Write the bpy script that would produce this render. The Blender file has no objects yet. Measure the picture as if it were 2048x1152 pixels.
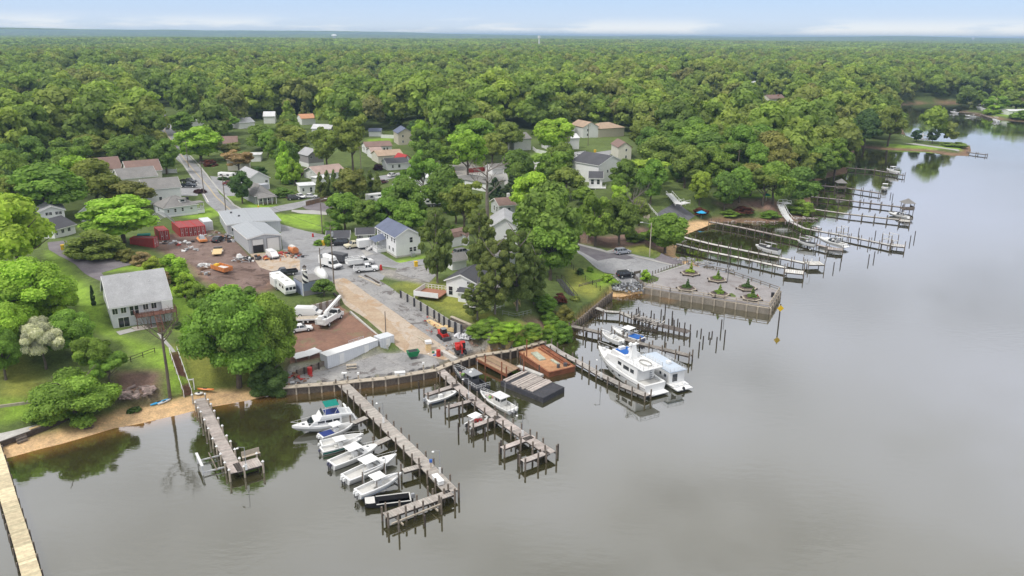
import bpy,bmesh,math,random
import numpy as np
from mathutils import Vector,Matrix
# ------------------------------------------------------------------ camera
sc = bpy.context.scene
COL = sc.collection
FPX,PITCH,ROLL,CAMH = 1593.0,math.radians(17.6),math.radians(0.35),60.0
cam_d = bpy.data.cameras.new("camera"); cam = bpy.data.objects.new("camera",cam_d); COL.objects.link(cam)
cam_d.sensor_width = 36.0; cam_d.lens = FPX / 2048 * 36.0
cam_d.clip_start = 1.0; cam_d.clip_end = 60000.0
_c,_s = math.cos(ROLL),math.sin(ROLL); _cp,_sp = math.cos(PITCH),math.sin(PITCH)
right = Vector((_c,_s * _sp,_s * _cp)); up = Vector((-_s,_c * _sp,_c * _cp)); fwd = Vector((0,_cp,-_sp))
cam.matrix_world = Matrix(((right.x,up.x,-fwd.x,0),(right.y,up.y,-fwd.y,0),(right.z,up.z,-fwd.z,CAMH),(0,0,0,1)))
sc.camera = cam
sc.view_settings.view_transform = 'Standard'; sc.view_settings.look = 'None'
sc.view_settings.gamma = 1.0; sc.view_settings.exposure = 0.6
try:
 sc.cycles.use_denoising = True; sc.cycles.denoiser = 'OPENIMAGEDENOISE'
except Exception: pass
sc.cycles.max_bounces = 6; sc.cycles.diffuse_bounces = 2; sc.cycles.glossy_bounces = 3
sc.cycles.transmission_bounces = 2; sc.cycles.transparent_max_bounces = 4; sc.cycles.volume_bounces = 0
sc.cycles.caustics_reflective = False; sc.cycles.caustics_refractive = False
sc.cycles.volume_step_rate = 1.0
# ------------------------------------------------------------------ sun and sky
SUN_EL, SUN_AZ = math.radians(54), math.radians(-128)      # azimuth from +Y, clockwise seen from above
sd = bpy.data.lights.new("sun",'SUN'); sd.energy = 1.5; sd.angle = math.radians(10); sd.color = (1.0,0.96,0.90)
so = bpy.data.objects.new("sun",sd); COL.objects.link(so)
sdir = Vector((math.sin(SUN_AZ) * math.cos(SUN_EL),math.cos(SUN_AZ) * math.cos(SUN_EL),math.sin(SUN_EL)))
so.rotation_euler = sdir.to_track_quat('Z','Y').to_euler(); so.location = sdir * 50
W = bpy.data.worlds.new("World"); sc.world = W; W.use_nodes = True
nt = W.node_tree; nt.nodes.clear()
class N:
 """tiny node helper"""
 def __init__(s,nt): s.nt = nt
 def __call__(s,typ,ins=None,**kw):
  n = s.nt.nodes.new(typ)
  for k,v in kw.items(): setattr(n,k,v)
  for k,v in (ins or {}).items():
   sock = n.inputs[k]
   if isinstance(v,bpy.types.NodeSocket): s.nt.links.new(v,sock)
   else: sock.default_value = v
  return n
 def ramp(s,fac,stops,interp='LINEAR'):
  n = s('ShaderNodeValToRGB',{0: fac}); cr = n.color_ramp; cr.interpolation = interp
  while len(cr.elements) < len(stops): cr.elements.new(0.5)
  for e,(p,c) in zip(cr.elements,stops):
   e.position = p; e.color = (*c,1) if len(c) == 3 else c
  return n.outputs[0]
 def mix(s,fac,a,b,blend='MIX'):
  n = s('ShaderNodeMix',data_type='RGBA',blend_type=blend)
  for k,v in ((0,fac),(6,a),(7,b)):
   if isinstance(v,bpy.types.NodeSocket): s.nt.links.new(v,n.inputs[k])
   else: n.inputs[k].default_value = v if k == 0 else ((*v,1) if len(v) == 3 else v)
  return n.outputs[2]
 def math(s,op,a,b=0.0,c=0.0):
  n = s('ShaderNodeMath',operation=op)
  for k,v in enumerate((a,b,c)):
   if isinstance(v,bpy.types.NodeSocket): s.nt.links.new(v,n.inputs[k])
   else: n.inputs[k].default_value = v
  return n.outputs[0]
q = N(nt)
sky = q('ShaderNodeTexSky',sky_type='NISHITA',sun_disc=False,sun_elevation=SUN_EL,sun_rotation=SUN_AZ,air_density=1.0,dust_density=0.6,ozone_density=1.2)
tc = q('ShaderNodeTexCoord'); sep = q('ShaderNodeSeparateXYZ',{0: tc.outputs['Generated']})
elev = q.math('MAXIMUM',sep.outputs[2],0.0)
# brightness of the cloud layer by height: pale blue at the horizon, grey overcast above
base = q.ramp(elev,[(0.0,(5.2,5.8,6.5)),(0.02,(4.1,5.1,6.6)),(0.045,(3.3,4.6,6.6)),(0.13,(5.3,5.6,6.6)),(0.3,(7.5,7.6,8.1)),(0.55,(8.3,8.1,7.7)),(1.0,(7.5,7.5,7.5))])
mp = q('ShaderNodeMapping',{0: tc.outputs['Generated'],'Scale': (5.0,5.0,40.0)})
n1 = q('ShaderNodeTexNoise',{'Vector': mp.outputs[0],'Scale': 1.1,'Detail': 6.0,'Roughness': 0.55})
band = q.ramp(elev,[(0.0,(0.75,) * 3),(0.008,(1,) * 3),(0.017,(0.25,) * 3),(0.022,(0,) * 3)])
cl = q.ramp(n1.outputs[0],[(0.45,(0,) * 3),(0.54,(1,) * 3)])
clm = q.math('MULTIPLY',cl,band)
c1 = q.mix(clm,base,(7.0,7.1,7.2))
mp2 = q('ShaderNodeMapping',{0: tc.outputs['Generated'],'Scale': (2.2,2.2,6.0)})
n2 = q('ShaderNodeTexNoise',{'Vector': mp2.outputs[0],'Scale': 1.6,'Detail': 5.0,'Roughness': 0.5})
hi = q.ramp(elev,[(0.05,(0,) * 3),(0.14,(1,) * 3)])
g = q.ramp(n2.outputs[0],[(0.33,(0.72,0.71,0.69)),(0.5,(1,1,1)),(0.68,(1.12,1.13,1.18))])
c2 = q.mix(hi,c1,q.mix(1.0,c1,g,'MULTIPLY'))
c3 = q.mix(0.88,sky.outputs[0],c2)
bg = q('ShaderNodeBackground',{0: c3,1: 0.10}); out = q('ShaderNodeOutputWorld',{0: bg.outputs[0]})
# ------------------------------------------------------------------ pixel of the photograph -> point of the place
def ray(px,py):
 u = (px - 1024) / FPX; v = (576 - py) / FPX
 u,v = u * _c - v * _s,u * _s + v * _c
 return np.array((u,_cp + v * _sp,-_sp + v * _cp))
def P(px,py,z=0.0):
 d = ray(px,py); t = (z - CAMH) / d[2]
 return Vector((d[0] * t,d[1] * t,z))
_fwd = np.array((0,_cp,-_sp)); _rt = np.array((_c,_s * _sp,_s * _cp)); _up = np.array((-_s,_c * _sp,_c * _cp))
def proj(x,y,z):
 v = np.stack([np.asarray(x,float),np.asarray(y,float),np.asarray(z,float) - CAMH],-1); d = v @ _fwd
 return 1024 + FPX * (v @ _rt) / d,576 - FPX * (v @ _up) / d,d
def dist_of(p): return math.sqrt(p[0] ** 2 + p[1] ** 2 + (CAMH - p[2]) ** 2)
# ------------------------------------------------------------------ materials
MATS = {}
def new_mat(name):
 m = bpy.data.materials.new(name); m.use_nodes = True; m.node_tree.nodes.clear(); MATS[name] = m
 return m,N(m.node_tree)
def finish(q,shader): q('ShaderNodeOutputMaterial',{0: shader})
def pbr(q,col,rough=0.8,metal=0.0,bump=None,spec=0.4,**extra):
 ins = {'Base Color': col if isinstance(col,bpy.types.NodeSocket) else (*col,1),'Roughness': rough,'Metallic': metal,'Specular IOR Level': spec}
 if bump is not None: ins['Normal'] = bump
 ins.update(extra)
 return q('ShaderNodeBsdfPrincipled',ins).outputs[0]
def mat(name,col,rough=0.75,var=0.15,scale=1.5,metal=0.0,spec=0.35,dirt=None):
 """plain painted / weathered surface: two noises vary the tone a little"""
 if name in MATS: return MATS[name]
 m,q = new_mat(name)
 tc = q('ShaderNodeTexCoord'); n = q('ShaderNodeTexNoise',{'Vector': tc.outputs['Object'],'Scale': scale,'Detail': 5.0,'Roughness': 0.6})
 lo = tuple(c * (1 - var) for c in col); hi = tuple(min(1,c * (1 + var)) for c in col)
 c = q.ramp(n.outputs[0],[(0.3,lo),(0.7,hi)])
 if dirt:
  n3 = q('ShaderNodeTexNoise',{'Vector': tc.outputs['Object'],'Scale': scale * 3.1,'Detail': 6.0,'Roughness': 0.7})
  c = q.mix(q.ramp(n3.outputs[0],[(0.5,(0,) * 3),(0.72,(0.8,) * 3)]),c,dirt)
 finish(q,pbr(q,c,rough,metal,spec=spec)); return m
def stripe_mat(name,col,col2,period,axis=2,width=0.12,rough=0.7,metal=0.0,var=0.08):
 """siding / standing seams / corrugation: thin dark lines along an object axis"""
 m,q = new_mat(name)
 tc = q('ShaderNodeTexCoord'); sp = q('ShaderNodeSeparateXYZ',{0: tc.outputs['Object']})
 f = q.math('FRACT',q.math('DIVIDE',sp.outputs[axis],period))
 l = q.math('LESS_THAN',f,width)
 n = q('ShaderNodeTexNoise',{'Vector': tc.outputs['Object'],'Scale': 0.9,'Detail': 4.0})
 a = q.ramp(n.outputs[0],[(0.3,tuple(c * (1 - var) for c in col)),(0.7,col)])
 finish(q,pbr(q,q.mix(l,a,col2),rough,metal)); return m
def attr_mat(name,rough=0.85,var=0.25,scale=2.0,tint=(1,1,1)):
 """colour comes from the piece's own 'col' attribute, broken up by noise"""
 m,q = new_mat(name)
 a = q('ShaderNodeAttribute',attribute_name='col')
 tc = q('ShaderNodeTexCoord'); n = q('ShaderNodeTexNoise',{'Vector': tc.outputs['Object'],'Scale': scale,'Detail': 5.0,'Roughness': 0.65})
 f = q.ramp(n.outputs[0],[(0.3,tuple((1 - var) * t for t in tint)),(0.7,tuple((1 + var) * t for t in tint))])
 finish(q,pbr(q,q.mix(1.0,a.outputs[0],f,'MULTIPLY'),rough)); return m
def obj_mat(name,rough=0.35,spec=0.5,coat=0.3):
 """paint whose colour is the object's own colour"""
 m,q = new_mat(name)
 o = q('ShaderNodeObjectInfo')
 finish(q,pbr(q,o.outputs['Color'],rough,spec=spec,**{'Coat Weight': coat})); return m
M = MATS
mat('white_paint',(0.78,0.78,0.77),0.5,0.04)
mat('gelcoat',(0.80,0.80,0.79),0.25,0.03,spec=0.5)
mat('gelcoat_floor',(0.62,0.61,0.58),0.6,0.06)
mat('vinyl',(0.72,0.71,0.68),0.5,0.05)
mat('black',(0.025,0.025,0.028),0.5,0.2)
mat('rubber',(0.03,0.03,0.03),0.85,0.2)
mat('grey_metal',(0.42,0.43,0.45),0.45,0.1,metal=0.6)
mat('dark_metal',(0.10,0.10,0.11),0.5,0.2,metal=0.3)
mat('engine',(0.09,0.09,0.13),0.3,0.1)
mat('white_metal',(0.7,0.7,0.7),0.35,0.05)
mat('glass',(0.02,0.025,0.03),0.08,0.05,spec=0.8)
mat('smoke_glass',(0.05,0.06,0.07),0.1,0.05,spec=0.8)
mat('red_paint',(0.50,0.03,0.025),0.5,0.15)
mat('yellow_paint',(0.75,0.48,0.02),0.5,0.1)
mat('orange_paint',(0.62,0.21,0.06),0.6,0.3,dirt=(0.4,0.33,0.27))
mat('blue_paint',(0.04,0.12,0.42),0.5,0.1)
mat('teal_canvas',(0.0,0.20,0.16),0.8,0.1)
mat('navy_canvas',(0.03,0.05,0.20),0.8,0.1)
mat('blue_canvas',(0.02,0.12,0.42),0.8,0.1)
mat('green_paint',(0.01,0.16,0.06),0.5,0.15)
mat('rust',(0.25,0.095,0.05),0.9,0.35,0.9)
mat('rust_deck',(0.45,0.25,0.135),0.9,0.35,0.5,dirt=(0.35,0.13,0.05))
mat('black_steel',(0.045,0.045,0.055),0.6,0.3,0.7,dirt=(0.12,0.11,0.10))
mat('cyan_plastic',(0.05,0.42,0.72),0.35,0.05)
mat('lightblue_plastic',(0.30,0.62,0.78),0.4,0.1)
mat('orange_plastic',(0.72,0.27,0.09),0.5,0.15)
mat('concrete',(0.50,0.48,0.45),0.9,0.18,0.8,dirt=(0.36,0.34,0.31))
mat('old_timber',(0.20,0.165,0.135),0.9,0.35,2.0,dirt=(0.10,0.085,0.07))
mat('dark_timber',(0.075,0.06,0.05),0.9,0.3,2.0)
mat('pale_timber',(0.46,0.40,0.32),0.9,0.2,2.0)
mat('fresh_lumber',(0.70,0.52,0.28),0.85,0.15,3.0)
mat('brown_deck',(0.16,0.075,0.055),0.8,0.2,2.0)
mat('bark',(0.14,0.115,0.09),0.95,0.3,1.0)
mat('grey_bark',(0.22,0.19,0.165),0.95,0.3,1.0)
mat('lightblue_deck',(0.50,0.57,0.66),.6,.05)
mat('lichen_wood',(0.42,0.45,0.36),.9,.2,2.0)
mat('olive_steel',(0.11,0.11,0.095),.7,.25,1.5,dirt=(.2,.19,.16))
mat('pier_fascia',(0.27,0.24,0.20),0.9,0.25,1.2,dirt=(0.16,0.14,0.11))
mat('brick',(0.36,0.17,0.11),0.9,0.2,3.0)
attr_mat('boards',0.88,0.22,1.6)
attr_mat('stone',0.9,0.2,2.5)
attr_mat('goods',0.8,0.2,3.0)
obj_mat('car_paint'); obj_mat('cloth',0.9,0.1,0.0)
def roof_mat(name,col):
 m,q = new_mat(name)
 tc = q('ShaderNodeTexCoord')
 n = q('ShaderNodeTexNoise',{'Vector': tc.outputs['Object'],'Scale': 0.35,'Detail': 8.0,'Roughness': 0.7})
 n2 = q('ShaderNodeTexNoise',{'Vector': tc.outputs['Object'],'Scale': 7.0,'Detail': 3.0,'Roughness': 0.7})
 a = q.ramp(n.outputs[0],[(0.3,tuple(c * 0.82 for c in col)),(0.7,tuple(c * 1.12 for c in col))])
 b = q.ramp(n2.outputs[0],[(0.3,(0.8,) * 3),(0.7,(1.2,) * 3)])
 finish(q,pbr(q,q.mix(1.0,a,b,'MULTIPLY'),0.9)); return m
for k,c in dict(roof_grey=(0.40,0.40,0.41),roof_dark=(0.085,0.085,0.095),roof_slate=(0.14,0.16,0.23),roof_brown=(0.24,0.16,0.135),roof_tan=(0.45,0.33,0.24),roof_orange=(0.58,0.30,0.17),
     roof_weathered=(0.24,0.23,0.22),roof_white=(0.68,0.68,0.69),roof_red=(0.42,0.05,0.05),roof_green=(0.07,0.19,0.15),roof_pink=(0.42,0.31,0.27),roof_patio=(0.30,0.13,0.10)).items(): roof_mat(k,c)
for k,c in dict(siding_white=(0.82,0.82,0.82),siding_grey=(0.42,0.43,0.46),siding_lightgrey=(0.66,0.68,0.72),siding_beige=(0.60,0.54,0.45),siding_blue=(0.32,0.36,0.48),siding_taupe=(0.34,0.32,0.33),
     siding_cream=(0.70,0.67,0.58)).items(): stripe_mat(k,c,tuple(x * 0.72 for x in c),0.22,2,0.12)
stripe_mat('metal_panel',(0.55,0.57,0.60),(0.40,0.42,0.45),0.5,0,0.12,0.5)
stripe_mat('metal_roof',(0.38,0.40,0.42),(0.30,0.32,0.34),0.9,0,0.07,0.5)
stripe_mat('container_red',(0.36,0.06,0.055),(0.24,0.035,0.035),0.35,0,0.4,0.6)
stripe_mat('container_white',(0.66,0.68,0.71),(0.52,0.54,0.57),0.45,0,0.12,0.5)
stripe_mat('sheet_pile',(0.50,0.47,0.44),(0.16,0.10,0.07),1.1,0,0.42,0.9)
stripe_mat('vinyl_fence',(0.76,0.76,0.75),(0.5,0.5,0.5),2.4,0,0.05,0.5)
stripe_mat('wood_fence',(0.30,0.20,0.14),(0.15,0.1,0.07),0.3,0,0.15,0.9)
stripe_mat('red_fence',(0.30,0.05,0.04),(0.15,0.03,0.03),0.3,0,0.15,0.9)
stripe_mat('grey_plank_wall',(0.40,0.39,0.37),(0.24,0.23,0.21),0.3,2,0.15,0.9)
# ------------------------------------------------------------------ building helpers
SHEETS = []
class MB:
 """collects boxes, bars, tubes; build() links them as one mesh object"""
 def __init__(s): s.v = []; s.f = []; s.c = []; s.cur = (1,1,1)
 def add(s,vs,fs,col=None):
  o = len(s.v); s.v += [tuple(v) for v in vs]; s.f += [tuple(i + o for i in f) for f in fs]
  s.c += [col or s.cur] * len(vs); return s
 def box(s,c,d,rz=0.0,rx=0.0,ry=0.0,col=None,top=1.0):
  """centre, full size; top<1 tapers the top face"""
  x,y,z = d[0] / 2,d[1] / 2,d[2] / 2
  vs = [(-x,-y,-z),(x,-y,-z),(x,y,-z),(-x,y,-z),(-x * top,-y * top,z),(x * top,-y * top,z),(x * top,y * top,z),(-x * top,y * top,z)]
  if rz or rx or ry:
   m = Matrix.Rotation(rz,3,'Z') @ Matrix.Rotation(ry,3,'Y') @ Matrix.Rotation(rx,3,'X')
   vs = [m @ Vector(v) for v in vs]
  return s.add([(v[0] + c[0],v[1] + c[1],v[2] + c[2]) for v in vs],[(0,3,2,1),(4,5,6,7),(0,1,5,4),(1,2,6,5),(2,3,7,6),(3,0,4,7)],col)
 def bar(s,a,b,w,h=None,col=None):
  """square bar from a to b"""
  a,b = Vector(a),Vector(b); d = b - a; L = d.length
  if L < 1e-6: return s
  m = d.to_track_quat('X','Z').to_matrix(); h = h or w; c = (a + b) / 2
  vs = [m @ Vector((x * L / 2,y * w / 2,z * h / 2)) + c for x in (-1,1) for y in (-1,1) for z in (-1,1)]
  return s.add(vs,[(0,1,3,2),(4,6,7,5),(0,4,5,1),(2,3,7,6),(0,2,6,4),(1,5,7,3)],col)
 def tube(s,a,b,r0,r1=None,n=8,col=None,cap=True):
  a,b = Vector(a),Vector(b); d = b - a
  if d.length < 1e-6: return s
  m = d.to_track_quat('Z','Y').to_matrix(); r1 = r0 if r1 is None else r1
  vs = []
  for p,r in ((a,r0),(b,r1)):
   for k in range(n):
    t = 2 * math.pi * k / n; vs.append(m @ Vector((math.cos(t) * r,math.sin(t) * r,0)) + p)
  fs = [(k,(k + 1) % n,n + (k + 1) % n,n + k) for k in range(n)]
  if cap: fs += [tuple(range(n))[::-1],tuple(range(n,2 * n))]
  return s.add(vs,fs,col)
 def path(s,pts,r,n=5,col=None):
  for a,b in zip(pts[:-1],pts[1:]): s.tube(a,b,r,r,n,col)
  return s
 def prism(s,pts,z0,z1,col=None,inset=0.0):
  """vertical prism over an xy outline (ccw)"""
  n = len(pts); cx = sum(p[0] for p in pts) / n; cy = sum(p[1] for p in pts) / n
  vs = [(p[0],p[1],z0) for p in pts] + [(cx + (p[0] - cx) * (1 - inset),cy + (p[1] - cy) * (1 - inset),z1) for p in pts]
  return s.add(vs,[tuple(range(n))[::-1],tuple(range(n,2 * n))] + [(k,(k + 1) % n,n + (k + 1) % n,n + k) for k in range(n)],col)
 def side(s,prof,y0,y1,col=None,t0=1.0,t1=1.0):
  """outline in xz extruded along y"""
  n = len(prof); vs = [(p[0],y0,p[1]) for p in prof] + [(p[0],y1,p[1]) for p in prof]
  return s.add(vs,[tuple(range(n)),tuple(range(n,2 * n))[::-1]] + [(k,n + k,n + (k + 1) % n,(k + 1) % n) for k in range(n)],col)
 def loft(s,rings,closed=True,cap=True,col=None):
  n = len(rings[0]); vs = [p for r in rings for p in r]; fs = []
  for i in range(len(rings) - 1):
   for k in range(n if closed else n - 1):
    k2 = (k + 1) % n; fs.append((i * n + k,i * n + k2,(i + 1) * n + k2,(i + 1) * n + k))
  if cap: fs += [tuple(range(n))[::-1],tuple(range((len(rings) - 1) * n,len(rings) * n))]
  return s.add(vs,fs,col)
 def dome(s,c,r,n=10,h=1.0,col=None):
  rings = []
  for i in range(5):
   a = i / 4 * math.pi / 2; rr = max(r * math.cos(a),0.01)
   rings.append([(c[0] + rr * math.cos(2 * math.pi * k / n),c[1] + rr * math.sin(2 * math.pi * k / n),c[2] + r * h * math.sin(a)) for k in range(n)])
  return s.loft(rings,col=col)
 def mesh(s,name,m,smooth=False):
  me = bpy.data.meshes.new(name); me.from_pydata(s.v,[],s.f); me.update()
  if any(c != (1,1,1) for c in s.c):
   a = me.color_attributes.new('col','FLOAT_COLOR','POINT')
   a.data.foreach_set('color',np.array([(*c,1) for c in s.c],dtype=np.float32).ravel())
  bm = bmesh.new(); bm.from_mesh(me); bmesh.ops.recalc_face_normals(bm,faces=bm.faces); bm.to_mesh(me); bm.free()
  if smooth: me.polygons.foreach_set('use_smooth',[True] * len(me.polygons))
  if m: me.materials.append(M[m] if isinstance(m,str) else m)
  return me
 def build(s,name,m,parent=None,smooth=False,bevel=0.0,label=None):
  o = bpy.data.objects.new(name,s.mesh(name,m,smooth)); COL.objects.link(o)
  if parent is not None: o.parent = parent
  if label: o['label'] = label
  if bevel:
   b = o.modifiers.new('bevel','BEVEL'); b.width = bevel; b.segments = 2; b.limit_method = 'ANGLE'
  return o
LABELS = {}
def tag(o,label=None,cat=None,group=None,kind=None):
 if label:
  o['label'] = label
  if not group:
   if label in LABELS: print('DUPLABEL',label)
   LABELS[label] = 1
 if cat: o['category'] = cat
 if group: o['group'] = group
 if kind: o['kind'] = kind
 return o
def thing(name,label,cat,loc=(0,0,0),rz=0.0,group=None,scale=None):
 o = bpy.data.objects.new(name,None); COL.objects.link(o); o.empty_display_size = 0.3
 o.location = loc; o.rotation_euler = (0,0,rz)
 if scale: o.scale = scale
 return tag(o,label,cat,group)
KIDS = {}
def copy_tree(o,parent=None):
 c = o.copy(); COL.objects.link(c)
 if parent is not None: c.parent = parent
 for ch in o.children: copy_tree(ch,c)
 return c
def paint(o,col):
 o.color = (*col,1)
 for ch in o.children: paint_child(ch,col)
def paint_child(o,col):
 if o.data and o.data.materials and o.data.materials[0].name in ('car_paint','cloth'): o.color = (*col,1)
 for ch in o.children: paint_child(ch,col)
def yaw(a,b): return math.atan2(b[1] - a[1],b[0] - a[0])
PROTO = {}
def place(key,maker,name,label,cat,loc,rz,group=None,scale=None,color=None):
 """first use builds the prototype, later uses copy it"""
 if key not in PROTO:
  r = thing(name,None,None); maker(r); PROTO[key] = r
 else: r = copy_tree(PROTO[key])
 r.name = name; r.location = loc; r.rotation_euler = (0,0,rz); r.scale = scale or (1,1,1)
 for k in ('label','category','group'):
  if k in r: del r[k]
 tag(r,label,cat,group)
 if color: paint(r,color)
 return r
# ------------------------------------------------------------------ the land: shoreline, heights, one ground sheet
def PW(l,z=0.0): return [tuple(P(p[0],p[1],p[2] if len(p) > 2 else z)[:2]) for p in l]
SHORE = [(-500,985),(-120,935),(12,917),(78,899),(160,877),(234,855),(293,844),(342,833),(400,819),(424,813),(460,807),(512,797),(564,786),
   (568,783),(668,777),(770,764),(871,748),(901,733),(951,719),(984,712),(1018,707),(1086,688),(1112,681),(1140,671),(1143,655),(1184,622),
   (1196,612),(1220,593),(1243,594),(1274,587),(1289,575,1.6),(1340,584.5,1.6),(1430,598,1.6),(1539,615.5,1.6),(1559.5,583,1.6),(1452,546,1.6),(1424,539,1.6),(1380,521),(1350,512),
   (1352,498),(1366,471),(1419,450),(1455,444),(1502,447),(1567,443),(1585,444),(1614,435),(1625,418),(1621,402),(1617,367),(1650,357),(1693,346),
   (1700,325),(1712,294),(1764,299),(1852,303),(1900,311),(1937,312),(1942,302),(1940,291),(1895,287),(1853,284),(1812,272),(1800,250),(1790,225),(1800,211),(1846,207),
   (1944,206),(1990,205),(2150,204),(3000,200)]
land_main = PW(SHORE)
land_main += [(30000,2000),(30000,30000),(-30000,30000),(-30000,60),(-300,40)]
RIGHT = [(1916,224),(1950,230),(1990,238),(2048,244),(2300,262),(3200,300),(3200,215),(2250,214),(2060,212),(1985,214),(1955,219),(1925,221)]
land_right = PW(RIGHT)
BULK_IDX = list(range(13, 21)) + [24, 25, 26] + list(range(30, 35))          # shoreline edges held by walls (steep there)
def edge_arr(poly): a = np.array(poly); return a,np.roll(a,-1,axis=0)
def sd_poly(X,Y,poly,nedge=None):
 """signed distance, >0 inside; X,Y flat arrays"""
 A,B = edge_arr(poly); d2 = np.full(X.shape,1e18); inside = np.zeros(X.shape,bool); idx = np.zeros(X.shape,int)
 for i,(a,b) in enumerate(zip(A,B)):
  ex,ey = b[0] - a[0],b[1] - a[1]; L = ex * ex + ey * ey + 1e-12
  t = np.clip(((X - a[0]) * ex + (Y - a[1]) * ey) / L,0,1)
  dd = (X - a[0] - t * ex) ** 2 + (Y - a[1] - t * ey) ** 2
  m = dd < d2; d2[m] = dd[m]; idx[m] = i
  c = ((a[1] > Y) != (b[1] > Y)) & (X < (b[0] - a[0]) * (Y - a[1]) / (b[1] - a[1] + 1e-12) + a[0])
  inside ^= c
 return np.where(inside,1,-1) * np.sqrt(d2),idx
CTRL = [(60,600,7),(150,650,6.5),(228,659,5.5),(341,640,5.3),(190,600,8.3),(250,560,8.6),(130,500,9.5),(30,700,6),(30,770,4),(150,830,1.8),(60,840,1.9),(250,740,4.3),(345,700,5.0),(420,720,3.8),
  (480,745,2.4),(400,760,2.2),(560,700,2.8),(450,650,5.2),(400,600,6.3),(400,540,6.6),(450,480,6.3),(500,520,6),(600,530,5.8),(650,470,6),(730,490,6),(800,520,6),(860,520,6.2),(930,500,6.8),
  (920,550,6.2),(1000,560,6),(1060,600,4.6),(1000,630,4.4),(950,640,4.8),(1080,640,2.8),(1120,590,3.3),(1140,630,1.8),(1180,600,1.6),(1150,550,3.6),(1200,570,2.2),(1130,500,5),(1100,460,7),(1000,430,7.5),
  (900,440,7),(800,440,6.5),(1180,400,9),(1250,370,9),(1340,400,6.5),(1300,440,5),(1250,480,3.0),(1400,380,7.5),(1500,400,6),(1540,420,4),(1440,430,2.6),(1350,450,3.2),(600,350,8),(300,380,8.6),
  (100,440,9),(700,300,9),(1000,300,10),(1300,300,11),(1500,320,9),(1600,330,5),(0,300,11),(500,250,11),(1000,230,14),(1600,250,9),(1750,280,2.5),(1850,290,1.5),(1930,297,1.2),(300,220,12),(1800,190,12),(1400,180,14),(1000,150,16),(200,150,16),
  (1980,222,1.5),(2040,228,2.0)]
CW = np.array([tuple(P(a,b,z)) for a,b,z in CTRL])
PADS = [  # level or evenly sloping pieces of made ground: pixel x, y, height
 [(566,776,1.3),(572,740,1.3),(650,727,1.3),(757,698,1.4),(800,702,1.5),(860,692,1.5),(950,690,1.4),(985,708,1.3),(951,716,1.3),(901,729,1.3),(871,746,1.3),(770,762,1.3),(668,774,1.3)],
 [(668,560,5.7),(690,600,4.8),(760,668,2.9),(812,702,1.8),(850,712,1.4),(905,700,1.4),(955,690,1.5),(930,665,2.2),(880,640,3.1),(820,600,4.5),(765,556,5.8)],
 [(572,734,2.5),(575,690,2.9),(600,625,3.7),(676,606,4.2),(700,622,4.2),(768,678,2.8),(757,692,2.6),(650,719,2.5)],
 [(540,560,5.8),(560,606,5.8),(678,593,5.8),(664,558,5.8)],
 [(788,566,5.9),(840,594,5.4),(905,634,4.7),(960,652,4.0),(1000,668,3.6),(1040,650,3.8),(960,600,5.4),(860,555,6.0)],
 [(1290,574,1.6),(1340,584,1.6),(1430,597,1.6),(1538,614,1.6),(1557,584,1.6),(1450,546,1.6),(1380,532,1.6),(1330,535,1.6),(1275,560,1.6)],
 [(1120,478,4.0),(1160,486,3.2),(1240,500,2.4),(1310,512,2.0),(1345,514,1.8),(1370,530,1.65),(1300,562,1.65),(1262,572,1.65),(1215,552,2.2),(1165,512,3.2),(1120,498,4.0)],
]
PADW = []
for p in PADS:
 w = np.array([tuple(P(a,b,z)) for a,b,z in p])
 A = np.c_[w[:,0],w[:,1],np.ones(len(w))]; co = np.linalg.lstsq(A,w[:,2],rcond=None)[0]
 PADW.append(([tuple(v[:2]) for v in w],co))
def vnoise(X,Y,s,seed=0):
 """smooth value noise"""
 rs = np.random.RandomState(seed); T = rs.rand(64,64)
 x = X / s; y = Y / s; xi = np.floor(x).astype(int); yi = np.floor(y).astype(int); fx = x - xi; fy = y - yi
 fx = fx * fx * (3 - 2 * fx); fy = fy * fy * (3 - 2 * fy)
 g = lambda a,b: T[a % 64,b % 64]
 return (g(xi,yi) * (1 - fx) + g(xi + 1,yi) * fx) * (1 - fy) + (g(xi,yi + 1) * (1 - fx) + g(xi + 1,yi + 1) * fx) * fy
def height(X,Y):
 X = np.asarray(X,float).ravel(); Y = np.asarray(Y,float).ravel()
 d1,idx = sd_poly(X,Y,land_main); d2,_ = sd_poly(X,Y,land_right)
 num = np.zeros_like(X); den = np.zeros_like(X)
 for cx,cy,cz in CW:
  w = 1.0 / (((X - cx) ** 2 + (Y - cy) ** 2) ** 1.6 + 40.0); num += w * cz; den += w
 h = num / den
 R = np.hypot(X,Y); far = np.clip((R - 900) / 1500,0,1)
 hill = 6 + 14 * vnoise(X,Y,900,3) + 12 * vnoise(X,Y,2600,5)
 ridge = np.clip((R - 7000) / 4500,0,1) * (10 + 24 * vnoise(X,Y,2500,8) + 18 * vnoise(X,Y,700,9) + np.clip(-X / 6000,-0.3,1) * 34)
 h = h * (1 - far) + (hill + ridge) * far
 for pts,co in PADW:
  dp,_ = sd_poly(X,Y,pts); k = np.clip((dp + 1.6) / 1.8,0,1); k = k * k * (3 - 2 * k)
  h = h * (1 - k) + (co[0] * X + co[1] * Y + co[2]) * k
 bulk = np.isin(idx,BULK_IDX) & (d1 > d2)
 d = np.maximum(d1,d2)
 nat = np.where(d < 5,0.05 + 0.13 * d,0.70 + 0.62 * (d - 5))
 wal = np.where(d > np.where(idx >= 29,0.7,0.25),99,-2.0)
 lim = np.where(bulk,wal,nat)
 sea = np.maximum(-2.5,0.22 * d)
 h = np.where(d > 0,np.minimum(h,lim),sea)
 return h
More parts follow.
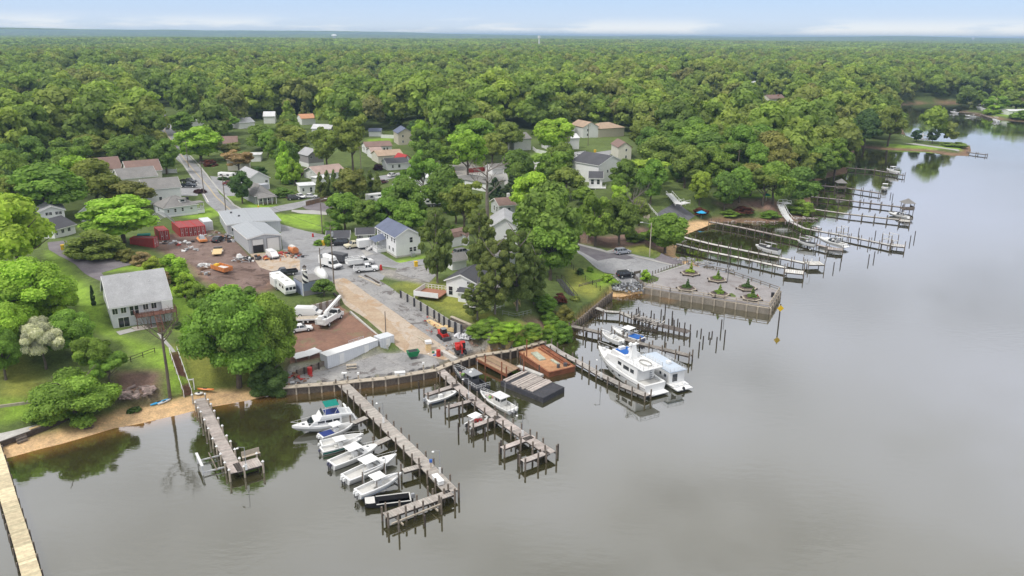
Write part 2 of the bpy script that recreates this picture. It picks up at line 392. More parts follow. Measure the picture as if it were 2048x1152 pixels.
def axis(lo,hi,near_lo,near_hi,step,grow,first=None):
 a = list(np.arange(near_lo,near_hi + 1e-6,step)); s = step
 while a[-1] < hi: s *= grow; a.append(a[-1] + s)
 s = step; b = [a[0]]
 while b[-1] > lo: s *= grow; b.append(b[-1] - s)
 return np.array(b[:0:-1] + a)
GX = np.unique(np.round(np.concatenate([axis(-16000,16000,-165,330,1.5,1.045),np.arange(-45,66,0.75)]),2)); GY = np.unique(np.round(np.concatenate([axis(40,17000,70,480,1.5,1.022),np.arange(115,206,0.75)]),2))
XX,YY = np.meshgrid(GX,GY)
HH = height(XX,YY).reshape(XX.shape)
HH = HH + np.where(HH > 0.3,(vnoise(XX,YY,3.5,2) - 0.5) * 0.16 * np.clip((HH - 0.3),0,1),0)
def hs(x,y):
 x = np.asarray(x,float); y = np.asarray(y,float)
 i = np.clip(np.searchsorted(GX,x) - 1,0,len(GX) - 2); j = np.clip(np.searchsorted(GY,y) - 1,0,len(GY) - 2)
 fx = (x - GX[i]) / (GX[i + 1] - GX[i]); fy = (y - GY[j]) / (GY[j + 1] - GY[j])
 return (HH[j,i] * (1 - fx) + HH[j,i + 1] * fx) * (1 - fy) + (HH[j + 1,i] * (1 - fx) + HH[j + 1,i + 1] * fx) * fy
def h1(x,y): return float(hs(np.array([x]),np.array([y]))[0])
TT = np.concatenate([np.arange(70,500,0.5),np.geomspace(500,15000,900)])
def G(px,py,dz=0.0):
 """first point of the ground seen at this pixel"""
 d = ray(px,py); n = math.hypot(d[0],d[1]); t = TT / n
 x,y,z = d[0] * t,d[1] * t,CAMH + d[2] * t
 g = np.maximum(hs(x,y),0.0) - z; k = np.argmax(g > 0)
 if k == 0: k = len(t) - 1
 f = g[k] / (g[k] - g[k - 1] + 1e-12); tt = t[k] * (1 - f) + t[k - 1] * f
 x,y = d[0] * tt,d[1] * tt
 return Vector((x,y,max(h1(x,y),0.0) + dz))
# surface kinds painted on the ground sheet as real material regions (beach sand, bare earth, lawn, meadow)
def region(polys_px,soft):
 k = np.zeros(XX.size)
 for p in polys_px:
  w = [tuple(G(a,b)[:2]) for a,b in p]
  d,_ = sd_poly(XX.ravel(),YY.ravel(),w); k = np.maximum(k,np.clip(d / soft + 0.5,0,1))
 return k
LAWN = [[(95,500),(165,560),(215,650),(228,668),(300,690),(330,760),(250,690),(190,660),(140,600),(100,540)],[(0,800),(110,800),(110,818),(0,850)],
  [(125,497),(235,500),(240,512),(180,520),(125,506)],[(205,545),(300,520),(340,545),(330,560),(260,540)],[(330,560),(400,610),(420,700),(350,660),(335,600)],
  [(412,416),(440,412),(455,425),(412,438),(360,435)],[(470,400),(545,410),(560,414),(500,418),(470,380)],[(530,428),(640,428),(645,460),(600,455),(550,442)],
  [(720,512),(790,522),(850,512),(850,524),(800,530),(740,522)],[(1150,545),(1190,540),(1235,565),(1200,575)],[(1080,300),(1200,330),(1180,345),(1060,315)],[(1180,335),(1200,340),(1200,350),(1130,330)],
  [(1300,330),(1345,340),(1345,365),(1320,350)],[(1440,385),(1560,392),(1560,402),(1440,400)],[(735,278),(785,276),(785,284),(735,286)],[(1770,288),(1930,296),(1930,304),(1770,297)],[(1985,222),(2048,228),(2048,236),(1985,231)],
  [(300,690),(345,700),(375,780),(330,785)],[(440,350),(470,350),(470,400),(445,392)]]
MEADOW = [[(340,690),(460,700),(500,760),(430,775),(380,775)],[(790,572),(860,556),(960,600),(1000,655),(905,630)],[(1140,540),(1180,540),(1215,580),(1190,605),(1140,580)],[(30,700),(110,800),(0,800),(0,700)],[(920,420),(985,430),(985,450),(950,445)],
   [(0,800),(60,780),(60,795),(0,830)],[(1230,480),(1330,495),(1330,512),(1240,500)],[(1010,650),(1090,660),(1090,682),(1020,696)]]
DIRT = [[(300,486),(330,468),(420,458),(455,470),(500,515),(575,545),(548,580),(470,590),(395,560),(370,520),(310,500)],[(575,734),(578,690),(600,625),(676,608),(700,624),(765,676),(757,690),(655,716)],[(880,650),(935,655),(960,690),(985,708),(905,726),(870,690)],
  [(1050,640),(1110,628),(1110,645),(1060,655)],[(1130,480),(1330,470),(1330,500),(1240,500)],[(1430,405),(1490,400),(1560,405),(1560,430),(1450,415)],[(225,745),(330,745),(320,800),(230,800)],[(1680,335),(1735,292),(1760,298),(1700,300)]]
GRAVEL = [PADS[0],[(640,520),(800,540),(860,560),(850,570),(760,552)],[(568,500),(600,490),(610,512),(570,512)],[(790,535),(862,530),(870,552),(830,556)],[(870,305),(990,345),(980,372),(900,358)]]
SANDP = [[(-100,970),(12,930),(160,885),(400,830),(570,795),(575,780),(500,786),(440,782),(380,792),(330,808),(240,822),(150,862),(30,880),(-100,930)],[(1345,478),(1366,484),(1425,458),(1424,444),(1395,442),(1360,450)],[(1330,505),(1352,520),(1352,492),(1335,495)],[(1380,536),(1425,545),(1410,528),(1350,515)]]
w_lawn = region(LAWN,2.5); w_mead = region(MEADOW,4.0); w_dirt = region(DIRT,3.0); w_grav = region([[(a[0],a[1]) for a in p] for p in GRAVEL],2.0); w_sand = region(SANDP,2.0)
base_c = np.tile(np.array([0.11,0.15,0.045]),(XX.size,1))
n_ = vnoise(XX,YY,14,4).ravel()[:,None]
base_c = base_c * (0.75 + 0.5 * n_)
Rf = np.hypot(XX,YY).ravel()
ff = np.clip((Rf - 1500) / 2500,0,1)[:,None]
base_c = base_c * (1 - ff) + np.array([0.07,0.12,0.035]) * (0.7 + 0.6 * vnoise(XX,YY,160,6).ravel()[:,None]) * ff
def lay(c,w,col,j=0.25,sc_=6,seed=1):
 n = vnoise(XX,YY,sc_,seed).ravel()[:,None] * 0.6 + vnoise(XX,YY,sc_ / 3,seed + 1).ravel()[:,None] * 0.4
 w = w[:,None]
 return c * (1 - w) + np.array(col) * (1 - j + 2 * j * n) * w
base_c = lay(base_c,w_mead,(0.25,0.27,0.06),0.35,7,11)
base_c = lay(base_c,w_lawn,(0.23,0.36,0.05),0.28,7,12)
base_c = lay(base_c,w_dirt,(0.22,0.145,0.115),0.5,6,13)
base_c = lay(base_c,w_grav,(0.30,0.285,0.26),0.3,6,14)
base_c = lay(base_c,np.maximum(w_sand,np.clip(1.2 - HH.ravel() * 1.5,0,1) * (Rf < 200)),(0.60,0.40,0.215),0.14,5,15)
bank = np.clip(1.1 - np.abs(HH.ravel() - 0.3) * 1.4,0,1) * (Rf >= 200)
base_c = lay(base_c,bank * (1 - w_sand),(0.24,0.15,0.10),0.3,5,16)
base_c = lay(base_c,w_sand,(0.62,0.425,0.235),0.14,5,15)
nx,ny = len(GX),len(GY)
me = bpy.data.meshes.new('ground'); vs = np.c_[XX.ravel(),YY.ravel(),HH.ravel()].astype(np.float32)
I = np.arange(nx * ny).reshape(ny,nx); Fq = np.stack([I[:-1,:-1],I[:-1,1:],I[1:,1:],I[1:,:-1]],-1).reshape(-1,4)
def np_mesh(me,vs,quads,cols=None,smooth=False):
 me.vertices.add(len(vs)); me.vertices.foreach_set('co',np.asarray(vs,np.float32).ravel())
 me.loops.add(quads.size); me.loops.foreach_set('vertex_index',quads.ravel().astype(np.int32))
 me.polygons.add(len(quads)); me.polygons.foreach_set('loop_start',(np.arange(len(quads)) * quads.shape[1]).astype(np.int32))
 me.update(calc_edges=True)
 if cols is not None:
  a = me.color_attributes.new('col','FLOAT_COLOR','POINT'); a.data.foreach_set('color',np.c_[cols,np.ones(len(cols))].astype(np.float32).ravel())
 if smooth: me.polygons.foreach_set('use_smooth',np.ones(len(quads),bool))
 me.validate()
np_mesh(me,vs,Fq,base_c,True)
ground = bpy.data.objects.new('ground',me); COL.objects.link(ground); tag(ground,kind='structure')
m,q = new_mat('ground_mat')
a = q('ShaderNodeAttribute',attribute_name='col'); gm = q('ShaderNodeNewGeometry')
n1 = q('ShaderNodeTexNoise',{'Vector': gm.outputs['Position'],'Scale': 0.45,'Detail': 8.0,'Roughness': 0.72})
n2 = q('ShaderNodeTexNoise',{'Vector': gm.outputs['Position'],'Scale': 3.2,'Detail': 4.0,'Roughness': 0.75})
f = q.ramp(n1.outputs[0],[(0.28,(0.62,0.60,0.66)),(0.5,(1,1,1)),(0.72,(1.35,1.28,1.2))])
f2 = q.ramp(n2.outputs[0],[(0.3,(0.72,) * 3),(0.7,(1.28,) * 3)])
c = q.mix(1.0,q.mix(1.0,a.outputs[0],f,'MULTIPLY'),f2,'MULTIPLY')
bmp = q('ShaderNodeBump',{'Height': n2.outputs[0],'Strength': 0.5,'Distance': 0.3})
finish(q,pbr(q,c,0.95,bump=bmp.outputs[0],spec=0.15)); me.materials.append(m)
# ------------------------------------------------------------------ water
wx = axis(-14000,14000,-160,420,3.0,1.09); wy = axis(20,6000,60,480,3.0,1.06)
WX,WY = np.meshgrid(wx,wy); hh = hs(WX.ravel(),WY.ravel())
sh = np.clip(1 + hh / 1.1, 0, 1)[:, None] ** 2          # how much of the sandy bed shows through the shallows
pz = P(1284,590); near = (WX.ravel() < 0)[:,None] | (np.hypot(WX.ravel() - pz.x,WY.ravel() - pz.y) < 9)[:,None]
bed = np.where(near,[[0.30,0.155,0.045]],[[0.10,0.075,0.03]])
wc = np.array([[0.045,0.042,0.017]]) * (1 - sh) + bed * sh
me = bpy.data.meshes.new('water'); I = np.arange(WX.size).reshape(WX.shape)
np_mesh(me,np.c_[WX.ravel(),WY.ravel(),np.zeros(WX.size)],np.stack([I[:-1,:-1],I[:-1,1:],I[1:,1:],I[1:,:-1]],-1).reshape(-1,4),wc,True)
water = bpy.data.objects.new('water',me); COL.objects.link(water); tag(water,kind='structure')
m,q = new_mat('water_mat')
a = q('ShaderNodeAttribute',attribute_name='col'); gm = q('ShaderNodeNewGeometry')
mp = q('ShaderNodeMapping',{0: gm.outputs['Position'],'Scale': (0.35,0.8,1.0),'Rotation': (0,0,0.35)})
n1 = q('ShaderNodeTexNoise',{'Vector': mp.outputs[0],'Scale': 1.3,'Detail': 3.0,'Roughness': 0.5})
n2 = q('ShaderNodeTexNoise',{'Vector': gm.outputs['Position'],'Scale': 0.03,'Detail': 3.0})
amp = q.math('MULTIPLY',q.ramp(n2.outputs[0],[(0.4,(0.15,) * 3),(0.62,(1,) * 3)]),n1.outputs[0])
bmp = q('ShaderNodeBump',{'Height': amp,'Strength': 0.05,'Distance': 0.35})
ro = q.ramp(n2.outputs[0],[(0.4,(0.03,) * 3),(0.65,(0.07,) * 3)])
lw = q('ShaderNodeLayerWeight',{0: 0.5})
fac = q.ramp(lw.outputs[1],[(0.0,(0.08,) * 3),(0.42,(0.27,) * 3),(0.69,(0.47,) * 3),(0.85,(0.70,) * 3),(1.0,(0.95,) * 3)])
dif = q('ShaderNodeBsdfDiffuse',{0: a.outputs[0]}).outputs[0]; gl = q('ShaderNodeBsdfGlossy',{0: (0.97,0.98,1.0,1),'Roughness': ro,'Normal': bmp.outputs[0]}).outputs[0]
finish(q,q('ShaderNodeMixShader',{0: fac,1: dif,2: gl}).outputs[0]); me.materials.append(m)
# ------------------------------------------------------------------ sheets laid on the ground (roads, drives, slabs)
POLYS = []
def sheet(name,pts,matname,lift=0.06,kind='structure',label=None,cat=None,thick=0.0,zfun=None,grid=1.5):
 """polygon (pixels) cut along the ground grid and laid on it"""
 w = [G(a,b) if len(p_) == 2 else P(a,b,p_[2]) for p_ in pts for a,b in [(p_[0],p_[1])]]
 POLYS.append([(v.x,v.y) for v in w])
 bm = bmesh.new(); vs = [bm.verts.new((v.x,v.y,0)) for v in w]; f = bm.faces.new(vs)
 if f.normal.z < 0: bmesh.ops.reverse_faces(bm,faces=[f])
 bmesh.ops.triangulate(bm,faces=bm.faces[:])
 x0,x1 = min(v.x for v in w),max(v.x for v in w); y0,y1 = min(v.y for v in w),max(v.y for v in w)
 for arr,lo,hi,nrm in ((GX,x0,x1,(1,0,0)),(GY,y0,y1,(0,1,0))):
  for g in arr[(arr > lo) & (arr < hi)]:
   co = (g,0,0) if nrm[0] else (0,g,0)
   bmesh.ops.bisect_plane(bm,geom=bm.verts[:] + bm.edges[:] + bm.faces[:],plane_co=co,plane_no=nrm,dist=1e-5)
 bm.normal_update()
 for f in bm.faces:
  if f.normal.z < 0: f.normal_flip()
 X = np.array([v.co.x for v in bm.verts]); Y = np.array([v.co.y for v in bm.verts]); Z = hs(X,Y)
 for v,z in zip(bm.verts,Z): v.co.z = (z if thick == 0 else thick) + lift
 me = bpy.data.meshes.new(name); bm.to_mesh(me); bm.free()
 me.materials.append(M[matname]); o = bpy.data.objects.new(name,me); COL.objects.link(o); tag(o,label,cat,None,kind)
 return o
def ground_mat(name,col,col2,s1=0.25,s2=3.0,crack=None,patch=None):
 m,q = new_mat(name); gm = q('ShaderNodeNewGeometry')
 n1 = q('ShaderNodeTexNoise',{'Vector': gm.outputs['Position'],'Scale': s1,'Detail': 8.0,'Roughness': 0.65})
 n2 = q('ShaderNodeTexNoise',{'Vector': gm.outputs['Position'],'Scale': s2,'Detail': 5.0,'Roughness': 0.75})
 c = q.mix(q.ramp(n1.outputs[0],[(0.38,(0,) * 3),(0.62,(1,) * 3)]),col,col2)
 c = q.mix(1.0,c,q.ramp(n2.outputs[0],[(0.3,(0.84,) * 3),(0.7,(1.16,) * 3)]),'MULTIPLY')
 if patch:
  n4 = q('ShaderNodeTexNoise',{'Vector': gm.outputs['Position'],'Scale': s1 * 1.7,'Detail': 9.0,'Roughness': 0.7,'Distortion': 0.6})
  c = q.mix(q.ramp(n4.outputs[0],[(0.54,(0,) * 3),(0.60,(0.85,) * 3)]),c,patch)
 if crack:
  v = q('ShaderNodeTexVoronoi',{'Vector': q.mix(0.9,gm.outputs['Position'],q.mix(1.0,gm.outputs['Position'],q.mix(1.0,n1.outputs[1],(6,6,6),'MULTIPLY'),'ADD')),'Scale': 0.16},feature='DISTANCE_TO_EDGE')
  c = q.mix(q.ramp(v.outputs[0],[(0.0,(0.5,) * 3),(0.014,(0,) * 3)]),c,crack)
 finish(q,pbr(q,c,0.93,spec=0.2)); return m
ground_mat('asphalt',(0.27,0.27,0.28),(0.34,0.34,0.345),0.12,1.5,crack=(0.16,0.16,0.165),patch=(0.245,0.24,0.24))
ground_mat('yard_dirt',(0.26,0.19,0.165),(0.17,0.115,0.095),0.13,1.6,patch=(0.085,0.055,0.045))
ground_mat('lot_dirt',(0.27,0.155,0.11),(0.19,0.11,0.085),0.16,1.8,patch=(0.20,0.17,0.10))
ground_mat('asphalt_old',(0.27,0.265,0.265),(0.36,0.35,0.34),0.2,2.0,crack=(0.10,0.09,0.09),patch=(0.13,0.115,0.11))
ground_mat('asphalt_dark',(0.125,0.115,0.13),(0.17,0.16,0.17))
ground_mat('asphalt_drive',(0.17,0.15,0.165),(0.22,0.20,0.21))
ground_mat('concrete_ramp',(0.50,0.425,0.35),(0.42,0.34,0.265),0.18,2.4,crack=(0.33,0.25,0.18),patch=(0.42,0.29,0.18))
ground_mat('ramp_dirt',(0.40,0.29,0.20),(0.46,0.36,0.26),0.3,2.0)
ground_mat('concrete_slab',(0.44,0.43,0.41),(0.38,0.37,0.35))
ground_mat('plaza_paving',(0.27,0.255,0.255),(0.34,0.32,0.32),0.12,2.0,patch=(0.24,0.215,0.21))
ground_mat('patio_pavers',(0.40,0.36,0.32),(0.48,0.44,0.39))
ground_mat('mulch',(0.06,0.045,0.045),(0.10,0.075,0.07))
ground_mat('road_paint',(0.72,0.70,0.66),(0.6,0.58,0.52))
ground_mat('yellow_line',(0.50,0.40,0.24),(0.42,0.36,0.26))
ground_mat('rock_slope',(0.17,0.17,0.18),(0.12,0.12,0.13),0.6,4.0)
# ------------------------------------------------------------------ roads, drives, slabs
sheet('street',[(308,222),(326,222),(337,240),(346,258),(356,272),(371,304),(400,336),(440,388),(470,414),(500,424),(560,448),(610,462),(640,468),(700,482),(745,497),(792,524),(800,526),
     (858,517),(925,503),(930,508),(862,527),(800,538),(766,533),(735,536),(770,552),(765,560),(668,566),(620,560),(560,545),(560,520),(600,505),(566,500),(560,455),(500,432),(440,428),(412,405),(398,378),(366,330),(352,318),(352,290),(322,262),(312,245)],'asphalt',0.05)
sheet('side_road',[(488,420),(500,421),(540,415),(598,404),(632,395),(660,386),(700,372),(760,352),(800,345),(806,352),(765,362),(712,385),(664,398),(640,405),(582,420),(540,427),(534,433),(560,449),(500,424)],'asphalt',0.058)
sheet('driveway_strip',[(584,420),(640,421),(672,426),(672,431),(600,427),(582,423)],'concrete_slab',0.07)
sheet('blacktop_drive',[(604,413),(640,404),(664,412),(664,425),(612,419)],'asphalt_drive',0.075)
sheet('road_line',[(312,226),(314,226),(330,262),(360,305),(400,354),(431,391),(462,420),(460,421),(428,391),(398,354),(358,305),(328,262)],'yellow_line',0.075)
sheet('edge_line',[(402,378),(418,405),(416,405),(400,378)],'road_paint',0.075)
sheet('stop_line',[(444,430),(462,429),(462,427),(444,428)],'road_paint',0.075)
sheet('footpath',[(354,306),(372,334),(398,370),(396,371),(369,335),(352,308)],'concrete_slab',0.07)
sheet('footpath',[(374,303),(400,330),(436,376),(470,410),(488,419),(486,421),(466,411),(432,376),(397,331),(372,304)],'concrete_slab',0.07)
sheet('park_road',[(1100,476),(1130,478),(1160,488),(1200,497),(1218,504),(1228,499),(1240,502),(1300,516),(1320,521),(1360,531),(1345,534),(1305,550),(1295,558),(1262,572),(1240,562),(1222,552),(1232,549),(1195,538),(1185,530),(1165,512),(1140,500),(1100,490)],'asphalt',0.05)
sheet('park_road_dark',[(1130,482),(1160,492),(1216,507),(1240,505),(1270,517),(1250,520),(1228,516),(1195,522),(1178,512),(1152,498),(1130,492)],'asphalt_dark',0.062)
sheet('kerb',[(1150,486),(1213,503),(1232,498),(1234,500),(1214,506),(1150,489)],'concrete_slab',0.15)
sheet('kerb',[(1262,510),(1345,530),(1360,531),(1345,532.5),(1262,512)],'concrete_slab',0.15)
sheet('boat_ramp',[(1308,519),(1336,512),(1364,522),(1366,529),(1348,531)],'asphalt_drive',0.07)
sheet('kerb',[(1222,551),(1238,562),(1236,563),(1220,552)],'concrete_slab',0.12)
sheet('plaza',[(1290,575,1.6),(1340,585,1.6),(1430,598.5,1.6),(1539,615,1.6),(1559,583,1.6),(1452,546,1.6),(1375,529,1.6),(1305,551,1.6),(1318,556,1.6),(1316,562,1.6),(1290,571,1.6)],'plaza_paving',0.07,thick=1.6)
sheet('plaza_kerb',[(1305,550,1.6),(1373,528,1.6),(1375,530,1.6),(1307,552,1.6)],'concrete_slab',0.12,thick=1.6)
sheet('concrete_patch',[(1290,569),(1308,564),(1312,568),(1302,572)],'concrete_slab',0.09)
sheet('private_drive',[(95,485),(150,481),(150,490),(126,497),(137,507),(160,519),(185,521),(240,513),(264,523),(262,530),(230,538),(203,546),(214,560),(200,562),(186,556),(152,530),(118,512),(98,500)],'asphalt_drive',0.05)
sheet('concrete_ramp',[(668,560),(690,556),(715,573),(745,590),(790,625),(850,668),(910,706),(905,722),(890,722),(855,710),(812,706),(790,690),(763,664),(735,640),(700,618),(684,600),(672,580)],'concrete_ramp',0.055)
sheet('ramp_wash',[(672,568),(690,572),(720,598),(760,622),(790,655),(820,690),(812,700),(790,688),(760,655),(715,615),(688,598)],'ramp_dirt',0.068)
sheet('broken_asphalt',[(715,573),(690,556),(705,550),(742,552),(770,568),(805,592),(850,618),(900,655),(935,680),(945,700),(925,712),(908,706),(850,668),(790,625)],'asphalt_old',0.062)
sheet('dirt_yard',[(330,482),(372,470),(420,462),(462,474),(500,515),(562,520),(568,545),(545,552),(530,572),(480,582),(425,562),(385,530),(340,505)],'yard_dirt',0.04)
sheet('dirt_lot',[(580,728),(582,690),(604,630),(640,617),(678,608),(698,624),(762,676),(752,688),(652,712)],'lot_dirt',0.04)
sheet('gravel_apron',[(570,776),(576,742),(650,742),(765,706),(800,706),(868,712),(880,738),(870,743),(770,759),(668,771)],'asphalt_old',0.045)
sheet('shop_apron',[(500,508),(566,503),(600,520),(600,540),(560,548),(520,535)],'concrete_ramp',0.052)
sheet('gravel_lot',[(795,536),(862,530),(872,552),(858,566),(820,556),(790,545)],'asphalt_old',0.058)
sheet('rock_slope',[(1310,430),(1340,412),(1352,402),(1370,418),(1390,432),(1378,440),(1352,444),(1335,445)],'rock_slope',0.09)
sheet('mulch_bed',[(346,572),(350,570),(395,608),(390,614)],'mulch',0.06)
sheet('patio',[(232,664),(262,657),(273,662),(240,671)],'concrete_slab',0.07)
sheet('brick_patio',[(273,662),(262,655),(310,648),(316,654),(280,661)],'patio_pavers',0.06)
sheet('walkway',[(314,667),(320,665),(332,680),(352,705),(345,706),(328,686)],'concrete_slab',0.06)
sheet('front_walk',[(716,513),(730,509),(722,502),(728,500),(748,508),(722,516)],'concrete_slab',0.06)
sheet('garden_path',[(1075,598),(1060,600)] and [(926,610),(936,606),(954,615),(946,619)],'concrete_slab',0.06)
sheet('neighbourhood_lane',[(1060,318),(1110,318),(1158,311),(1240,298),(1245,303),(1210,312),(1172,322),(1130,324),(1085,330),(1060,326)],'asphalt',0.05)
sheet('court_drive',[(1120,325),(1180,322),(1196,335),(1180,342),(1150,335)],'asphalt_drive',0.065)
sheet('white_lot',[(900,352),(1000,344),(1040,358),(1010,372),(930,366)],'concrete_slab',0.06)
sheet('parking_lot',[(1055,332),(1100,328),(1170,348),(1160,356),(1100,350)],'concrete_slab',0.06)
sheet('spit_path',[(1805,286),(1830,287),(1880,294),(1920,301),(1916,303),(1875,296),(1825,289)],'concrete_slab',0.08)
sheet('driveway',[(756,400),(800,352),(815,360),(790,400),(840,412),(830,425),(765,415)],'asphalt',0.05)
sheet('driveway',[(420,352),(470,358),(478,392),(450,392),(430,372)],'asphalt',0.05)
sheet('driveway',[(360,372),(390,358),(404,370),(395,392),(360,392)],'asphalt',0.05)
# ------------------------------------------------------------------ trees
def rnd_unit(rs,n):
 v = rs.normal(size=(n,3)); return v / np.linalg.norm(v,axis=1)[:,None]
def leaf_cloud(rs,centers,radii,npl,leaf,tones,flat=0.75,keep=-0.55,jit=0.42,fill=0.16,blob=0.80):
 """leaf-sized quads spread over clumps; returns verts, quads, tone"""
 V = []; T = []
 for c,r,t in zip(centers,radii,tones):
  d = rnd_unit(rs,npl); d = d[d[:,2] > keep]; k = len(d)
  rr = r * (1 - fill * rs.rand(k) ** 1.5)[:,None] * (0.86 + 0.28 * rs.rand(k))[:,None]
  p = np.array(c) + d * rr * np.array([1,1,flat])
  n = d + jit * rs.normal(size=(k,3)); n[:,2] += 0.25; n /= np.linalg.norm(n,axis=1)[:,None]
  u = np.cross(n,rs.normal(size=(k,3))); u /= np.linalg.norm(u,axis=1)[:,None]; w = np.cross(n,u)
  s = leaf * (0.55 + 0.9 * rs.rand(k))[:,None]
  V.append(np.stack([p - u * s - w * s * 0.45,p + u * s * 0.3 - w * s * 0.8,p + u * s + w * s * 0.45,p - u * s * 0.3 + w * s * 0.8],1).reshape(-1,3))
  tt = t * (0.78 + 0.44 * rs.rand(k)); T.append(np.repeat(tt,4))
 if blob:        # solid heart of each clump
  th = np.linspace(0,2 * np.pi,9)[:-1]; ph = np.linspace(-1.2,1.45,6)
  for c,r,t in zip(centers,radii,tones):
   g = np.array([[(np.cos(p) * np.cos(a),np.cos(p) * np.sin(a),np.sin(p) * flat) for a in th] for p in ph]) * r * blob * (0.9 + 0.2 * rs.rand(6,8,1)) + np.array(c)
   k = np.roll(g,-1,axis=1); V.append(np.stack([g[:-1],k[:-1],k[1:],g[1:]],2).reshape(-1,3)); T.append(np.full(5 * 8 * 4,t))
 V = np.concatenate(V); T = np.concatenate(T)
 return V,np.arange(len(V)).reshape(-1,4),T
def tones_rgb(T,rs=None):
 T = T[:,None]; return np.c_[T * (0.94 + 0.06 * T),T,T * 0.95]
lm,q = new_mat('leaf')
a = q('ShaderNodeAttribute',attribute_name='col'); oi = q('ShaderNodeObjectInfo')
c = q.mix(1.0,oi.outputs['Color'],a.outputs[0],'MULTIPLY')
dif = q('ShaderNodeBsdfPrincipled',{'Base Color': c,'Roughness': 0.7,'Specular IOR Level': 0.25}).outputs[0]
tr = q('ShaderNodeBsdfTranslucent',{0: q.mix(1.0,c,(1.1,1.25,0.5),'MULTIPLY')}).outputs[0]
finish(q,q('ShaderNodeMixShader',{0: 0.34,1: dif,2: tr}).outputs[0])
lm2,q = new_mat('wood_leaf')
a = q('ShaderNodeAttribute',attribute_name='col'); oi = q('ShaderNodeObjectInfo')
rn = q('ShaderNodeTexNoise',{'Vector': oi.outputs['Location'],'Scale': 0.006,'Detail': 3.0})
rp = q.ramp(q.math('FRACT',q.math('ADD',q.math('MULTIPLY',oi.outputs['Random'],0.62),q.math('MULTIPLY',rn.outputs[0],0.9))),[(0.0,(0.174,0.245,0.066)),(0.18,(0.238,0.329,0.068)),(0.36,(0.270,0.313,0.081)),(0.52,(0.206,0.296,0.068)),(0.68,(0.290,0.398,0.075)),(0.82,(0.258,0.284,0.086)),(0.93,(0.335,0.432,0.076)),(1.0,(0.270,0.267,0.101))])
c = q.mix(1.0,rp,a.outputs[0],'MULTIPLY')
dif = q('ShaderNodeBsdfPrincipled',{'Base Color': c,'Roughness': 0.7,'Specular IOR Level': 0.2}).outputs[0]
tr = q('ShaderNodeBsdfTranslucent',{0: q.mix(1.0,c,(1.1,1.25,0.5),'MULTIPLY')}).outputs[0]
finish(q,q('ShaderNodeMixShader',{0: 0.34,1: dif,2: tr}).outputs[0])
def crown_mesh(key,kind,seed,detail,m='leaf'):
 """crown of a reference tree 12 m wide and 15 m tall (x,y in -6..6, z 0..15)"""
 rs = np.random.RandomState(seed)
 leaf,npl,nl = {'near': (0.17,620,54),'mid': (0.33,190,42),'far': (0.55,75,30)}[detail]
 C = []; R = []; T = []
 if kind == 'broad':
  for i in range(nl):
   a = rs.rand() * 2 * math.pi; t = rs.rand() ** 0.75
   zz = 4.2 + 9.0 * t; env = 4.5 * math.sin(math.pi * min(1,0.22 + 0.80 * t)) ** 0.6
   rr = env * math.sqrt(0.25 + 0.75 * rs.rand())
   C.append((rr * math.cos(a),rr * math.sin(a),zz)); R.append(1.15 + 1.1 * rs.rand())
 elif kind == 'round':
  for i in range(nl):
   d = rnd_unit(rs,1)[0]; k = 0.55 + 0.45 * rs.rand() ** 0.5
   C.append((d[0] * 4.5 * k,d[1] * 4.5 * k,8.6 + d[2] * 5.0 * k)); R.append(1.2 + 0.9 * rs.rand())
 elif kind == 'spread':           # separate rounded limbs with gaps
  nb = 7
  heads = [(3.9 * math.cos(i * 2.4) * (0.35 + 0.65 * rs.rand()),3.9 * math.sin(i * 2.4) * (0.35 + 0.65 * rs.rand()),7.5 + 4.5 * rs.rand()) for i in range(nb)]
  for i in range(nl):
   h = heads[i % nb]; C.append((h[0] + rs.normal() * 1.25,h[1] + rs.normal() * 1.25,h[2] + rs.normal() * 1.15)); R.append(0.95 + 0.9 * rs.rand())
 elif kind == 'bush':
  for i in range(nl):
   a = rs.rand() * 2 * math.pi; rr = 4.6 * math.sqrt(rs.rand()); zt = 11.5 * (1 - (rr / 6.2) ** 2)
   C.append((rr * math.cos(a),rr * math.sin(a),max(0.6,zt * (0.05 + 0.95 * rs.rand())))); R.append(1.2 + 0.9 * rs.rand())
 elif kind == 'cone':
  for i in range(nl):
   t = (i + rs.rand()) / nl; a = rs.rand() * 2 * math.pi; env = 4.7 * (1 - t) ** 0.75 + 0.3
   C.append((env * 0.75 * math.cos(a),env * 0.75 * math.sin(a),1.2 + 12.6 * t)); R.append((1.9 - 1.3 * t) * (0.8 + 0.4 * rs.rand()))
 elif kind == 'pine':             # ragged, layered, see-through
  for i in range(int(nl * 1.7)):
   t = (i + rs.rand()) / nl / 1.7; a = rs.rand() * 2 * math.pi; env = (1.2 + 4.2 * math.sin(math.pi * min(1,(1 - t) * 0.85 + 0.05)) ** 0.8) * (0.5 + 0.6 * rs.rand())
   C.append((env * math.cos(a),env * math.sin(a),2.6 + 11.4 * t)); R.append((1.45 - 0.6 * t) * (0.7 + 0.6 * rs.rand()))
 elif kind == 'column':
  for i in range(nl):
   t = (i + rs.rand()) / nl; a = rs.rand() * 2 * math.pi; env = 4.4 * (1 - t ** 2.2) ** 0.6
   C.append((env * 0.6 * math.cos(a),env * 0.6 * math.sin(a),0.8 + 13 * t)); R.append(1.3 * (1.1 - 0.5 * t))
 T = 0.72 + 0.52 * rs.rand(len(C))
 V,Q_,TT_ = leaf_cloud(rs,C,R,npl,leaf,T,flat=0.5 if kind == 'pine' else 0.8,keep=-0.75,blob=0.35 if kind == 'pine' else 0.8)
 me = bpy.data.meshes.new(key); np_mesh(me,V,Q_,tones_rgb(TT_)); me.materials.append(M[m]); return me
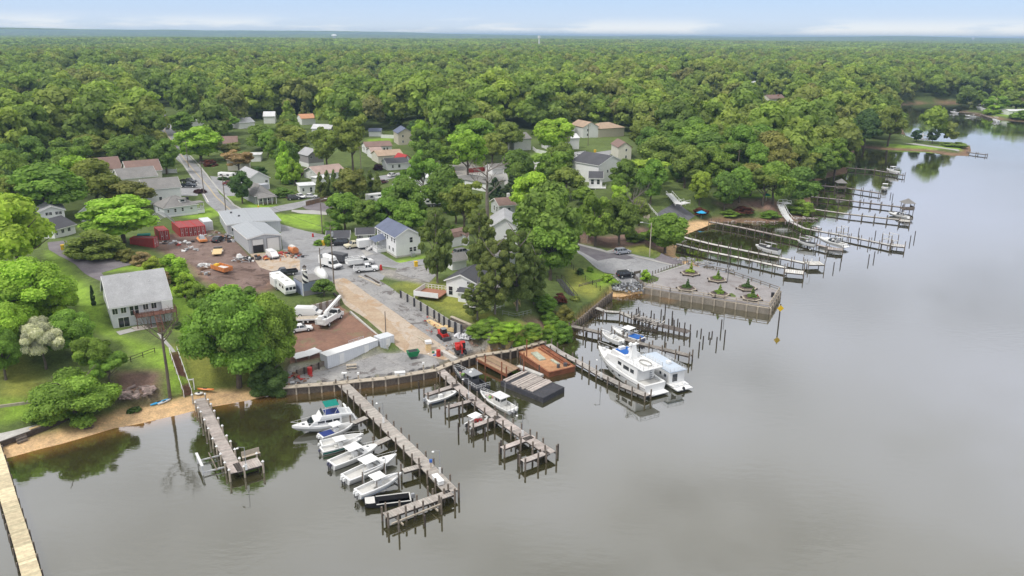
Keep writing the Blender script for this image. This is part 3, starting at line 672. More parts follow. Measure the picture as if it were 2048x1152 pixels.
def trunk_mesh(key,kind,seed):
 rs = random.Random(seed); mb = MB()
 if kind in ('cone','column'): mb.tube((0,0,-0.6),(0,0,13),0.28,0.05,7)
 else:
  top = 7.5 if kind != 'pine' else 13.5
  p = Vector((0,0,-0.6)); r = 0.42
  pts = [p]
  for k in range(4): pts.append(Vector((rs.uniform(-.35,.35) * (k + 1) * .4,rs.uniform(-.35,.35) * (k + 1) * .4,top * (k + 1) / 4)))
  for a,b in zip(pts[:-1],pts[1:]): mb.tube(a,b,r,r * 0.82,7); r *= 0.82
  for k in range(7 if kind != 'bush' else 3):
   a = pts[2].lerp(pts[4],rs.random()) if kind != 'pine' else pts[1].lerp(pts[4],rs.random()); an = k * 2.4 + rs.random()
   b = a + Vector((math.cos(an) * 2.6,math.sin(an) * 2.6,rs.uniform(1.2,3.4))); c = b + Vector((math.cos(an) * 1.6,math.sin(an) * 1.6,rs.uniform(.6,2)))
   mb.tube(a,b,0.17,0.10,5); mb.tube(b,c,0.10,0.04,5)
 return mb.mesh(key,'grey_bark' if kind == 'pine' else 'bark')
CROWNS = {}
def get_crown(kind,det,v):
 k = (kind,det,v)
 if k not in CROWNS:
  sd_ = (sum(map(ord,kind)) * 7 + v * 31 + len(det)) % 9999
  CROWNS[k] = (crown_mesh(f'{kind}_crown',kind,sd_,det),trunk_mesh(f'{kind}_trunk',kind,sd_))
 return CROWNS[k]
NVAR = {'near': 2,'mid': 4,'far': 4}
TREE_DISCS = []
GREENS_ = dict(bright=(0.165,0.270,0.042),green=(0.105,0.185,0.038),mid=(0.085,0.145,0.036),dark=(0.050,0.095,0.034),deep=(0.036,0.065,0.034),olive=(0.112,0.155,0.042),brown=(0.120,0.135,0.046),
    yellow=(0.170,0.240,0.045),purple=(0.075,0.030,0.036),blossom=(0.62,0.66,0.50),cedar=(0.098,0.138,0.050),pinkish=(0.19,0.16,0.10),red=(0.17,0.06,0.04))
GREENS = {k: (tuple(c * t_ * (1.8 if k in ('bright','yellow') else 1.75) for c,t_ in zip(v,(1.2,1.08,.88))) if k not in ('blossom','purple','red') else v) for k,v in GREENS_.items()}
RT = random.Random(5)
def tree_at(x,y,z,w,h,kind,colr,name,label,cat='tree',group=None,det=None):
 D = dist_of((x,y,z))
 det = det or ('near' if D < 175 else ('mid' if D < 520 else 'far'))
 v = RT.randrange(NVAR[det])
 cm,tm = get_crown(kind,det,v)
 root = bpy.data.objects.new(name,None); COL.objects.link(root); root.location = (x,y,z); root.rotation_euler = (0,0,RT.uniform(0,6.28))
 root.scale = (w / 12,w / 12,h / 15); tag(root,label,cat,group)
 o = bpy.data.objects.new('crown',cm); COL.objects.link(o); o.parent = root
 c = GREENS[colr] if isinstance(colr,str) else colr; j = RT.uniform(0.9,1.12); o.color = (c[0] * j * RT.uniform(.92,1.1),c[1] * j,c[2] * j,1)
 if kind != 'column' or D < 200:
  o = bpy.data.objects.new('trunk',tm); COL.objects.link(o); o.parent = root
 TREE_DISCS.append((x,y,w / 2)); return root
NT = [0]
def tree(px,base,wpx,top,kind,colr,label,name=None,cat='tree',group=None,det=None):
 """tree seen with its foot at (px, base), crown wpx pixels wide, top at pixel row top"""
 p = G(px,base); D = dist_of(p); w = wpx * D / FPX
 hor = math.hypot(p.x,p.y); d = ray(px,top); ztop = CAMH + d[2] * hor / math.hypot(d[0],d[1]); h = max(1.0,ztop - p.z)
 nm = name or {'cone': 'conifer_tree','pine': 'pine_tree','bush': 'shrub','column': 'arborvitae'}.get(kind,'leafy_tree')
 NT[0] += 1
 return tree_at(p.x,p.y,p.z - 0.1,w,h,kind,colr,nm,label,cat if kind != 'bush' or cat != 'tree' else 'shrub',group,det)
def bare_tree(px,base,wpx,top,label,seed=1,colr='grey_bark',twigs=5,trunk_frac=0.45,r0=0.35,name='bare_tree'):
 p = G(px,base); D = dist_of(p); w = wpx * D / FPX; hor = math.hypot(p.x,p.y); d = ray(px,top); h = CAMH + d[2] * hor / math.hypot(d[0],d[1]) - p.z
 rs = random.Random(seed); t = MB(); b = MB()
 root = thing(name,label,'bare tree',(p.x,p.y,p.z - 0.1)); tf = h * trunk_frac
 t.tube((0,0,-0.5),(0.1,0,tf * .5),r0,r0 * .8,8); t.tube((0.1,0,tf * .5),(0,0.1,tf),r0 * .8,r0 * .65,8); t.tube((0,0.1,tf),(0.2,0,h * .8),r0 * .65,r0 * .15,7)
 def grow(a,dr,L,r,lev):
  e = a + dr * L; b.tube(a,e,r,r * .6,5 if lev < 2 else 3,cap=False)
  if lev >= twigs: return
  for k in range(3 if lev < 3 else 2):
   nd = (dr + Vector((rs.uniform(-.75,.75),rs.uniform(-.75,.75),rs.uniform(-.2,.55)))).normalized()
   grow(e if k else a.lerp(e,.7),nd,L * rs.uniform(.6,.8),r * .55,lev + 1)
 for k in range(6):
  an = k * 2.4 + rs.random(); a = Vector((0,0,tf)).lerp(Vector((.2,0,h * .75)),k / 6)
  grow(a,Vector((math.cos(an),math.sin(an),rs.uniform(.5,1.1))).normalized(),w * .20,r0 * .35,1)
 t.build('trunk',colr,root); b.build('branches',colr,root); return root
# ------------------------------------------------------------------ trees and shrubs that stand out in the photograph
for a in [
 (40,560,150,376,'broad','bright','big bright green tree at the left edge above the lawn and driveway'),
 (62,668,165,508,'round','bright','large rounded yellow-green tree left of the lawn beside the grey-roofed house'),
 (118,655,85,556,'round','bright','light green tree leaning over the lawn from the left tree mass'),
 (5,730,100,590,'round','bright','yellow-green tree cut by the left edge below the large rounded one'),
 (92,738,76,628,'spread','blossom','tree covered in white blossom on the left'),
 (148,712,90,612,'broad','green','green tree directly right of the white blossoming tree'),
 (192,760,75,672,'spread','green','loose green tree on the slope below the big left house'),
 (12,760,70,640,'round','green','dark leafy tree at the left edge left of the white blossoms'),
 (150,832,150,706,'bush','green','big dark green bushy tree above the sandy beach'),
 (222,770,60,700,'spread','green','thin light tree on the bank right of the dark bushy tree'),
 (98,438,140,318,'broad','green','large green oak above the small white house on the left'),
 (195,412,100,312,'broad','olive','olive oak in front of the brown-roofed houses'),
 (248,484,140,388,'round','bright','big rounded bright green tree left of the red containers'),
 (192,508,100,440,'bush','olive','low olive tree beside the yellow bin and driveway'),
 (258,418,95,358,'broad','brown','brownish olive tree behind the rounded bright tree'),
 (28,420,70,345,'round','green','green tree at the left edge beside the large oak'),
 (478,775,175,560,'broad','green','tall spreading tree with bare lower trunk above the beach'),
 (548,762,120,578,'broad','green','tall green tree beside the dirt lot with the bucket truck'),
 (522,772,100,620,'round','mid','low full tree filling the gap beside the ivy covered shrub'),
 (418,700,95,588,'round','green','lighter spreading tree on the slope right of the wooden stairs'),
 (538,784,78,694,'bush','dark','dark ivy covered shrub at the right end of the beach'),
 (512,770,34,742,'bush','green','small bright shrub on the sand at the end of the beach'),
 (648,592,48,556,'broad','mid','small rounded tree beside the blue-grey shed'),
 (690,462,72,378,'round','green','bright bushy tree right of the leyland row'),
 (735,464,64,392,'round','mid','second bushy tree behind the dark-roofed sheds'),
 (778,462,70,388,'round','green','bushy tree above the blue-roofed house gable'),
 (822,470,76,398,'broad','green','green tree right behind the blue-roofed house'),
 (665,466,42,430,'bush','green','shrub behind the utility pole and dark-roofed shed'),
 (852,478,44,440,'bush','olive','olive shrub right of the blue-roofed house'),
 (572,366,52,276,'cone','bright','pointed bright green tree in the middle of the houses'),
 (590,372,34,318,'round','bright','bright tree beside the pointed one'),
 (592,368,30,338,'round','purple','dark purple plum tree beside the pointed bright tree'),
 (485,407,46,340,'round','dark','dark rounded tree on the corner beside the porch house'),
 (566,392,46,366,'bush','mid','spreading shrub over the corner of the porch house'),
 (402,324,90,250,'round','bright','round bright yellow-green tree beside the street'),
 (366,270,52,222,'round','green','green tree on the right of the far street end'),
 (400,385,26,374,'bush','purple','dark red bush beside the two parked pickups'),
 (420,332,28,312,'bush','red','reddish maple above the dark parked car'),
 (478,345,62,302,'spread','pinkish','pink blossoming tree by the white house'),
 (455,320,58,285,'spread','brown','brown budding tree beside the street'),
 (655,342,66,254,'spread','olive','tall olive oak, left one of the pair in the middle'),
 (706,344,74,230,'spread','olive','tallest olive oak, right one of the pair in the middle'),
 (585,315,80,246,'broad','olive','broad olive oak left of the oak pair'),
 (525,300,80,245,'broad','mid','green tree above the pink blossoming tree'),
 (445,270,70,222,'round','green','green tree behind the round bright street tree'),
 (515,235,55,176,'round','green','taller bright green tree beyond the houses'),
 (296,332,66,266,'broad','dark','dark tree left of the street'),
 (255,330,80,268,'broad','mid','green oak behind the brown-roofed houses'),
 (180,320,80,265,'broad','olive','olive oak behind the large left oak'),
 (935,366,82,264,'spread','bright','tall bright green tree in front of the red fence'),
 (895,340,50,290,'round','green','rounded tree left of the tall bright tree'),
 (850,320,66,255,'round','mid','dark green tree beside the beige gabled house'),
 (845,400,66,308,'spread','green','loose green tree with pale top above the campers'),
 (873,412,60,345,'round','green','soft green tree above the white boats in storage'),
 (1108,306,84,229,'round','bright','round bright green tree inside the white fence'),
 (1030,346,56,298,'round','green','rounded dark tree beside the white vinyl fence'),
 (985,330,60,262,'broad','olive','olive oak behind the bright tall tree'),
 (1015,305,66,240,'broad','olive','brown-green oak left of the fenced house'),
 (928,470,84,366,'spread','olive','leaning olive tree left of the grey cottage'),
 (1025,400,60,348,'cone','deep','dark cedar behind the grey cottage chimney'),
 (990,400,44,352,'cone','deep','dark cedar beside the dead tree'),
 (1095,545,150,352,'broad','mid','huge brownish-green tree in the middle of the bluff'),
 (1100,560,112,430,'round','green','dense dark green tree in front of the huge bluff tree'),
 (1062,400,60,340,'round','green','bright tree behind the huge bluff tree'),
 (1130,400,80,330,'broad','olive','olive tree left of the white deck house'),
 (1165,410,50,372,'round','green','round tree directly below the white deck house'),
 (1190,492,78,384,'round','green','leafy tree left above the park parking lot'),
 (1238,492,80,392,'round','mid','leafy tree right above the silver parked car'),
 (1330,506,90,420,'round','green','light green tree beside the street lamp and boat ramp'),
 (1285,378,84,316,'spread','yellow','pale yellow-green tree right of the white gable house'),
 (1312,355,88,268,'broad','olive','olive oak right of the taupe house'),
 (1368,376,76,282,'broad','olive','tall olive oak above the slope of white stairs'),
 (1420,372,76,292,'round','green','green tree right of the tall slope oak'),
 (1450,350,60,282,'broad','olive','olive tree behind the slope trees'),
 (1398,412,46,338,'round','yellow','narrow yellow-green tree on the slope'),
 (1448,422,62,336,'round','mid','dark leafy tree on the slope above the beach'),
 (1500,392,66,322,'broad','brown','brown-green tree on the right slope lawn'),
 (1545,408,80,318,'broad','green','tree above the white zigzag stairway'),
 (1596,412,86,330,'broad','mid','shore tree right of the zigzag stairway'),
 (1600,428,52,392,'bush','green','bright shoreline shrub at the foot of the stairway point'),
 (1625,372,76,290,'round','mid','shore tree above the pier with the small grey shelter'),
 (1668,352,64,272,'round','green','bright shore tree leaning over the creek'),
 (1640,330,80,246,'broad','olive','tall olive shore tree behind the leaning one'),
 (1695,325,46,262,'spread','yellow','yellowish tree at the water right of the shore wood'),
 (1728,296,62,214,'broad','dark','dark tree at the root of the grassy spit'),
 (1775,292,60,205,'broad','olive','olive tree beside the docks on the spit'),
 (1795,268,36,222,'round','mid','small rounded tree at the creek mouth docks'),
 (1864,287,22,256,'round','deep','dark conifer-like tree alone on the spit'),
 (1832,284,22,258,'round','deep','small dark tree left on the spit'),
 (1905,292,50,280,'bush','mid','long low hedge clump at the spit end'),
 (1990,226,44,190,'round','green','rounded tree left of the far right house'),
 (1478,404,66,330,'broad','green','slope tree between the dark leafy tree and the brown-green one'),
 (1525,412,70,336,'spread','olive','slope tree standing over the teal umbrella'),
 (2030,224,66,180,'round','olive','broad tree over the house on the far right shore'),
 (1985,228,30,205,'bush','bright','bright bush left of the far right house'),
 (2046,236,40,214,'bush','green','green bush at the right edge by the far shore'),
]: tree(*a)
for a in [
 (875,566,62,412,'ragged pine left of the white sheds, beside the road'),
 (960,545,60,412,'ragged pine behind the white deck house roof'),
 (990,628,74,470,'tall olive cedar, left of the close group by the white house'),
 (1034,622,80,450,'tallest olive cedar in the middle of the close group'),
 (1068,606,56,490,'olive cedar, right of the close group on the bluff'),
 (955,640,60,562,'low cedar in front of the small white annex'),
]: tree(a[0],a[1],a[2],a[3],'pine','cedar',a[4])
bare_tree(974,440,105,296,'tall dead tree with bare grey limbs behind the grey cottage',3,'grey_bark',4,0.35,0.7)
bare_tree(340,796,120,610,'leafless tree with a long bare trunk in front of the house deck',8,'bark',5,0.62,0.32)
bare_tree(1262,470,95,362,'twiggy grey-brown tree between the leafy trees and the dark rock slope',5,'grey_bark',5,0.3,0.45)
for i,(px,py,w,top,c,lb) in enumerate([
 (252,520,40,486,'brown','faded shrub at the left start of the hedgerow by the yard'),(284,528,42,496,'pinkish','second pale shrub of the hedgerow below the red container'),(312,540,44,500,'yellow','yellowish shrub in the hedgerow left of the dirt yard'),
 (345,560,64,495,'bright','tallest bright green shrub in the hedgerow beside the dirt yard'),(372,588,46,532,'bright','bright shrub above the clipped arborvitae hedge'),(400,600,44,552,'green','green shrub beyond the end of the arborvitae hedge'),
 (430,596,46,556,'bright','bright shrub at the lower edge of the dirt yard'),(462,590,40,560,'bright','leafy shrub in front of the travel trailer'),(325,568,34,528,'pinkish','straw coloured shrub at the corner of the big left house'),
 (500,600,46,562,'mid','leafy shrub left of the travel trailer'),(210,690,20,676,'green','low shrub on the lawn below the left house'),(356,655,24,638,'dark','dark shrub beside the brown deck'),
 (262,824,16,812,'dark','small dark beach shrub, left one of two'),(272,822,20,808,'dark','small dark beach shrub, right one of two'),(612,480,0,0,'',''),
 (648,458,0,0,'',''),(612,503,0,0,'',''),(660,490,26,462,'green','ivy shrub at the foot of the tall utility pole'),(638,490,24,474,'green','shrub by the road bend and mailboxes'),
 (1290,559,22,530,'bright','young bright tree in the triangular lawn of the plaza'),(1215,562,26,540,'bright','bright sapling beside the parking lot corner'),(1180,543,16,528,'green','small shrub on the grass beside the park road'),(1160,548,18,530,'dark','dark shrub beside the sloping wire fence'),
 (960,668,60,636,'green','bright vine mound above the timber wall, left'),(1000,680,60,645,'bright','bright vine mound above the timber wall, middle'),(1040,690,54,655,'bright','bright vine mound behind the crane truck'),
 (1060,678,50,650,'yellow','yellow-tipped shrub above the crane truck'),(1092,684,60,650,'green','dense shrub behind the rusty barge'),(1122,680,54,632,'green','dense dark shrub at the water by the old pier'),(1100,650,50,616,'green','shrub on the bank above the old pier'),
 (1130,640,40,600,'brown','rusty coloured shrub on the bank by the steps'),(1095,618,46,584,'green','green shrub on the upper bank'),(1120,605,30,580,'red','reddish shrub on the upper bank beside the stairs'),(980,652,50,628,'green','dense green creeper on the terrace edge below the cedars'),(1020,662,54,636,'bright','bright creeper patch below the terrace garden wall'),(1062,664,50,640,'green','leafy thicket between terrace and crane truck'),(1108,668,50,640,'bright','bright thicket above the water near the old pier'),(1082,604,44,576,'mid','thicket at the right of the cedars'),(1140,652,34,624,'green','shrub overhanging the leaning bulkhead'),
 (1150,600,24,588,'olive','olive weeds beside the ruined bulkhead'),
 (1488,424,40,408,'red','reddish low shrubs on the right bank, left patch'),(1462,430,40,414,'green','green low shrubs on the right bank above the pier root'),(1540,434,46,416,'green','green low shrubs on the right bank below the teal umbrella'),(1346,452,36,428,'green','shrub at the lower edge of the dark rock slope'),(1400,428,34,410,'red','reddish shrubs right of the dark rock slope'),
 (1300,480,44,450,'green','low shrub left of the light green tree'),(1270,482,40,455,'mid','undergrowth below the twiggy tree'),(900,468,38,440,'mid','undergrowth left of the white gambrel shed'),(1040,470,40,440,'green','undergrowth right of the white barn'),
 (1140,480,50,440,'dark','undergrowth at the top of the park road'),(690,494,0,0,'',''),(450,360,26,348,'dark','dark hedge by the white camper'),(475,360,30,340,'mid','shrub behind the white camper'),(520,350,30,325,'dark','dark shrub above the white steep-roofed house'),
 (790,395,24,375,'mid','shrub beside the neighbourhood driveway'),(757,340,22,322,'purple','purple shrub beside the tan-roofed house')]):
 if w: tree(px,py,w,top,'bush',c,lb,'shrub','shrub')
for i in range(12):      # clipped hedge of narrow evergreens
 t = i / 11; px = 356 + t * 40; py = 570 + t * 42
 tree(px,py,8.5,py - 17,'column','dark','narrow dark arborvitae in the hedge beside the lawn of the left house','arborvitae','hedge plant','arborvitae hedge row')
tree(188,612,13,566,'column','deep','single dark arborvitae at the gable of the left house','arborvitae','hedge plant')
for i in range(9):
 t = i / 8; px = 642 + t * 114
 tree(px,400 - 6 * t - (4 if i % 2 else 0),28,340 - 8 * math.sin(t * 3),'cone','cedar','tall olive-brown conifer in the row beside the side road','conifer_tree','tree','row of tall conifers beside the side road')
# ------------------------------------------------------------------ buildings
HOUSES = []; HBOX = []
def win(parent,o,ux,uz,u,z,w,h,kind='window',frame='white_paint',depth=0.05,two=True):
 """window on a wall: o = wall origin, ux = along, uz = up, outward = ux x uz"""
 out = ux.cross(uz); c = o + ux * u + uz * z
 m = Matrix((ux,uz,out)).transposed()
 def bx(mb,cu,cz,d,su,sz,sd):
  vs = [c + m @ Vector((cu + a * su / 2,cz + b * sz / 2,d + e * sd / 2)) for a in (-1,1) for b in (-1,1) for e in (-1,1)]
  mb.add(vs,[(0,1,3,2),(4,6,7,5),(0,4,5,1),(2,3,7,6),(0,2,6,4),(1,5,7,3)])
 t = 0.09; f = MB()
 for s in (-1,1):
  bx(f,s * (w / 2 + t / 2),0,depth / 2,t,h + 2 * t,depth); bx(f,0,s * (h / 2 + t / 2),depth / 2,w,t,depth)
 if two: bx(f,0,0,depth / 2,0.05 if w > h * .8 else w,h if w > h * .8 else 0.05,depth * 0.9)
 fr = f.build(kind,frame,parent)
 g = MB(); bx(g,0,0,0.012,w,h,0.02)
 g.build('pane','glass',fr); return fr
def house(label,A,B,depth,wh,rh,roof='gx',wall='siding_white',roofm='roof_grey',wins=None,z=None,name='house',cat='house',over=0.35,doors=None,chimney=None,base=None,L=None,trim=True,extra=None,garage=None):
 pa = G(*A) if z is None else P(A[0],A[1],z); pb = G(*B) if z is None else P(B[0],B[1],z)
 z0 = (pa.z + pb.z) / 2 if z is None else z; rz = yaw(pa,pb); L = L or math.hypot(pb.x - pa.x,pb.y - pa.y); Dp = depth
 root = thing(name,label,cat,(pa.x,pa.y,z0),rz); HOUSES.append((pa.x + L / 2 * math.cos(rz) - Dp / 2 * math.sin(rz),pa.y + L / 2 * math.sin(rz) + Dp / 2 * math.cos(rz),max(L,Dp) * .55,label))
 cx_ = [(pa.x + a * L * math.cos(rz) - c_ * Dp * math.sin(rz),pa.y + a * L * math.sin(rz) + c_ * Dp * math.cos(rz),z0 + e) for a in (0,1) for c_ in (0,1) for e in (0,wh + rh * .6)]
 bx_,by_,bd_ = proj(*zip(*cx_)); HBOX.append((bx_.min(),by_.min(),bx_.max(),by_.max(),bd_.min()))
 w = MB(); b = -2.5
 if roof in ('gx',): # gable ends left and right
  prof = [(0,b),(Dp,b),(Dp,wh),(Dp / 2,wh + rh),(0,wh)]
  vs = [(x,p[0],p[1]) for x in (0,L) for p in prof]; n = 5
  w.add(vs,[tuple(range(n)),tuple(range(n,2 * n))[::-1]] + [(k,n + k,n + (k + 1) % n,(k + 1) % n) for k in range(n)])
 elif roof in ('gy','gambrel'):
  prof = [(0,b),(L,b),(L,wh),(L / 2,wh + rh),(0,wh)] if roof == 'gy' else [(0,b),(L,b),(L,wh),(L * .84,wh + rh * .62),(L / 2,wh + rh),(L * .16,wh + rh * .62),(0,wh)]
  vs = [(p[0],y,p[1]) for y in (0,Dp) for p in prof]; n = len(prof)
  w.add(vs,[tuple(range(n)),tuple(range(n,2 * n))[::-1]] + [(k,n + k,n + (k + 1) % n,(k + 1) % n) for k in range(n)])
 else: w.box((L / 2,Dp / 2,(wh + b) / 2),(L,Dp,wh - b))
 wo = w.build('wall',wall,root)
 r = MB(); o = over; t = 0.16
 def slab(pts):       # thin roof plane, pts ccw from above
  n = (Vector(pts[1]) - Vector(pts[0])).cross(Vector(pts[2]) - Vector(pts[1])).normalized()
  if n.z < 0: n = -n
  k = len(pts); vs = [Vector(p) + n * 0.03 for p in pts] + [Vector(p) + n * (0.03 + t) for p in pts]
  r.add(vs,[tuple(range(k))[::-1],tuple(range(k,2 * k))] + [(i,(i + 1) % k,k + (i + 1) % k,k + i) for i in range(k)])
 if roof == 'gx':
  s = rh / (Dp / 2)
  slab([(-o,-o,wh - o * s),(L + o,-o,wh - o * s),(L + o,Dp / 2,wh + rh),(-o,Dp / 2,wh + rh)]); slab([(-o,Dp / 2,wh + rh),(L + o,Dp / 2,wh + rh),(L + o,Dp + o,wh - o * s),(-o,Dp + o,wh - o * s)])
 elif roof == 'gy':
  s = rh / (L / 2)
  slab([(-o,-o,wh - o * s),(L / 2,-o,wh + rh),(L / 2,Dp + o,wh + rh),(-o,Dp + o,wh - o * s)]); slab([(L / 2,-o,wh + rh),(L + o,-o,wh - o * s),(L + o,Dp + o,wh - o * s),(L / 2,Dp + o,wh + rh)])
 elif roof == 'gambrel':
  q4 = [(-.05,wh),(L * .16,wh + rh * .62),(L / 2,wh + rh),(L * .84,wh + rh * .62),(L + .05,wh)]
  for p,q_ in zip(q4[:-1],q4[1:]): slab([(p[0],-o,p[1]),(q_[0],-o,q_[1]),(q_[0],Dp + o,q_[1]),(p[0],Dp + o,p[1])])
 elif roof == 'hip':
  i = min(L,Dp) / 2; zz = wh + rh; k = rh / i * o
  a,b_,c,d = (-o,-o,wh - k),(L + o,-o,wh - k),(L + o,Dp + o,wh - k),(-o,Dp + o,wh - k)
  if L >= Dp: e,f = (i,Dp / 2,zz),(L - i,Dp / 2,zz); slab([a,b_,f,e]); slab([c,d,e,f]); slab([b_,c,f]); slab([d,a,e])
  else: e,f = (L / 2,i,zz),(L / 2,Dp - i,zz); slab([a,b_,e]); slab([b_,c,f,e]); slab([c,d,f]); slab([d,a,e,f])
 else: r.box((L / 2,Dp / 2,wh + 0.12),(L + 2 * o,Dp + 2 * o,0.24))
 ro = r.build('roof',roofm,root)
 X,Y,Z = Vector((1,0,0)),Vector((0,1,0)),Vector((0,0,1))
 F = {'f': (Vector((0,0,0)),X),'r': (Vector((L,0,0)),Y),'l': (Vector((0,Dp,0)),-Y)}
 for f,lst in (wins or {}).items():
  og,ux = F[f]; span = L if f == 'f' else Dp
  for wv in lst:
   u,zz,ww,hh_ = wv[:4]; u = u if f != 'l' else 1 - u
   win(root,og,ux,Z,u * span,zz,ww,hh_,'window')
 for f,u,dw,dh,dz in (doors or []):
  og,ux = F[f]; span = L if f == 'f' else Dp; u = u if f != 'l' else 1 - u
  out = ux.cross(Z); c = og + ux * u * span + Z * (dz + dh / 2) + out * 0.04
  MB().bar(c - ux * dw / 2,c + ux * dw / 2,0.08,dh).build('door','white_paint',root)
 if trim and roof != 'flat' and dist_of((pa.x,pa.y,z0)) < 330:
  g = MB(); s = rh / ((Dp if roof == 'gx' else L) / 2)
  if roof == 'gx':
   g.bar((-o,-o - .06,wh - o * s),(L + o,-o - .06,wh - o * s),0.12,0.22)
   for x in (-o - .04,L + o + .04): g.bar((x,-o,wh - o * s),(x,Dp / 2,wh + rh),0.08,0.26); g.bar((x,Dp / 2,wh + rh),(x,Dp + o,wh - o * s),0.08,0.26)
  elif roof == 'gy':
   g.bar((-o,-o - .04,wh - o * s),(L / 2,-o - .04,wh + rh),0.08,0.26); g.bar((L / 2,-o - .04,wh + rh),(L + o,-o - .04,wh - o * s),0.08,0.26)
   for x in (-o - .06,L + o + .06): g.bar((x,-o,wh - o * s),(x,Dp + o,wh - o * s),0.12,0.2)
  elif roof == 'hip':
   g.bar((-o,-o - .05,wh - .1),(L + o,-o - .05,wh - .1),0.1,0.18)
  if g.v: g.build('trim','white_paint',root)
 if chimney:
  cx,cy,ch,cm = chimney
  MB().box((cx * L,cy * Dp,(wh + ch) / 2 + wh / 2 + .2),(0.8,0.6,ch)).build('chimney',cm,ro)
 if base: MB().box((L / 2,Dp / 2,base[0] / 2 - 1.2),(L + 0.06,Dp + 0.06,base[0] + 2.4)).build('foundation',base[1],root)
 if garage:
  for u,gw,gh in garage: MB().box((u * L,-0.05,gh / 2),(gw,0.08,gh)).build('garage_door','white_paint',root)
 if extra: extra(root,L,Dp,wh,rh)
 return root
def rail_mb(mb,pts,h=1.0,sp=1.8,n=3,r=0.05,post=0.1,col=None,z=0):
 for a,b in zip(pts[:-1],pts[1:]):
  a,b = Vector(a),Vector(b); d = (b - a); L = d.length; k = max(1,round(L / sp))
  for i in range(k + 1):
   p = a + d * i / k; mb.bar(p,p + Vector((0,0,h)),post)
  for j in range(n): zz = h * (j + 1) / n - .04; mb.bar(a + Vector((0,0,zz)),b + Vector((0,0,zz)),r,r * 1.6)
def h1_extra(root,L,D,wh,rh):
 dk = MB(); zf = 2.35
 for i in range(18): dk.box((L * .36 + i * 0.41 + .2,-1.3,zf),(0.38,2.6,0.08))
 d = dk.build('deck','brown_deck',root)
 r = MB(); x0,x1 = L * .36,L * .36 + 7.4
 rail_mb(r,[(x0,-0.1,zf),(x0,-2.6,zf),(x0 + 3.2,-2.6,zf)],1.0,1.2,3); rail_mb(r,[(x0 + 4.3,-2.6,zf),(x1,-2.6,zf),(x1,-.1,zf)],1.0,1.2,3)
 for x in (x0 + .1,x0 + 2.5,x0 + 5,x1 - .1): r.bar((x,-2.5,-1.5),(x,-2.5,zf),0.15)
 r.build('railing','brown_deck',d)
 MB().box((x1 - 1.3,-0.7,zf + 1.1),(2.0,0.12,2.0)).build('privacy_screen','white_paint',d)
 s = MB(); sx = x0 + 3.75
 for i in range(12): s.box((sx,-2.7 - i * .3,zf - .2 - i * .21),(1.0,.28,.06))
 for q_ in (-.5,.5):
  s.bar((sx + q_,-2.6,zf - .1),(sx + q_,-6.3,zf - 2.7),0.07,0.25); s.bar((sx + q_,-2.6,zf + .9),(sx + q_,-6.3,zf - 1.75),0.06)
  for i in range(4): s.bar((sx + q_,-2.7 - i * 1.15,zf - .2 - i * .8),(sx + q_,-2.7 - i * 1.15,zf + .85 - i * .8),.07)
 s.build('stairs','brown_deck',root)
 v = MB()
 for x,y in ((L * .42,D * .42),(L * .72,D * .3)): v.tube((x,y,wh + rh * y / (D / 2) * 1),(x,y,wh + rh * y / (D / 2) + .45),.09)
 for x in (L * .25,L * .58): v.box((x,D * .53,wh + rh * .97),(.9,.5,.35))
 v.build('roof_vent','white_metal',root)
house('two storey white house with large plain grey roof and brown deck on the left lawn',(228,659),(341,640),12.0,4.6,4.5,'gx','siding_lightgrey','roof_grey',z=5.4,L=10.7,
  wins={'f': [(.06,3.55,.9,1.1),(.20,3.55,.9,1.1),(.34,3.2,.8,1.9),(.41,3.2,.8,1.9),(.57,3.55,.9,1.1),(.71,3.55,.9,1.1),(.93,3.3,.9,1.6),(.18,1.15,1.9,1.9)],
   'l': [(.28,3.6,.8,1.1),(.45,3.6,.8,1.1),(.6,5.7,.9,1.3),(.75,3.6,.8,1.1),(.82,3.6,.8,1.1),(.55,1.4,.7,.5)]},extra=h1_extra)
def w1_extra(root,L,D,wh,rh):
 p = MB(); y0 = D * .52; y1 = D * .86
 p.box((-1.3,(y0 + y1) / 2,.45),(2.6,y1 - y0,.9)); d = p.build('porch','white_paint',root)
 r = MB()
 for y in (y0 + .1,(y0 + y1) / 2,y1 - .1): r.bar((-2.5,y,.9),(-2.5,y,3.0),.14)
 rail_mb(r,[(-2.5,y0 + .1,.9),(-2.5,y1 - 1.4,.9)],.9,.5,2); rail_mb(r,[(-2.5,y0 + .1,.9),(0,y0 + .1,.9)],.9,.5,2)
 r.build('railing','white_paint',d)
 MB().add([(-3.0,y0 - .3,2.95),(-3.0,y1 + .3,2.95),(0,y1 + .3,3.5),(0,y0 - .3,3.5),(-1.2,(y0 + y1) / 2,4.3),(0,(y0 + y1) / 2,4.4)],[(0,1,4),(1,2,5,4),(3,0,4,5),(0,3,2,1),(2,3,5)]).build('porch_roof','roof_slate',d)
 s = MB()
 for i in range(5): s.box((-2.7 - i * .28,y1 - .7,.8 - i * .17),(.28,1.3,.12))
 rail_mb(s,[(-2.6,y1 - .05,.6),(-4,y1 - .05,-.2)],.9,.7,2); rail_mb(s,[(-2.6,y1 - 1.35,.6),(-4,y1 - 1.35,-.2)],.9,.7,2); s.build('steps','white_paint',d)
 ac = MB().box((L * .62,-1.0,.5),(.9,.8,.9)); ac.build('air_conditioner','grey_metal',root)
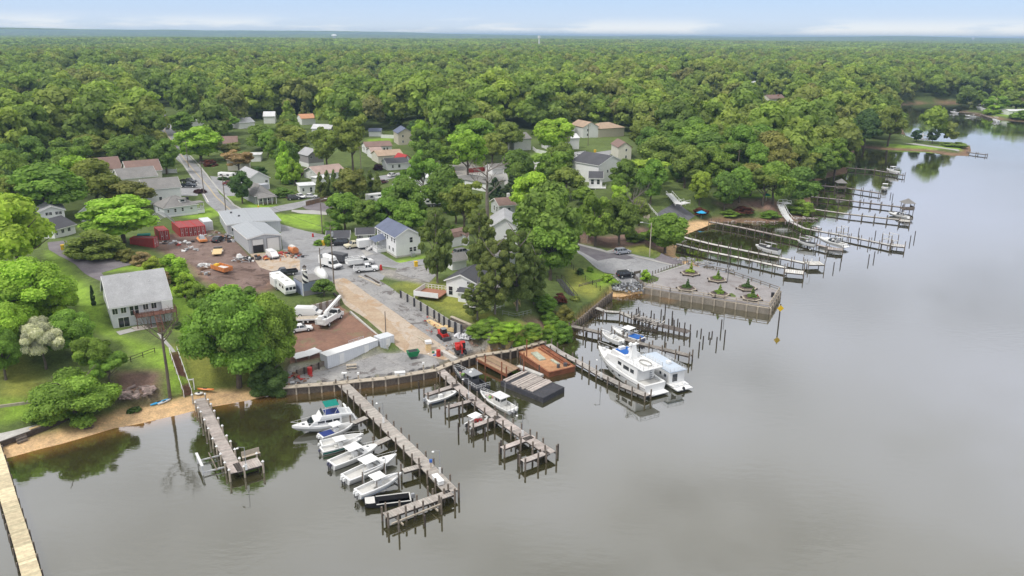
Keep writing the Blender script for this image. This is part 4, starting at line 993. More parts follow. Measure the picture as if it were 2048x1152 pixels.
house('white two storey house with blue slate roof and front porch beside the road',(793,516),(841.5,508.5),13.2,5.4,1.9,'gy','siding_white','roof_slate',
  wins={'f': [(.62,4.2,.8,1.3),(.6,1.7,.75,1.1),(.76,1.7,.75,1.1)],'l': [(.07,4.3,.8,1.2),(.2,4.3,.8,1.1),(.42,4.3,.8,1.2),(.53,4.3,.8,1.2),(.83,4.3,.7,1.2),(.92,4.3,.7,1.2),(.15,1.7,.9,1.0),(.34,1.7,.9,1.0)]},extra=w1_extra,base=(0.4,'concrete'))
def w2_extra(root,L,D,wh,rh):
 d = MB(); d.box((-2.9,-1.5,.9),(5.8,5.6,.2)); dk = d.build('deck','brick',root)
 r = MB()
 for a,b in (((-5.8,1.2),(-5.8,-4.3)),((-5.8,-4.3),(0,-4.3))):
  r.bar((a[0],a[1],1.45),(b[0],b[1],1.45),.12,1.1)
 for y in (-4.2,1.2): r.bar((-5.7,y,-2),(-5.7,y,1),.2)
 rail_mb(r,[(-5.8,1.25,1),(0,1.25,1)],1,.8,2); r.build('parapet','white_paint',dk)
house('white house with dark roof on the bluff behind the ragged cedars',(893,592),(940,600),8.0,3.9,1.5,'gy','siding_white','roof_dark',L=7.0,
  wins={'f': [(.75,3.7,.6,.5),(.42,1.8,.7,1.0),(.75,1.8,.7,1.0),(.15,1.5,.9,1.9)],'l': [(.35,1.7,.9,1.9),(.6,2.0,.5,.9),(.72,2.0,.5,.9)]},extra=w2_extra)
house('low white annex with small windows at the edge of the bluff',(916,603),(951,608),5.5,2.3,.5,'gx','siding_white','roof_dark',L=5.8,wins={'f': [(.2,1.5,.55,.8),(.33,1.5,.55,.8),(.62,1.5,.55,.8),(.78,1.5,.55,.8)],'r': [(.4,1.5,.6,.8)]},name='annex',cat='annex')
house('white low building seen between the cedar trunks',(996,604),(1022,600),6,2.4,.8,'gx','siding_white','roof_weathered',L=5.2,name='annex',cat='annex',doors=[('f',.8,.9,1.9,.2)])
house('plain white barn-like building with grey gable roof between the trees',(983,490),(1037,490),12,5.2,2.2,'gy','siding_white','roof_grey',z=6.8,wins={'f': [(.55,2.4,1.4,.3)]},name='barn',cat='barn')
house('small building with grey roof and porch below the white barn',(984,530),(1030,527),6,2.7,1.1,'gx','siding_white','roof_weathered',wins={'f': [(.3,1.5,.7,1.1),(.7,1.5,.7,1.1)]})
def chim(root,L,D,wh,rh): MB().box((L * .9,D * .6,wh + 1.2),(.8,.8,3.0)).build('chimney','white_paint',root)
house('grey cottage with brown roof and white chimney',(999,433),(1030,431),7.5,3.4,1.5,'gx','siding_lightgrey','roof_brown',wins={'f': [(.2,1.9,.8,1.2),(.62,1.9,.8,1.2)],'l': [(.3,1.9,.8,1.4),(.6,1.9,.8,1.4)]},extra=chim)
house('narrow white shed with tall gambrel roof',(884,493),(899,496),5.5,2.6,1.8,'gambrel','siding_white','roof_brown',name='shed',cat='shed')
house('squat white shed with rounded brown roof',(912,491),(934,491),4.5,2.2,1.0,'gambrel','siding_white','roof_brown',name='shed',cat='shed',doors=[('f',.5,1.3,1.8,.1)])
house('white shed with grey shingled roof beside the gravel lot',(905,541),(933,537),3.6,2.5,1.1,'gx','siding_white','roof_weathered',name='shed',cat='shed')
house('long white shed with black roof behind the minivan',(655,489),(698,488),3.4,2.0,1.3,'gambrel' if False else 'gx','siding_white','roof_dark',name='shed',cat='shed')
house('dark grey shed with white double doors and black roof',(714,482),(748,481),3.2,2.0,1.2,'gx','siding_taupe','roof_dark',name='shed',cat='shed',doors=[('f',.5,1.4,1.7,.1)],wins={'f': [(.18,1.2,.5,.8),(.82,1.2,.5,.8)]})
# marina shop: two joined steel buildings
def shop_extra(root,L,D,wh,rh):
 g = MB(); g.box((L * .745,-.05,1.75),(3.0,.1,3.5)); g.build('garage_door','white_paint',root)
 g = MB(); g.box((L * .28,-.05,2.8),(2.7,.1,1.4)); g.build('garage_door','white_paint',root)
 MB().box((L * .28,-.02,1.05),(2.7,.06,2.1)).build('doorway','black',root)
 f = MB()
 for x,w_ in ((L * .28,2.7),(L * .745,3.0)):
  for s in (-1,1): f.box((x + s * (w_ / 2 + .1),-.08,1.75),(.2,.16,3.6))
  f.box((x,-.08,3.62),(w_ + .4,.16,.18))
 f.build('door_frame','grey_metal',root)
 s = MB()
 for k,(x,y) in enumerate(((.25,.35),(.25,.65),(.75,.35))): s.box((x * L,y * D,wh + rh * .55),(1.8,3.2,.1),ry=(-1 if x < .5 else 1) * math.atan2(rh,L / 2))
 s.build('skylight','white_metal',root)
house('light grey metal workshop with two white roll-up doors, one half open',(499,508),(564,499.5),16.0,4.0,.8,'gy','metal_panel','metal_roof',name='workshop',cat='workshop',z=6.0,over=.25,extra=shop_extra)
def shop2(root,L,D,wh,rh):
 v = MB()
 for x,y in ((.2,.75),(.3,.45)): v.tube((L * x,D * y,wh),(L * x,D * y,wh + .8),.3,.3)
 v.build('roof_vent','dark_metal',root)
house('low long metal building with a flat pale grey roof behind the workshop',(457,473),(562,463),19.0,3.2,.4,'gy','metal_panel','metal_roof',name='workshop',cat='workshop',z=6.2,over=.2,extra=shop2,wins={'f': [(.1,1.8,.8,.8)]})
def shedx(root,L,D,wh,rh):
 c = MB()
 for x in (0,L): c.bar((x,-.02,0),(x,-.02,wh),.16)
 c.build('corner_trim','white_paint',root); MB().box((L / 2,-.03,.5),(L,.06,1.0)).build('lower_cladding','siding_taupe',root)
house('flat-roofed blue-grey shed with one white window above the sheet piling',(607,592),(633,587),5.0,2.9,0,'flat','siding_blue','roof_weathered',name='shed',cat='shed',z=5.9,L=4.4,wins={'f': [(.62,1.7,1.0,.9)]},extra=shedx,over=.05)
# neighbourhood
H = house
H('small white house with dark roof on the left behind the driveway',(110,477),(152,466),8.5,2.4,1.9,'gx','siding_white','roof_dark',wins={'f': [(.12,1.4,.5,1.1),(.4,1.4,.9,.9),(.7,1.4,.9,.9)],'l': [(.35,1.5,.9,1.1)]})
H('white house gable with two window pairs behind the small dark-roofed house',(84,455),(133,450),8,4.4,1.2,'gy','siding_white','roof_grey',wins={'f': [(.3,3.6,.8,.8),(.42,3.6,.8,.8),(.7,3.6,.8,.8),(.82,3.6,.8,.8)]})
H('grey gabled garage half hidden by the big round tree',(163,443),(202,444),8,3,2.0,'gy','siding_white','roof_grey',name='garage',cat='garage')
def cott(root,L,D,wh,rh):
 p = MB().box((L + 1.1,1.6,.5),(2.2,3.2,1)); pp = p.build('porch','white_paint',root)
 r = MB(); rail_mb(r,[(L + 2.1,3.1,1),(L + 2.1,.1,1),(L,.1,1)],1.0,.5,2)
 for y in (.15,3.05): r.bar((L + 2.1,y,1),(L + 2.1,y,3.2),.14)
 r.build('railing','white_paint',pp); MB().box((L + 1.1,1.6,3.25),(2.5,3.6,.15)).build('porch_roof','roof_weathered',pp)
 d = MB().box((L * .62,D * .22,wh + rh * .55),(1.8,1.6,1.0)); dd = d.build('dormer','white_paint',root); MB().box((L * .62,D * .2,wh + rh * .55 + .6),(2.3,2.2,.14)).build('roof','roof_weathered',dd)
 MB().box((L * .62,D * .22 - .82,wh + rh * .55),(1.2,.05,.5)).build('pane','glass',dd)
H('light grey cottage with weathered hip roof, dormer and side porch',(330,435),(396,428),9,3.0,2.4,'hip','siding_lightgrey','roof_weathered',wins={'f': [(.12,1.9,.5,.8),(.33,1.9,.6,1.0),(.55,1.9,.6,1.0),(.82,1.9,.6,.6)],'l': [(.5,1.9,.8,1.1)]},extra=cott,base=(.6,'white_paint'),chimney=(.85,.4,1.6,'black'))
H('white two storey house with long grey-brown roof behind the cottage',(292,410),(364,404),9,5.0,2.4,'gx','siding_white','roof_weathered',wins={'f': [(.25,3.9,.9,1.0),(.42,1.6,.8,1.2)]})
H('cream house with dark shingled roof in the cluster by the street',(242,376),(316,369),11,3.2,2.6,'gx','siding_cream','roof_weathered',wins={'r': [(.5,1.8,.8,1)]})
H('brown-roofed house with square white skylight',(258,362),(325,357),12,3.2,3.2,'gx','siding_cream','roof_brown')
H('cream end house with brown roof, leftmost of the brown-roofed row',(200,358),(246,354),12,3.4,3.6,'gx','siding_cream','roof_brown')
H('white steep-roofed house with grey shingles beside the white camper',(499,382),(540,378),14,4.2,2.2,'gy','siding_white','roof_grey',wins={'f': [(.86,2.9,.8,.8)]})
def porchh(root,L,D,wh,rh):
 r = MB()
 for k in range(5): r.bar((L * k / 4 - (0 if k < 4 else .1),-2.2,0),(L * k / 4 - (0 if k < 4 else .1),-2.2,2.5),.2)
 r.build('porch_post','white_paint',root); s = MB(); rail_mb(s,[(0,-2.2,.1),(L,-2.2,.1)],.8,.5,2,.05,.06); s.build('railing','brown_deck',root)
 MB().add([(-.4,-2.6,2.4),(L + .4,-2.6,2.4),(L * .8,.8,3.6),(L * .2,.8,3.6),(-.4,-2.6,2.25),(L + .4,-2.6,2.25),(L * .8,.8,3.4),(L * .2,.8,3.4)],[(0,1,2,3),(4,7,6,5),(0,4,5,1),(1,5,6,2),(2,6,7,3),(3,7,4,0)]).build('porch_roof','roof_weathered',root)
 MB().box((L * .75,D * .35,wh + rh * .7),(3.0,3.0,1.8)).build('dormer','siding_grey',root)
H('grey bungalow with weathered roof and wide white-posted porch on the corner',(512,409),(548,405),13,2.8,2.8,'hip','siding_grey','roof_weathered',wins={'f': [(.3,1.5,.7,1.1),(.7,1.5,.7,1.1)]},extra=porchh,chimney=(.6,.5,2.6,'brick'))
H('cream house behind the pink blossoming tree',(456,342),(500,340),9,4.4,1.6,'gx','siding_cream','roof_tan')
H('low white flat-roofed building behind the blossoming tree',(497,324),(522,323),7,2.8,0,'flat','siding_white','roof_white',name='outbuilding',cat='outbuilding')
H('brown-roofed house behind the budding street tree',(448,302),(476,301),10,3.4,2.6,'gx','siding_white','roof_brown')
H('white patio roof in front of the pink-roofed ranch',(640,372),(664,368),5,2.6,0,'flat','siding_white','roof_white',name='patio_roof',cat='patio roof')
H('white low house right of the tall oak pair',(744,318),(766,317),8,3,1.4,'gx','siding_white','roof_pink')
H('long flat-roofed white building in the trailer court',(905,372),(975,384),9,3.0,0,'flat','siding_white','roof_weathered',name='outbuilding',cat='outbuilding')
H('white house with pale roof behind the campers',(822,372),(862,372),9,3.2,1.4,'gx','siding_white','roof_white')
H('small white building with flat white roof beside the two white cars',(601,388),(632,386),6,2.7,0,'flat','siding_white','roof_white',name='outbuilding',cat='outbuilding',wins={'f': [(.2,1.4,.6,1),(.7,1.3,.7,1.6)]})
H('grey-brown house with white lower floor and grey gable',(618,336),(648,333),9,5.0,2.2,'gy','siding_taupe','roof_grey',wins={'f': [(.2,4.2,.8,.9),(.75,4.2,.8,.9)]},base=(1.8,'white_paint'))
H('ranch house with pinkish roof and white patio cover',(636,362),(690,355),10,2.6,2.0,'gx','siding_white','roof_pink',over=.6,wins={'f': [(.3,1.4,1.2,1)]})
H('small green-roofed outbuilding beside the pink-roofed ranch',(624,358),(640,358),7,2.6,.8,'gx','siding_beige','roof_green',name='outbuilding',cat='outbuilding')
H('white stuccoed house with brown roof and arched window',(733,308),(784,306),9,3.2,1.6,'gx','siding_white','roof_brown',wins={'f': [(.3,2,.8,1),(.7,2,.8,1),(.82,2,.8,1)],'l': [(.5,2,1.4,1.6)]})
H('house with a tan roof in front of the brown-roofed white house',(757,327),(806,323),9,3.0,1.7,'gx','siding_cream','roof_tan')
H('small white house with dark grey roof right of the tan-roofed house',(775,341),(818,338),7,2.8,1.5,'gx','siding_white','roof_dark',wins={'f': [(.25,1.5,.7,1.1),(.55,1.5,.9,1.2)]})
H('little white house with a bright red roof',(806,336),(824,334),8,3.0,2.0,'gy','siding_white','roof_red')
H('beige two storey house with dark gable roof at the edge of the wood',(797,290),(828,289),12,5.6,2.2,'gy','siding_beige','roof_slate',wins={'f': [(.3,4.2,.8,1),(.3,1.6,.8,1)],'l': [(.3,4.2,1,1.2),(.7,4.2,1,1.2)]})
H('white house with an orange roof in the wood edge',(604,250),(631,249),9,3.6,2.0,'gx','siding_white','roof_orange')
H('white roofed building with many vents beyond the street',(528,247),(550,247),10,4,2.2,'gx','siding_white','roof_white')
H('white house fragment with pale roof left of the vented one',(480,258),(510,255),9,3,2.2,'gx','siding_white','roof_white')
H('house with a blue-grey roof near the far street end',(380,254),(412,252),9,3.2,2.0,'gx','siding_white','roof_grey')
H('white house with a blue tarp roof seen between the tall oaks',(672,286),(694,286),8,3.2,1.6,'gx','siding_white','roof_grey')
H('white ranch behind the orange roof',(624,268),(662,270),9,3,1.8,'gx','siding_white','roof_white')
H('tan-roofed house right of the oak pair',(668,276),(690,276),8,3,1.8,'gx','siding_white','roof_pink')
H('house with long blue-grey roof by the back fence',(738,273),(762,273),7,2.6,1.2,'gx','siding_white','roof_slate')
H('large pale house with complex tan roof behind the trees',(1166,276),(1196,275),14,5.6,2.4,'gy','siding_white','roof_tan',wins={'f': [(.3,4,.9,1.2),(.3,1.6,.9,1.2)]})
H('long tan-roofed wing of the large pale house',(1196,275),(1248,272),12,4.5,2.4,'hip','siding_beige','roof_tan')
H('taupe two storey house with dark brown roof',(1236,321),(1262,319),13,5.4,2.0,'gy','siding_cream','roof_brown',wins={'f': [(.6,4.2,.7,1.0),(.6,1.4,.7,1.0)],'r': [(.1,4.2,.7,1.0),(.1,1.4,.7,1.0)]})
H('tall white gabled house with dark roof overlooking the creek',(1196,370),(1247,362),14,7.2,2.8,'gy','siding_white','roof_dark',z=8.0,wins={'f': [(.35,4.6,.7,1.0),(.7,4.4,.7,1.0)]})
def deckh(root,L,D,wh,rh):
 for zf in (0.3,-2.2):
  d = MB().box((L / 2 + .4,-1.6,zf),(L + 2,3.0,.25)); dk = d.build('deck','white_paint',root)
  r = MB(); rail_mb(r,[(-.5,-3,zf),(L + 1.3,-3,zf),(L + 1.3,0,zf)],1.0,1.0,2)
  for x in (-.4,L / 2,L + 1.2): r.bar((x,-3,zf - 3),(x,-3,zf),.2)
  r.build('railing','white_paint',dk)
H('white deck house with dark roof and two stacked white decks',(1178,376),(1204,374),8,3.4,1.6,'gx','siding_white','roof_dark',wins={'f': [(.25,2,1.0,1.6),(.7,2,1.0,1.6)]},extra=deckh)
H('pale grey wing with dark roof beside the white gabled house',(1174,348),(1197,346),9,4,2.0,'gy','siding_lightgrey','roof_slate')
H('white two storey house inside the white fence',(1096,300),(1158,298),10,5.0,1.5,'gx','siding_white','roof_white',wins={'f': [(.2,2,.9,1.2),(.6,2,.9,1.2)]})
H('white house behind the brown-green oak',(1028,302),(1062,300),10,5.2,2.2,'gx','siding_white','roof_weathered')
H('small grey roofed shed beside the dead tree',(985,350),(1018,346),6,2.4,1.3,'gx','siding_white','roof_weathered',name='shed',cat='shed')
H('pinkish house with brick gable on the right wooded shore',(1538,208),(1569,207),10,4,2.6,'gx','siding_cream','roof_brown',wins={'f': [(.3,2,1,1.2)]},chimney=(.7,.3,3.0,'brick'))
H('grey roofed house in front of the pinkish one',(1536,219),(1576,217),8,2.6,1.6,'gx','siding_white','roof_slate')
H('white roof peeping out of the right wood',(1504,176),(1523,176),10,4,2.4,'gx','siding_white','roof_white')
H('pale house at the top of the right wood',(1420,217),(1436,217),8,4,2,'gx','siding_cream','roof_tan')
H('white house on the far right shore with a brown gable roof',(2010,214),(2036,213),16,4.6,3,'gy','siding_cream','roof_tan')
H('long white house at the right edge on the far shore',(2017,230),(2062,230),9,3.0,1.0,'gx','siding_white','roof_white',wins={'f': [(.2,1.7,1.2,1.1),(.45,1.7,1.2,1.1)]})
H('small white waterside cabin on the far right shore',(2000,228),(2012,228),5,2.4,1.0,'gx','siding_white','roof_white',name='cabin',cat='cabin')
for (x0,x1,y,lb) in ((1576,1598,84,'leftmost of the distant white buildings on the horizon'),(1604,1622,87,'second distant white building on the horizon'),(1632,1652,89,'third distant white building on the horizon'),(1654,1684,89,'long distant white building, rightmost on the horizon')):
 H(lb,(x0,y),(x1,y),25,14,5,'gx','siding_white','roof_white',name='building',cat='building')
for (x0,x1,y,lb) in ((727,741,117,'pale building left in the distant clearing'),(820,830,117,'small pale building right of the distant clearing'),(832,846,118,'grey roofed building right of the distant clearing'),(600,616,178,'white house front hidden in the middle wood'),(622,634,176,'white house half hidden in the middle wood'),(745,756,180,'pale house deep in the middle wood')):
 H(lb,(x0,y),(x1,y),12,7,4,'gx','siding_white','roof_grey',name='house',cat='house')
# distant water tower and mast
p = G(1078,98); t = thing('water_tower','slim pale water tower standing above the distant wood','water tower',(p.x,p.y,p.z))
MB().tube((0,0,0),(0,0,30),2.2,1.4,10).build('shaft','white_paint',t); MB().tube((0,0,30),(0,0,37),4,4,12).build('tank','white_paint',t)
for px,lb in ((1945,'white dome-topped tank on the far right horizon'),(669,'white dome on the far left horizon')):
 p = G(px,84); t = thing('water_tank',lb,'water tank',(p.x,p.y,p.z)); MB().tube((0,0,0),(0,0,30),8,8,14).build('body','white_paint',t); MB().dome((0,0,30),15,14,.6).build('dome','white_paint',t)
# ------------------------------------------------------------------ walls, fences, bulkheads
def wall(name,label,cat,pts,top,bot,thick,matname,posts=None,cap=None,zs=None,postm='dark_timber',face=None):
 """pts in pixels (optionally with z of the top edge); top/bot relative to ground unless zs given"""
 W_ = []
 for p in pts:
  g = G(p[0],p[1]) if len(p) == 2 else P(p[0],p[1],p[2]); W_.append(g)
 c = W_[0]; root = thing(name,label,cat,(c.x,c.y,c.z))
 mb = MB(); pm = MB(); cm = MB()
 k = 0; first = True
 for a,b in zip(W_[:-1],W_[1:]):
  L = math.hypot(b.x - a.x,b.y - a.y); r = yaw(a,b)
  # wall piece in its own frame so panel seams run with it
  for i in range(max(1,int(L / 3))):
   n = max(1,int(L / 3)); p = a.lerp(b,i / n); q_ = a.lerp(b,(i + 1) / n)
   x,y = Vector((q_.x - p.x,q_.y - p.y,0)),None
   n_ = Vector((-x.y,x.x,0)).normalized() * thick / 2
   vs = []
   for e in (p,q_):
    for s in (-1,1):
     for zz in (bot,top): vs.append(Vector((e.x,e.y,e.z)) + n_ * s + Vector((0,0,zz)) - c)
   mb.add(vs,[(0,1,3,2),(4,6,7,5),(0,4,5,1),(2,3,7,6),(1,5,7,3),(0,2,6,4)])
  if cap: cm.bar(a - c + Vector((0,0,top + .04)),b - c + Vector((0,0,top + .04)),cap,0.14)
  if posts:
   m_ = max(1,round(L / posts[0]))
   for i in range(m_ + (b is W_[-1])):
    p = a.lerp(b,i / m_) - c; n_ = Vector((-(b.y - a.y),b.x - a.x,0)).normalized() * (thick / 2 + posts[1] * .5) * (posts[3] if len(posts) > 3 else -1)
    pm.bar(p + n_ + Vector((0,0,bot)),p + n_ + Vector((0,0,top + posts[2])),posts[1])
 mb.build('panel',matname,root)
 if pm.v: pm.build('posts',postm,root)
 if cm.v: cm.build('cap',cap and 'pale_timber',root)
 return root
wall('bulkhead','grey timber bulkhead along the gravel apron from the beach to the piers','bulkhead',[(567,776,1.3),(668,768,1.3),(770,758,1.3),(871,741,1.3),(903,728,1.3)],0.1,-2.8,0.35,'old_timber',posts=(2.4,.26,.55),cap=1.3,postm='pale_timber')
wall('bulkhead','dark bulkhead of heavy timbers behind the rusty work ramp','bulkhead',[(903,728,1.4),(951,713,1.4),(984,708,1.4),(1018,703,1.4),(1060,692,1.4),(1088,684,1.3)],0.1,-2.8,0.6,'dark_timber',posts=(1.8,.35,.3),cap=1.1,postm='old_timber')
wall('bulkhead','leaning old timber bulkhead below the bank beside the ruined pier','bulkhead',[(1144,650,1.2),(1166,634,1.2),(1185,617,1.3),(1197,608,1.3),(1209,597,1.4),(1221,589,1.4)],0.2,-2.8,0.5,'old_timber',posts=(1.2,.3,.5),postm='old_timber')
wall('bulkhead','weathered timber bulkhead wall round the plaza','bulkhead',[(1288,574,1.6),(1340,584,1.6),(1430,598,1.6),(1539,615.5,1.6),(1559.5,582.5,1.6),(1452,545.5,1.6)],-0.15,-3.0,0.4,'pier_fascia',posts=(2.6,.3,.1,-1),cap=.5,postm='pale_timber')
wall('retaining_wall','steel sheet piling holding the grass beside the travel trailer','retaining wall',[(600,616,5.75),(640,606,5.75),(676,597,5.75)],0,-2.6,.3,'sheet_pile',posts=(1.6,.3,.05),cap=None,postm='old_timber')
wall('retaining_wall','dark timber end of the sheet pile wall beside the ramp','retaining wall',[(668,588,5.75),(677,596,5.75)],.3,-2.8,.5,'dark_timber')
wall('retaining_wall','low timber wall behind the white container','retaining wall',[(592,742,2.3),(650,722,2.5),(655,716,2.6)],.1,-1.6,.3,'old_timber',posts=(1.6,.25,.2),postm='dark_timber')
wall('retaining_wall','low concrete kerb wall between the dirt lot and the ramp','retaining wall',[(700,622,4.25),(730,648,3.6),(766,679,2.8),(775,690,2.5)],.05,-1,.35,'concrete')
wall('retaining_wall','long plank wall with black steel posts below the grass bank','retaining wall',[(803,583,5.9),(830,598,5.6),(870,622,5.0),(900,641,4.6)],.1,-1.8,.2,'grey_plank_wall',posts=(2.3,.32,.15,-1),postm='black_steel')
wall('retaining_wall','tall plank wall section with black posts near the white sandbags','retaining wall',[(900,645,4.3),(925,655,4.1)],.5,-2.6,.25,'grey_plank_wall',posts=(2.0,.4,.2,-1),postm='black_steel')
wall('timber_wall','long weathered timber beam wall running behind the crane truck','timber wall',[(902,634,4.9),(940,650,4.2),(1010,682,2.8)],.1,-1.6,.35,'old_timber',cap=.7)
wall('timber_beams','heavy timber beams lying along the edge of the broken asphalt','timber',[(718,554),(760,573)],.35,.0,.4,'pale_timber'); wall('timber_beams','shorter timber beams lying beside the long ones','timber',[(730,552),(758,567)],.3,0,.35,'dark_timber')
wall('concrete_barrier','short row of concrete blocks at the foot of the ramp','concrete blocks',[(884,706,1.5),(912,722,1.4)],.6,-.3,.8,'concrete')
wall('kerb','pale timber edging along the foot of the black-posted wall','edging',[(858,634),(912,664)],.3,-.2,.3,'pale_timber')
def fence(name,label,pts,h,matname,posts=(2.4,.12,.1),cat='fence',postm='white_paint'):
 return wall(name,label,cat,pts,h,0.02,.07,matname,posts=posts,postm=postm)
fence('vinyl_fence','white vinyl fence curving round the bright green tree',[(1066,300),(1072,305),(1116,315),(1170,309)],1.6,'vinyl_fence')
fence('vinyl_fence','long white vinyl fence behind the neighbourhood lane',[(1068,328),(1100,334),(1140,341),(1178,349)],1.5,'vinyl_fence')
fence('vinyl_fence','white vinyl fence beside the bluff trees',[(985,345),(1010,348),(1046,358)],1.7,'vinyl_fence')
fence('vinyl_fence','short white fence beside the street on the left',[(322,347),(354,346)],1.6,'vinyl_fence')
fence('vinyl_fence','white back garden fence right of the blue-grey roof',[(762,276),(790,277)],1.8,'vinyl_fence')
fence('red_fence','dark red board fence behind the white lot',[(888,352),(910,350)],1.8,'red_fence',postm='red_paint'); fence('red_fence','dark red board fence right of the dead tree',[(935,346),(975,342),(1010,334)],1.8,'red_fence',postm='red_paint')
fence('wood_fence','brown board fence beside the row of tall conifers',[(612,412),(640,405),(666,399)],1.5,'wood_fence',postm='old_timber')
fence('wood_fence','brown board fence in the back yard by the green-roofed outbuilding',[(600,346),(622,346)],1.8,'wood_fence',postm='old_timber')
fence('low_wall','low white wall round the open court by the campers',[(900,352),(918,360),(978,374)],.8,'concrete',cat='wall')
wall('garden_edging','timber edging of the terraced lawn at the left edge','edging',[(0,815),(50,808),(95,796)],.4,-.5,.25,'pale_timber')
def railing(name,label,pts,h=1.0,sp=2.0,n=3,m='pale_timber',r=.06,post=.14,cat='railing',dz=0,split=False):
 W_ = [G(p[0],p[1]) if len(p) == 2 else P(*p) for p in pts]; c = W_[0]; root = thing(name,label,cat,c)
 mb = MB(); rail_mb(mb,[w - c + Vector((0,0,dz)) for w in W_],h,sp,n,r,post)
 if split: mb.build('posts_and_rails',m,root)
 else: mb.build('rails',m,root)
 return root
railing('railing','weathered timber railing along the front of the plaza',[(1288,573,1.6),(1340,583.5,1.6),(1430,597,1.6),(1538.5,613.5,1.6)],1.0,2.6,2,'pale_timber',.09,.18)
railing('railing','white capped railing across the water end of the plaza',[(1539,613,1.6),(1558.5,583,1.6)],1.1,2.2,2,'pale_timber',.12,.2)
railing('railing','timber railing along the back of the plaza',[(1558,582,1.6),(1452,545.5,1.6),(1376,529.5,1.6)],1.0,2.8,2,'old_timber',.09,.2)
railing('railing','timber railing above the grey boulder slope',[(1158,577,2.2),(1185,570,2.0),(1223,560,1.8),(1262,552,1.7),(1288,573,1.6)],1.0,2.2,3,'old_timber',.08,.16)
for i in range(13):
 t_ = i / 12; p = P(1305 + t_ * 68,549 - t_ * 21.5,1.75)
 def mk(r): b = MB().tube((0,0,0),(0,0,.9),.11,.11,8); b.build('post','old_timber',r); MB().dome((0,0,.9),.12,8).build('cap','dark_metal',r)
 place('bollard',mk,'bollard','short timber bollard in the row on the plaza kerb','bollard',p,0,'bollards along the plaza kerb')
for i in range(4):
 p = P(1297 + i * 4,568 - i * 1.2,1.7); place('bollard',mk,'bollard','white-based bollard on the small concrete patch by the plaza lawn','bollard',p,0,'bollards on the concrete patch')
railing('wire_fence','thin wire fence on posts running down the grass bank to the boulders',[(1143,534),(1156,552),(1185,570),(1200,582),(1212,592)],1.3,2.6,3,'dark_timber',.02,.12,'fence')
railing('post_fence','dark split rail fence on the lawn below the left house',[(236,730),(262,724),(310,706)],1.0,2.2,2,'dark_timber',.05,.1,'fence')
railing('lattice_fence','sagging metal fence and garden railing on the bluff terrace',[(1005,630),(1030,636),(1062,628)],1.0,1.6,2,'grey_metal',.04,.08,'fence')
railing('garden_railing','white post railing at the edge of the bluff terrace',[(984,622),(1008,614)],.9,1.6,2,'white_metal',.05,.1)
def stairs_thing(name,label,a,b,za,zb,w,m='brown_deck',railm='brown_deck',cat='stairs',step=.3,rails=True,rh=.9):
 A = P(a[0],a[1],za); B = P(b[0],b[1],zb); root = thing(name,label,cat,A); d = B - A; L = d.length; n = max(4,int(L / step)); s = MB()
 side = Vector((-d.y,d.x,0)).normalized() * w / 2; r = yaw(A,B)
 for i in range(n): p = d * (i + .5) / n; s.box((p.x,p.y,p.z),(math.hypot(d.x,d.y) / n * .86,w,.07),r)
 for k in (-1,1): s.bar(side * k + Vector((0,0,-.1)),side * k + d + Vector((0,0,-.1)),.07,.22)
 s.build('steps',m,root)
 if rails:
  q_ = MB()
  for k in (-1,1):
   o = side * k * 1.04; q_.bar(o + Vector((0,0,rh)),o + d + Vector((0,0,rh)),.07,.1); nn = max(2,int(L / 1.8))
   for i in range(nn + 1): p = o + d * i / nn; q_.bar(p - Vector((0,0,.6)),p + Vector((0,0,rh)),.08)
  q_.build('handrail',railm,root)
 return root
stairs_thing('beach_stairs','long wooden staircase with pale handrail from the walkway to the beach',(347,704),(376,790),5.2,1.0,1.25,'brown_deck','white_paint')
stairs_thing('stairs','orange-brown wooden stairs under the cedars',(1027,592),(1036,610),6.6,4.8,1.5,'fresh_lumber','fresh_lumber')
stairs_thing('stairs','dark metal stair run going down the bank to the park',(1118,558),(1150,598),5.0,2.4,1.3,'dark_metal','dark_timber')
stairs_thing('stairs','upper white stairway coming down the slope from the white deck house',(1338,387),(1357,408),G(1338,387).z + 1.3,G(1357,408).z + 1.3,2.0,'white_paint','white_paint')
stairs_thing('stairs','lower white landing at the end of the upper white stairway',(1356,408),(1374,404),G(1357,408).z + 1.3,G(1357,408).z + 1.3,2.4,'white_paint','white_paint')
stairs_thing('stairs','white flight of stairs right of the shoreline zigzag',(1560,408),(1571,430),4.6,2.4,2.0,'white_paint','white_paint'); stairs_thing('stairs','lowest white flight of stairs reaching the shoreline dock',(1571,430),(1582,443),2.4,1.3,2.0,'white_paint','white_paint')
stairs_thing('platform','round white platform at the head of the shoreline stairs',(1561,406),(1578,405),4.8,4.8,2.4,'white_paint','white_paint','platform')
stairs_thing('stairs','grey plank stair bridge beside the twiggy tree',(1291,418),(1294,442),7.0,4.2,1.6,'pale_timber','pale_timber')
railing('handrail','pale white handrail up the dark rock slope',[(1296,412),(1315,434)],.9,1.8,2,'white_metal',.08,.1,'handrail')
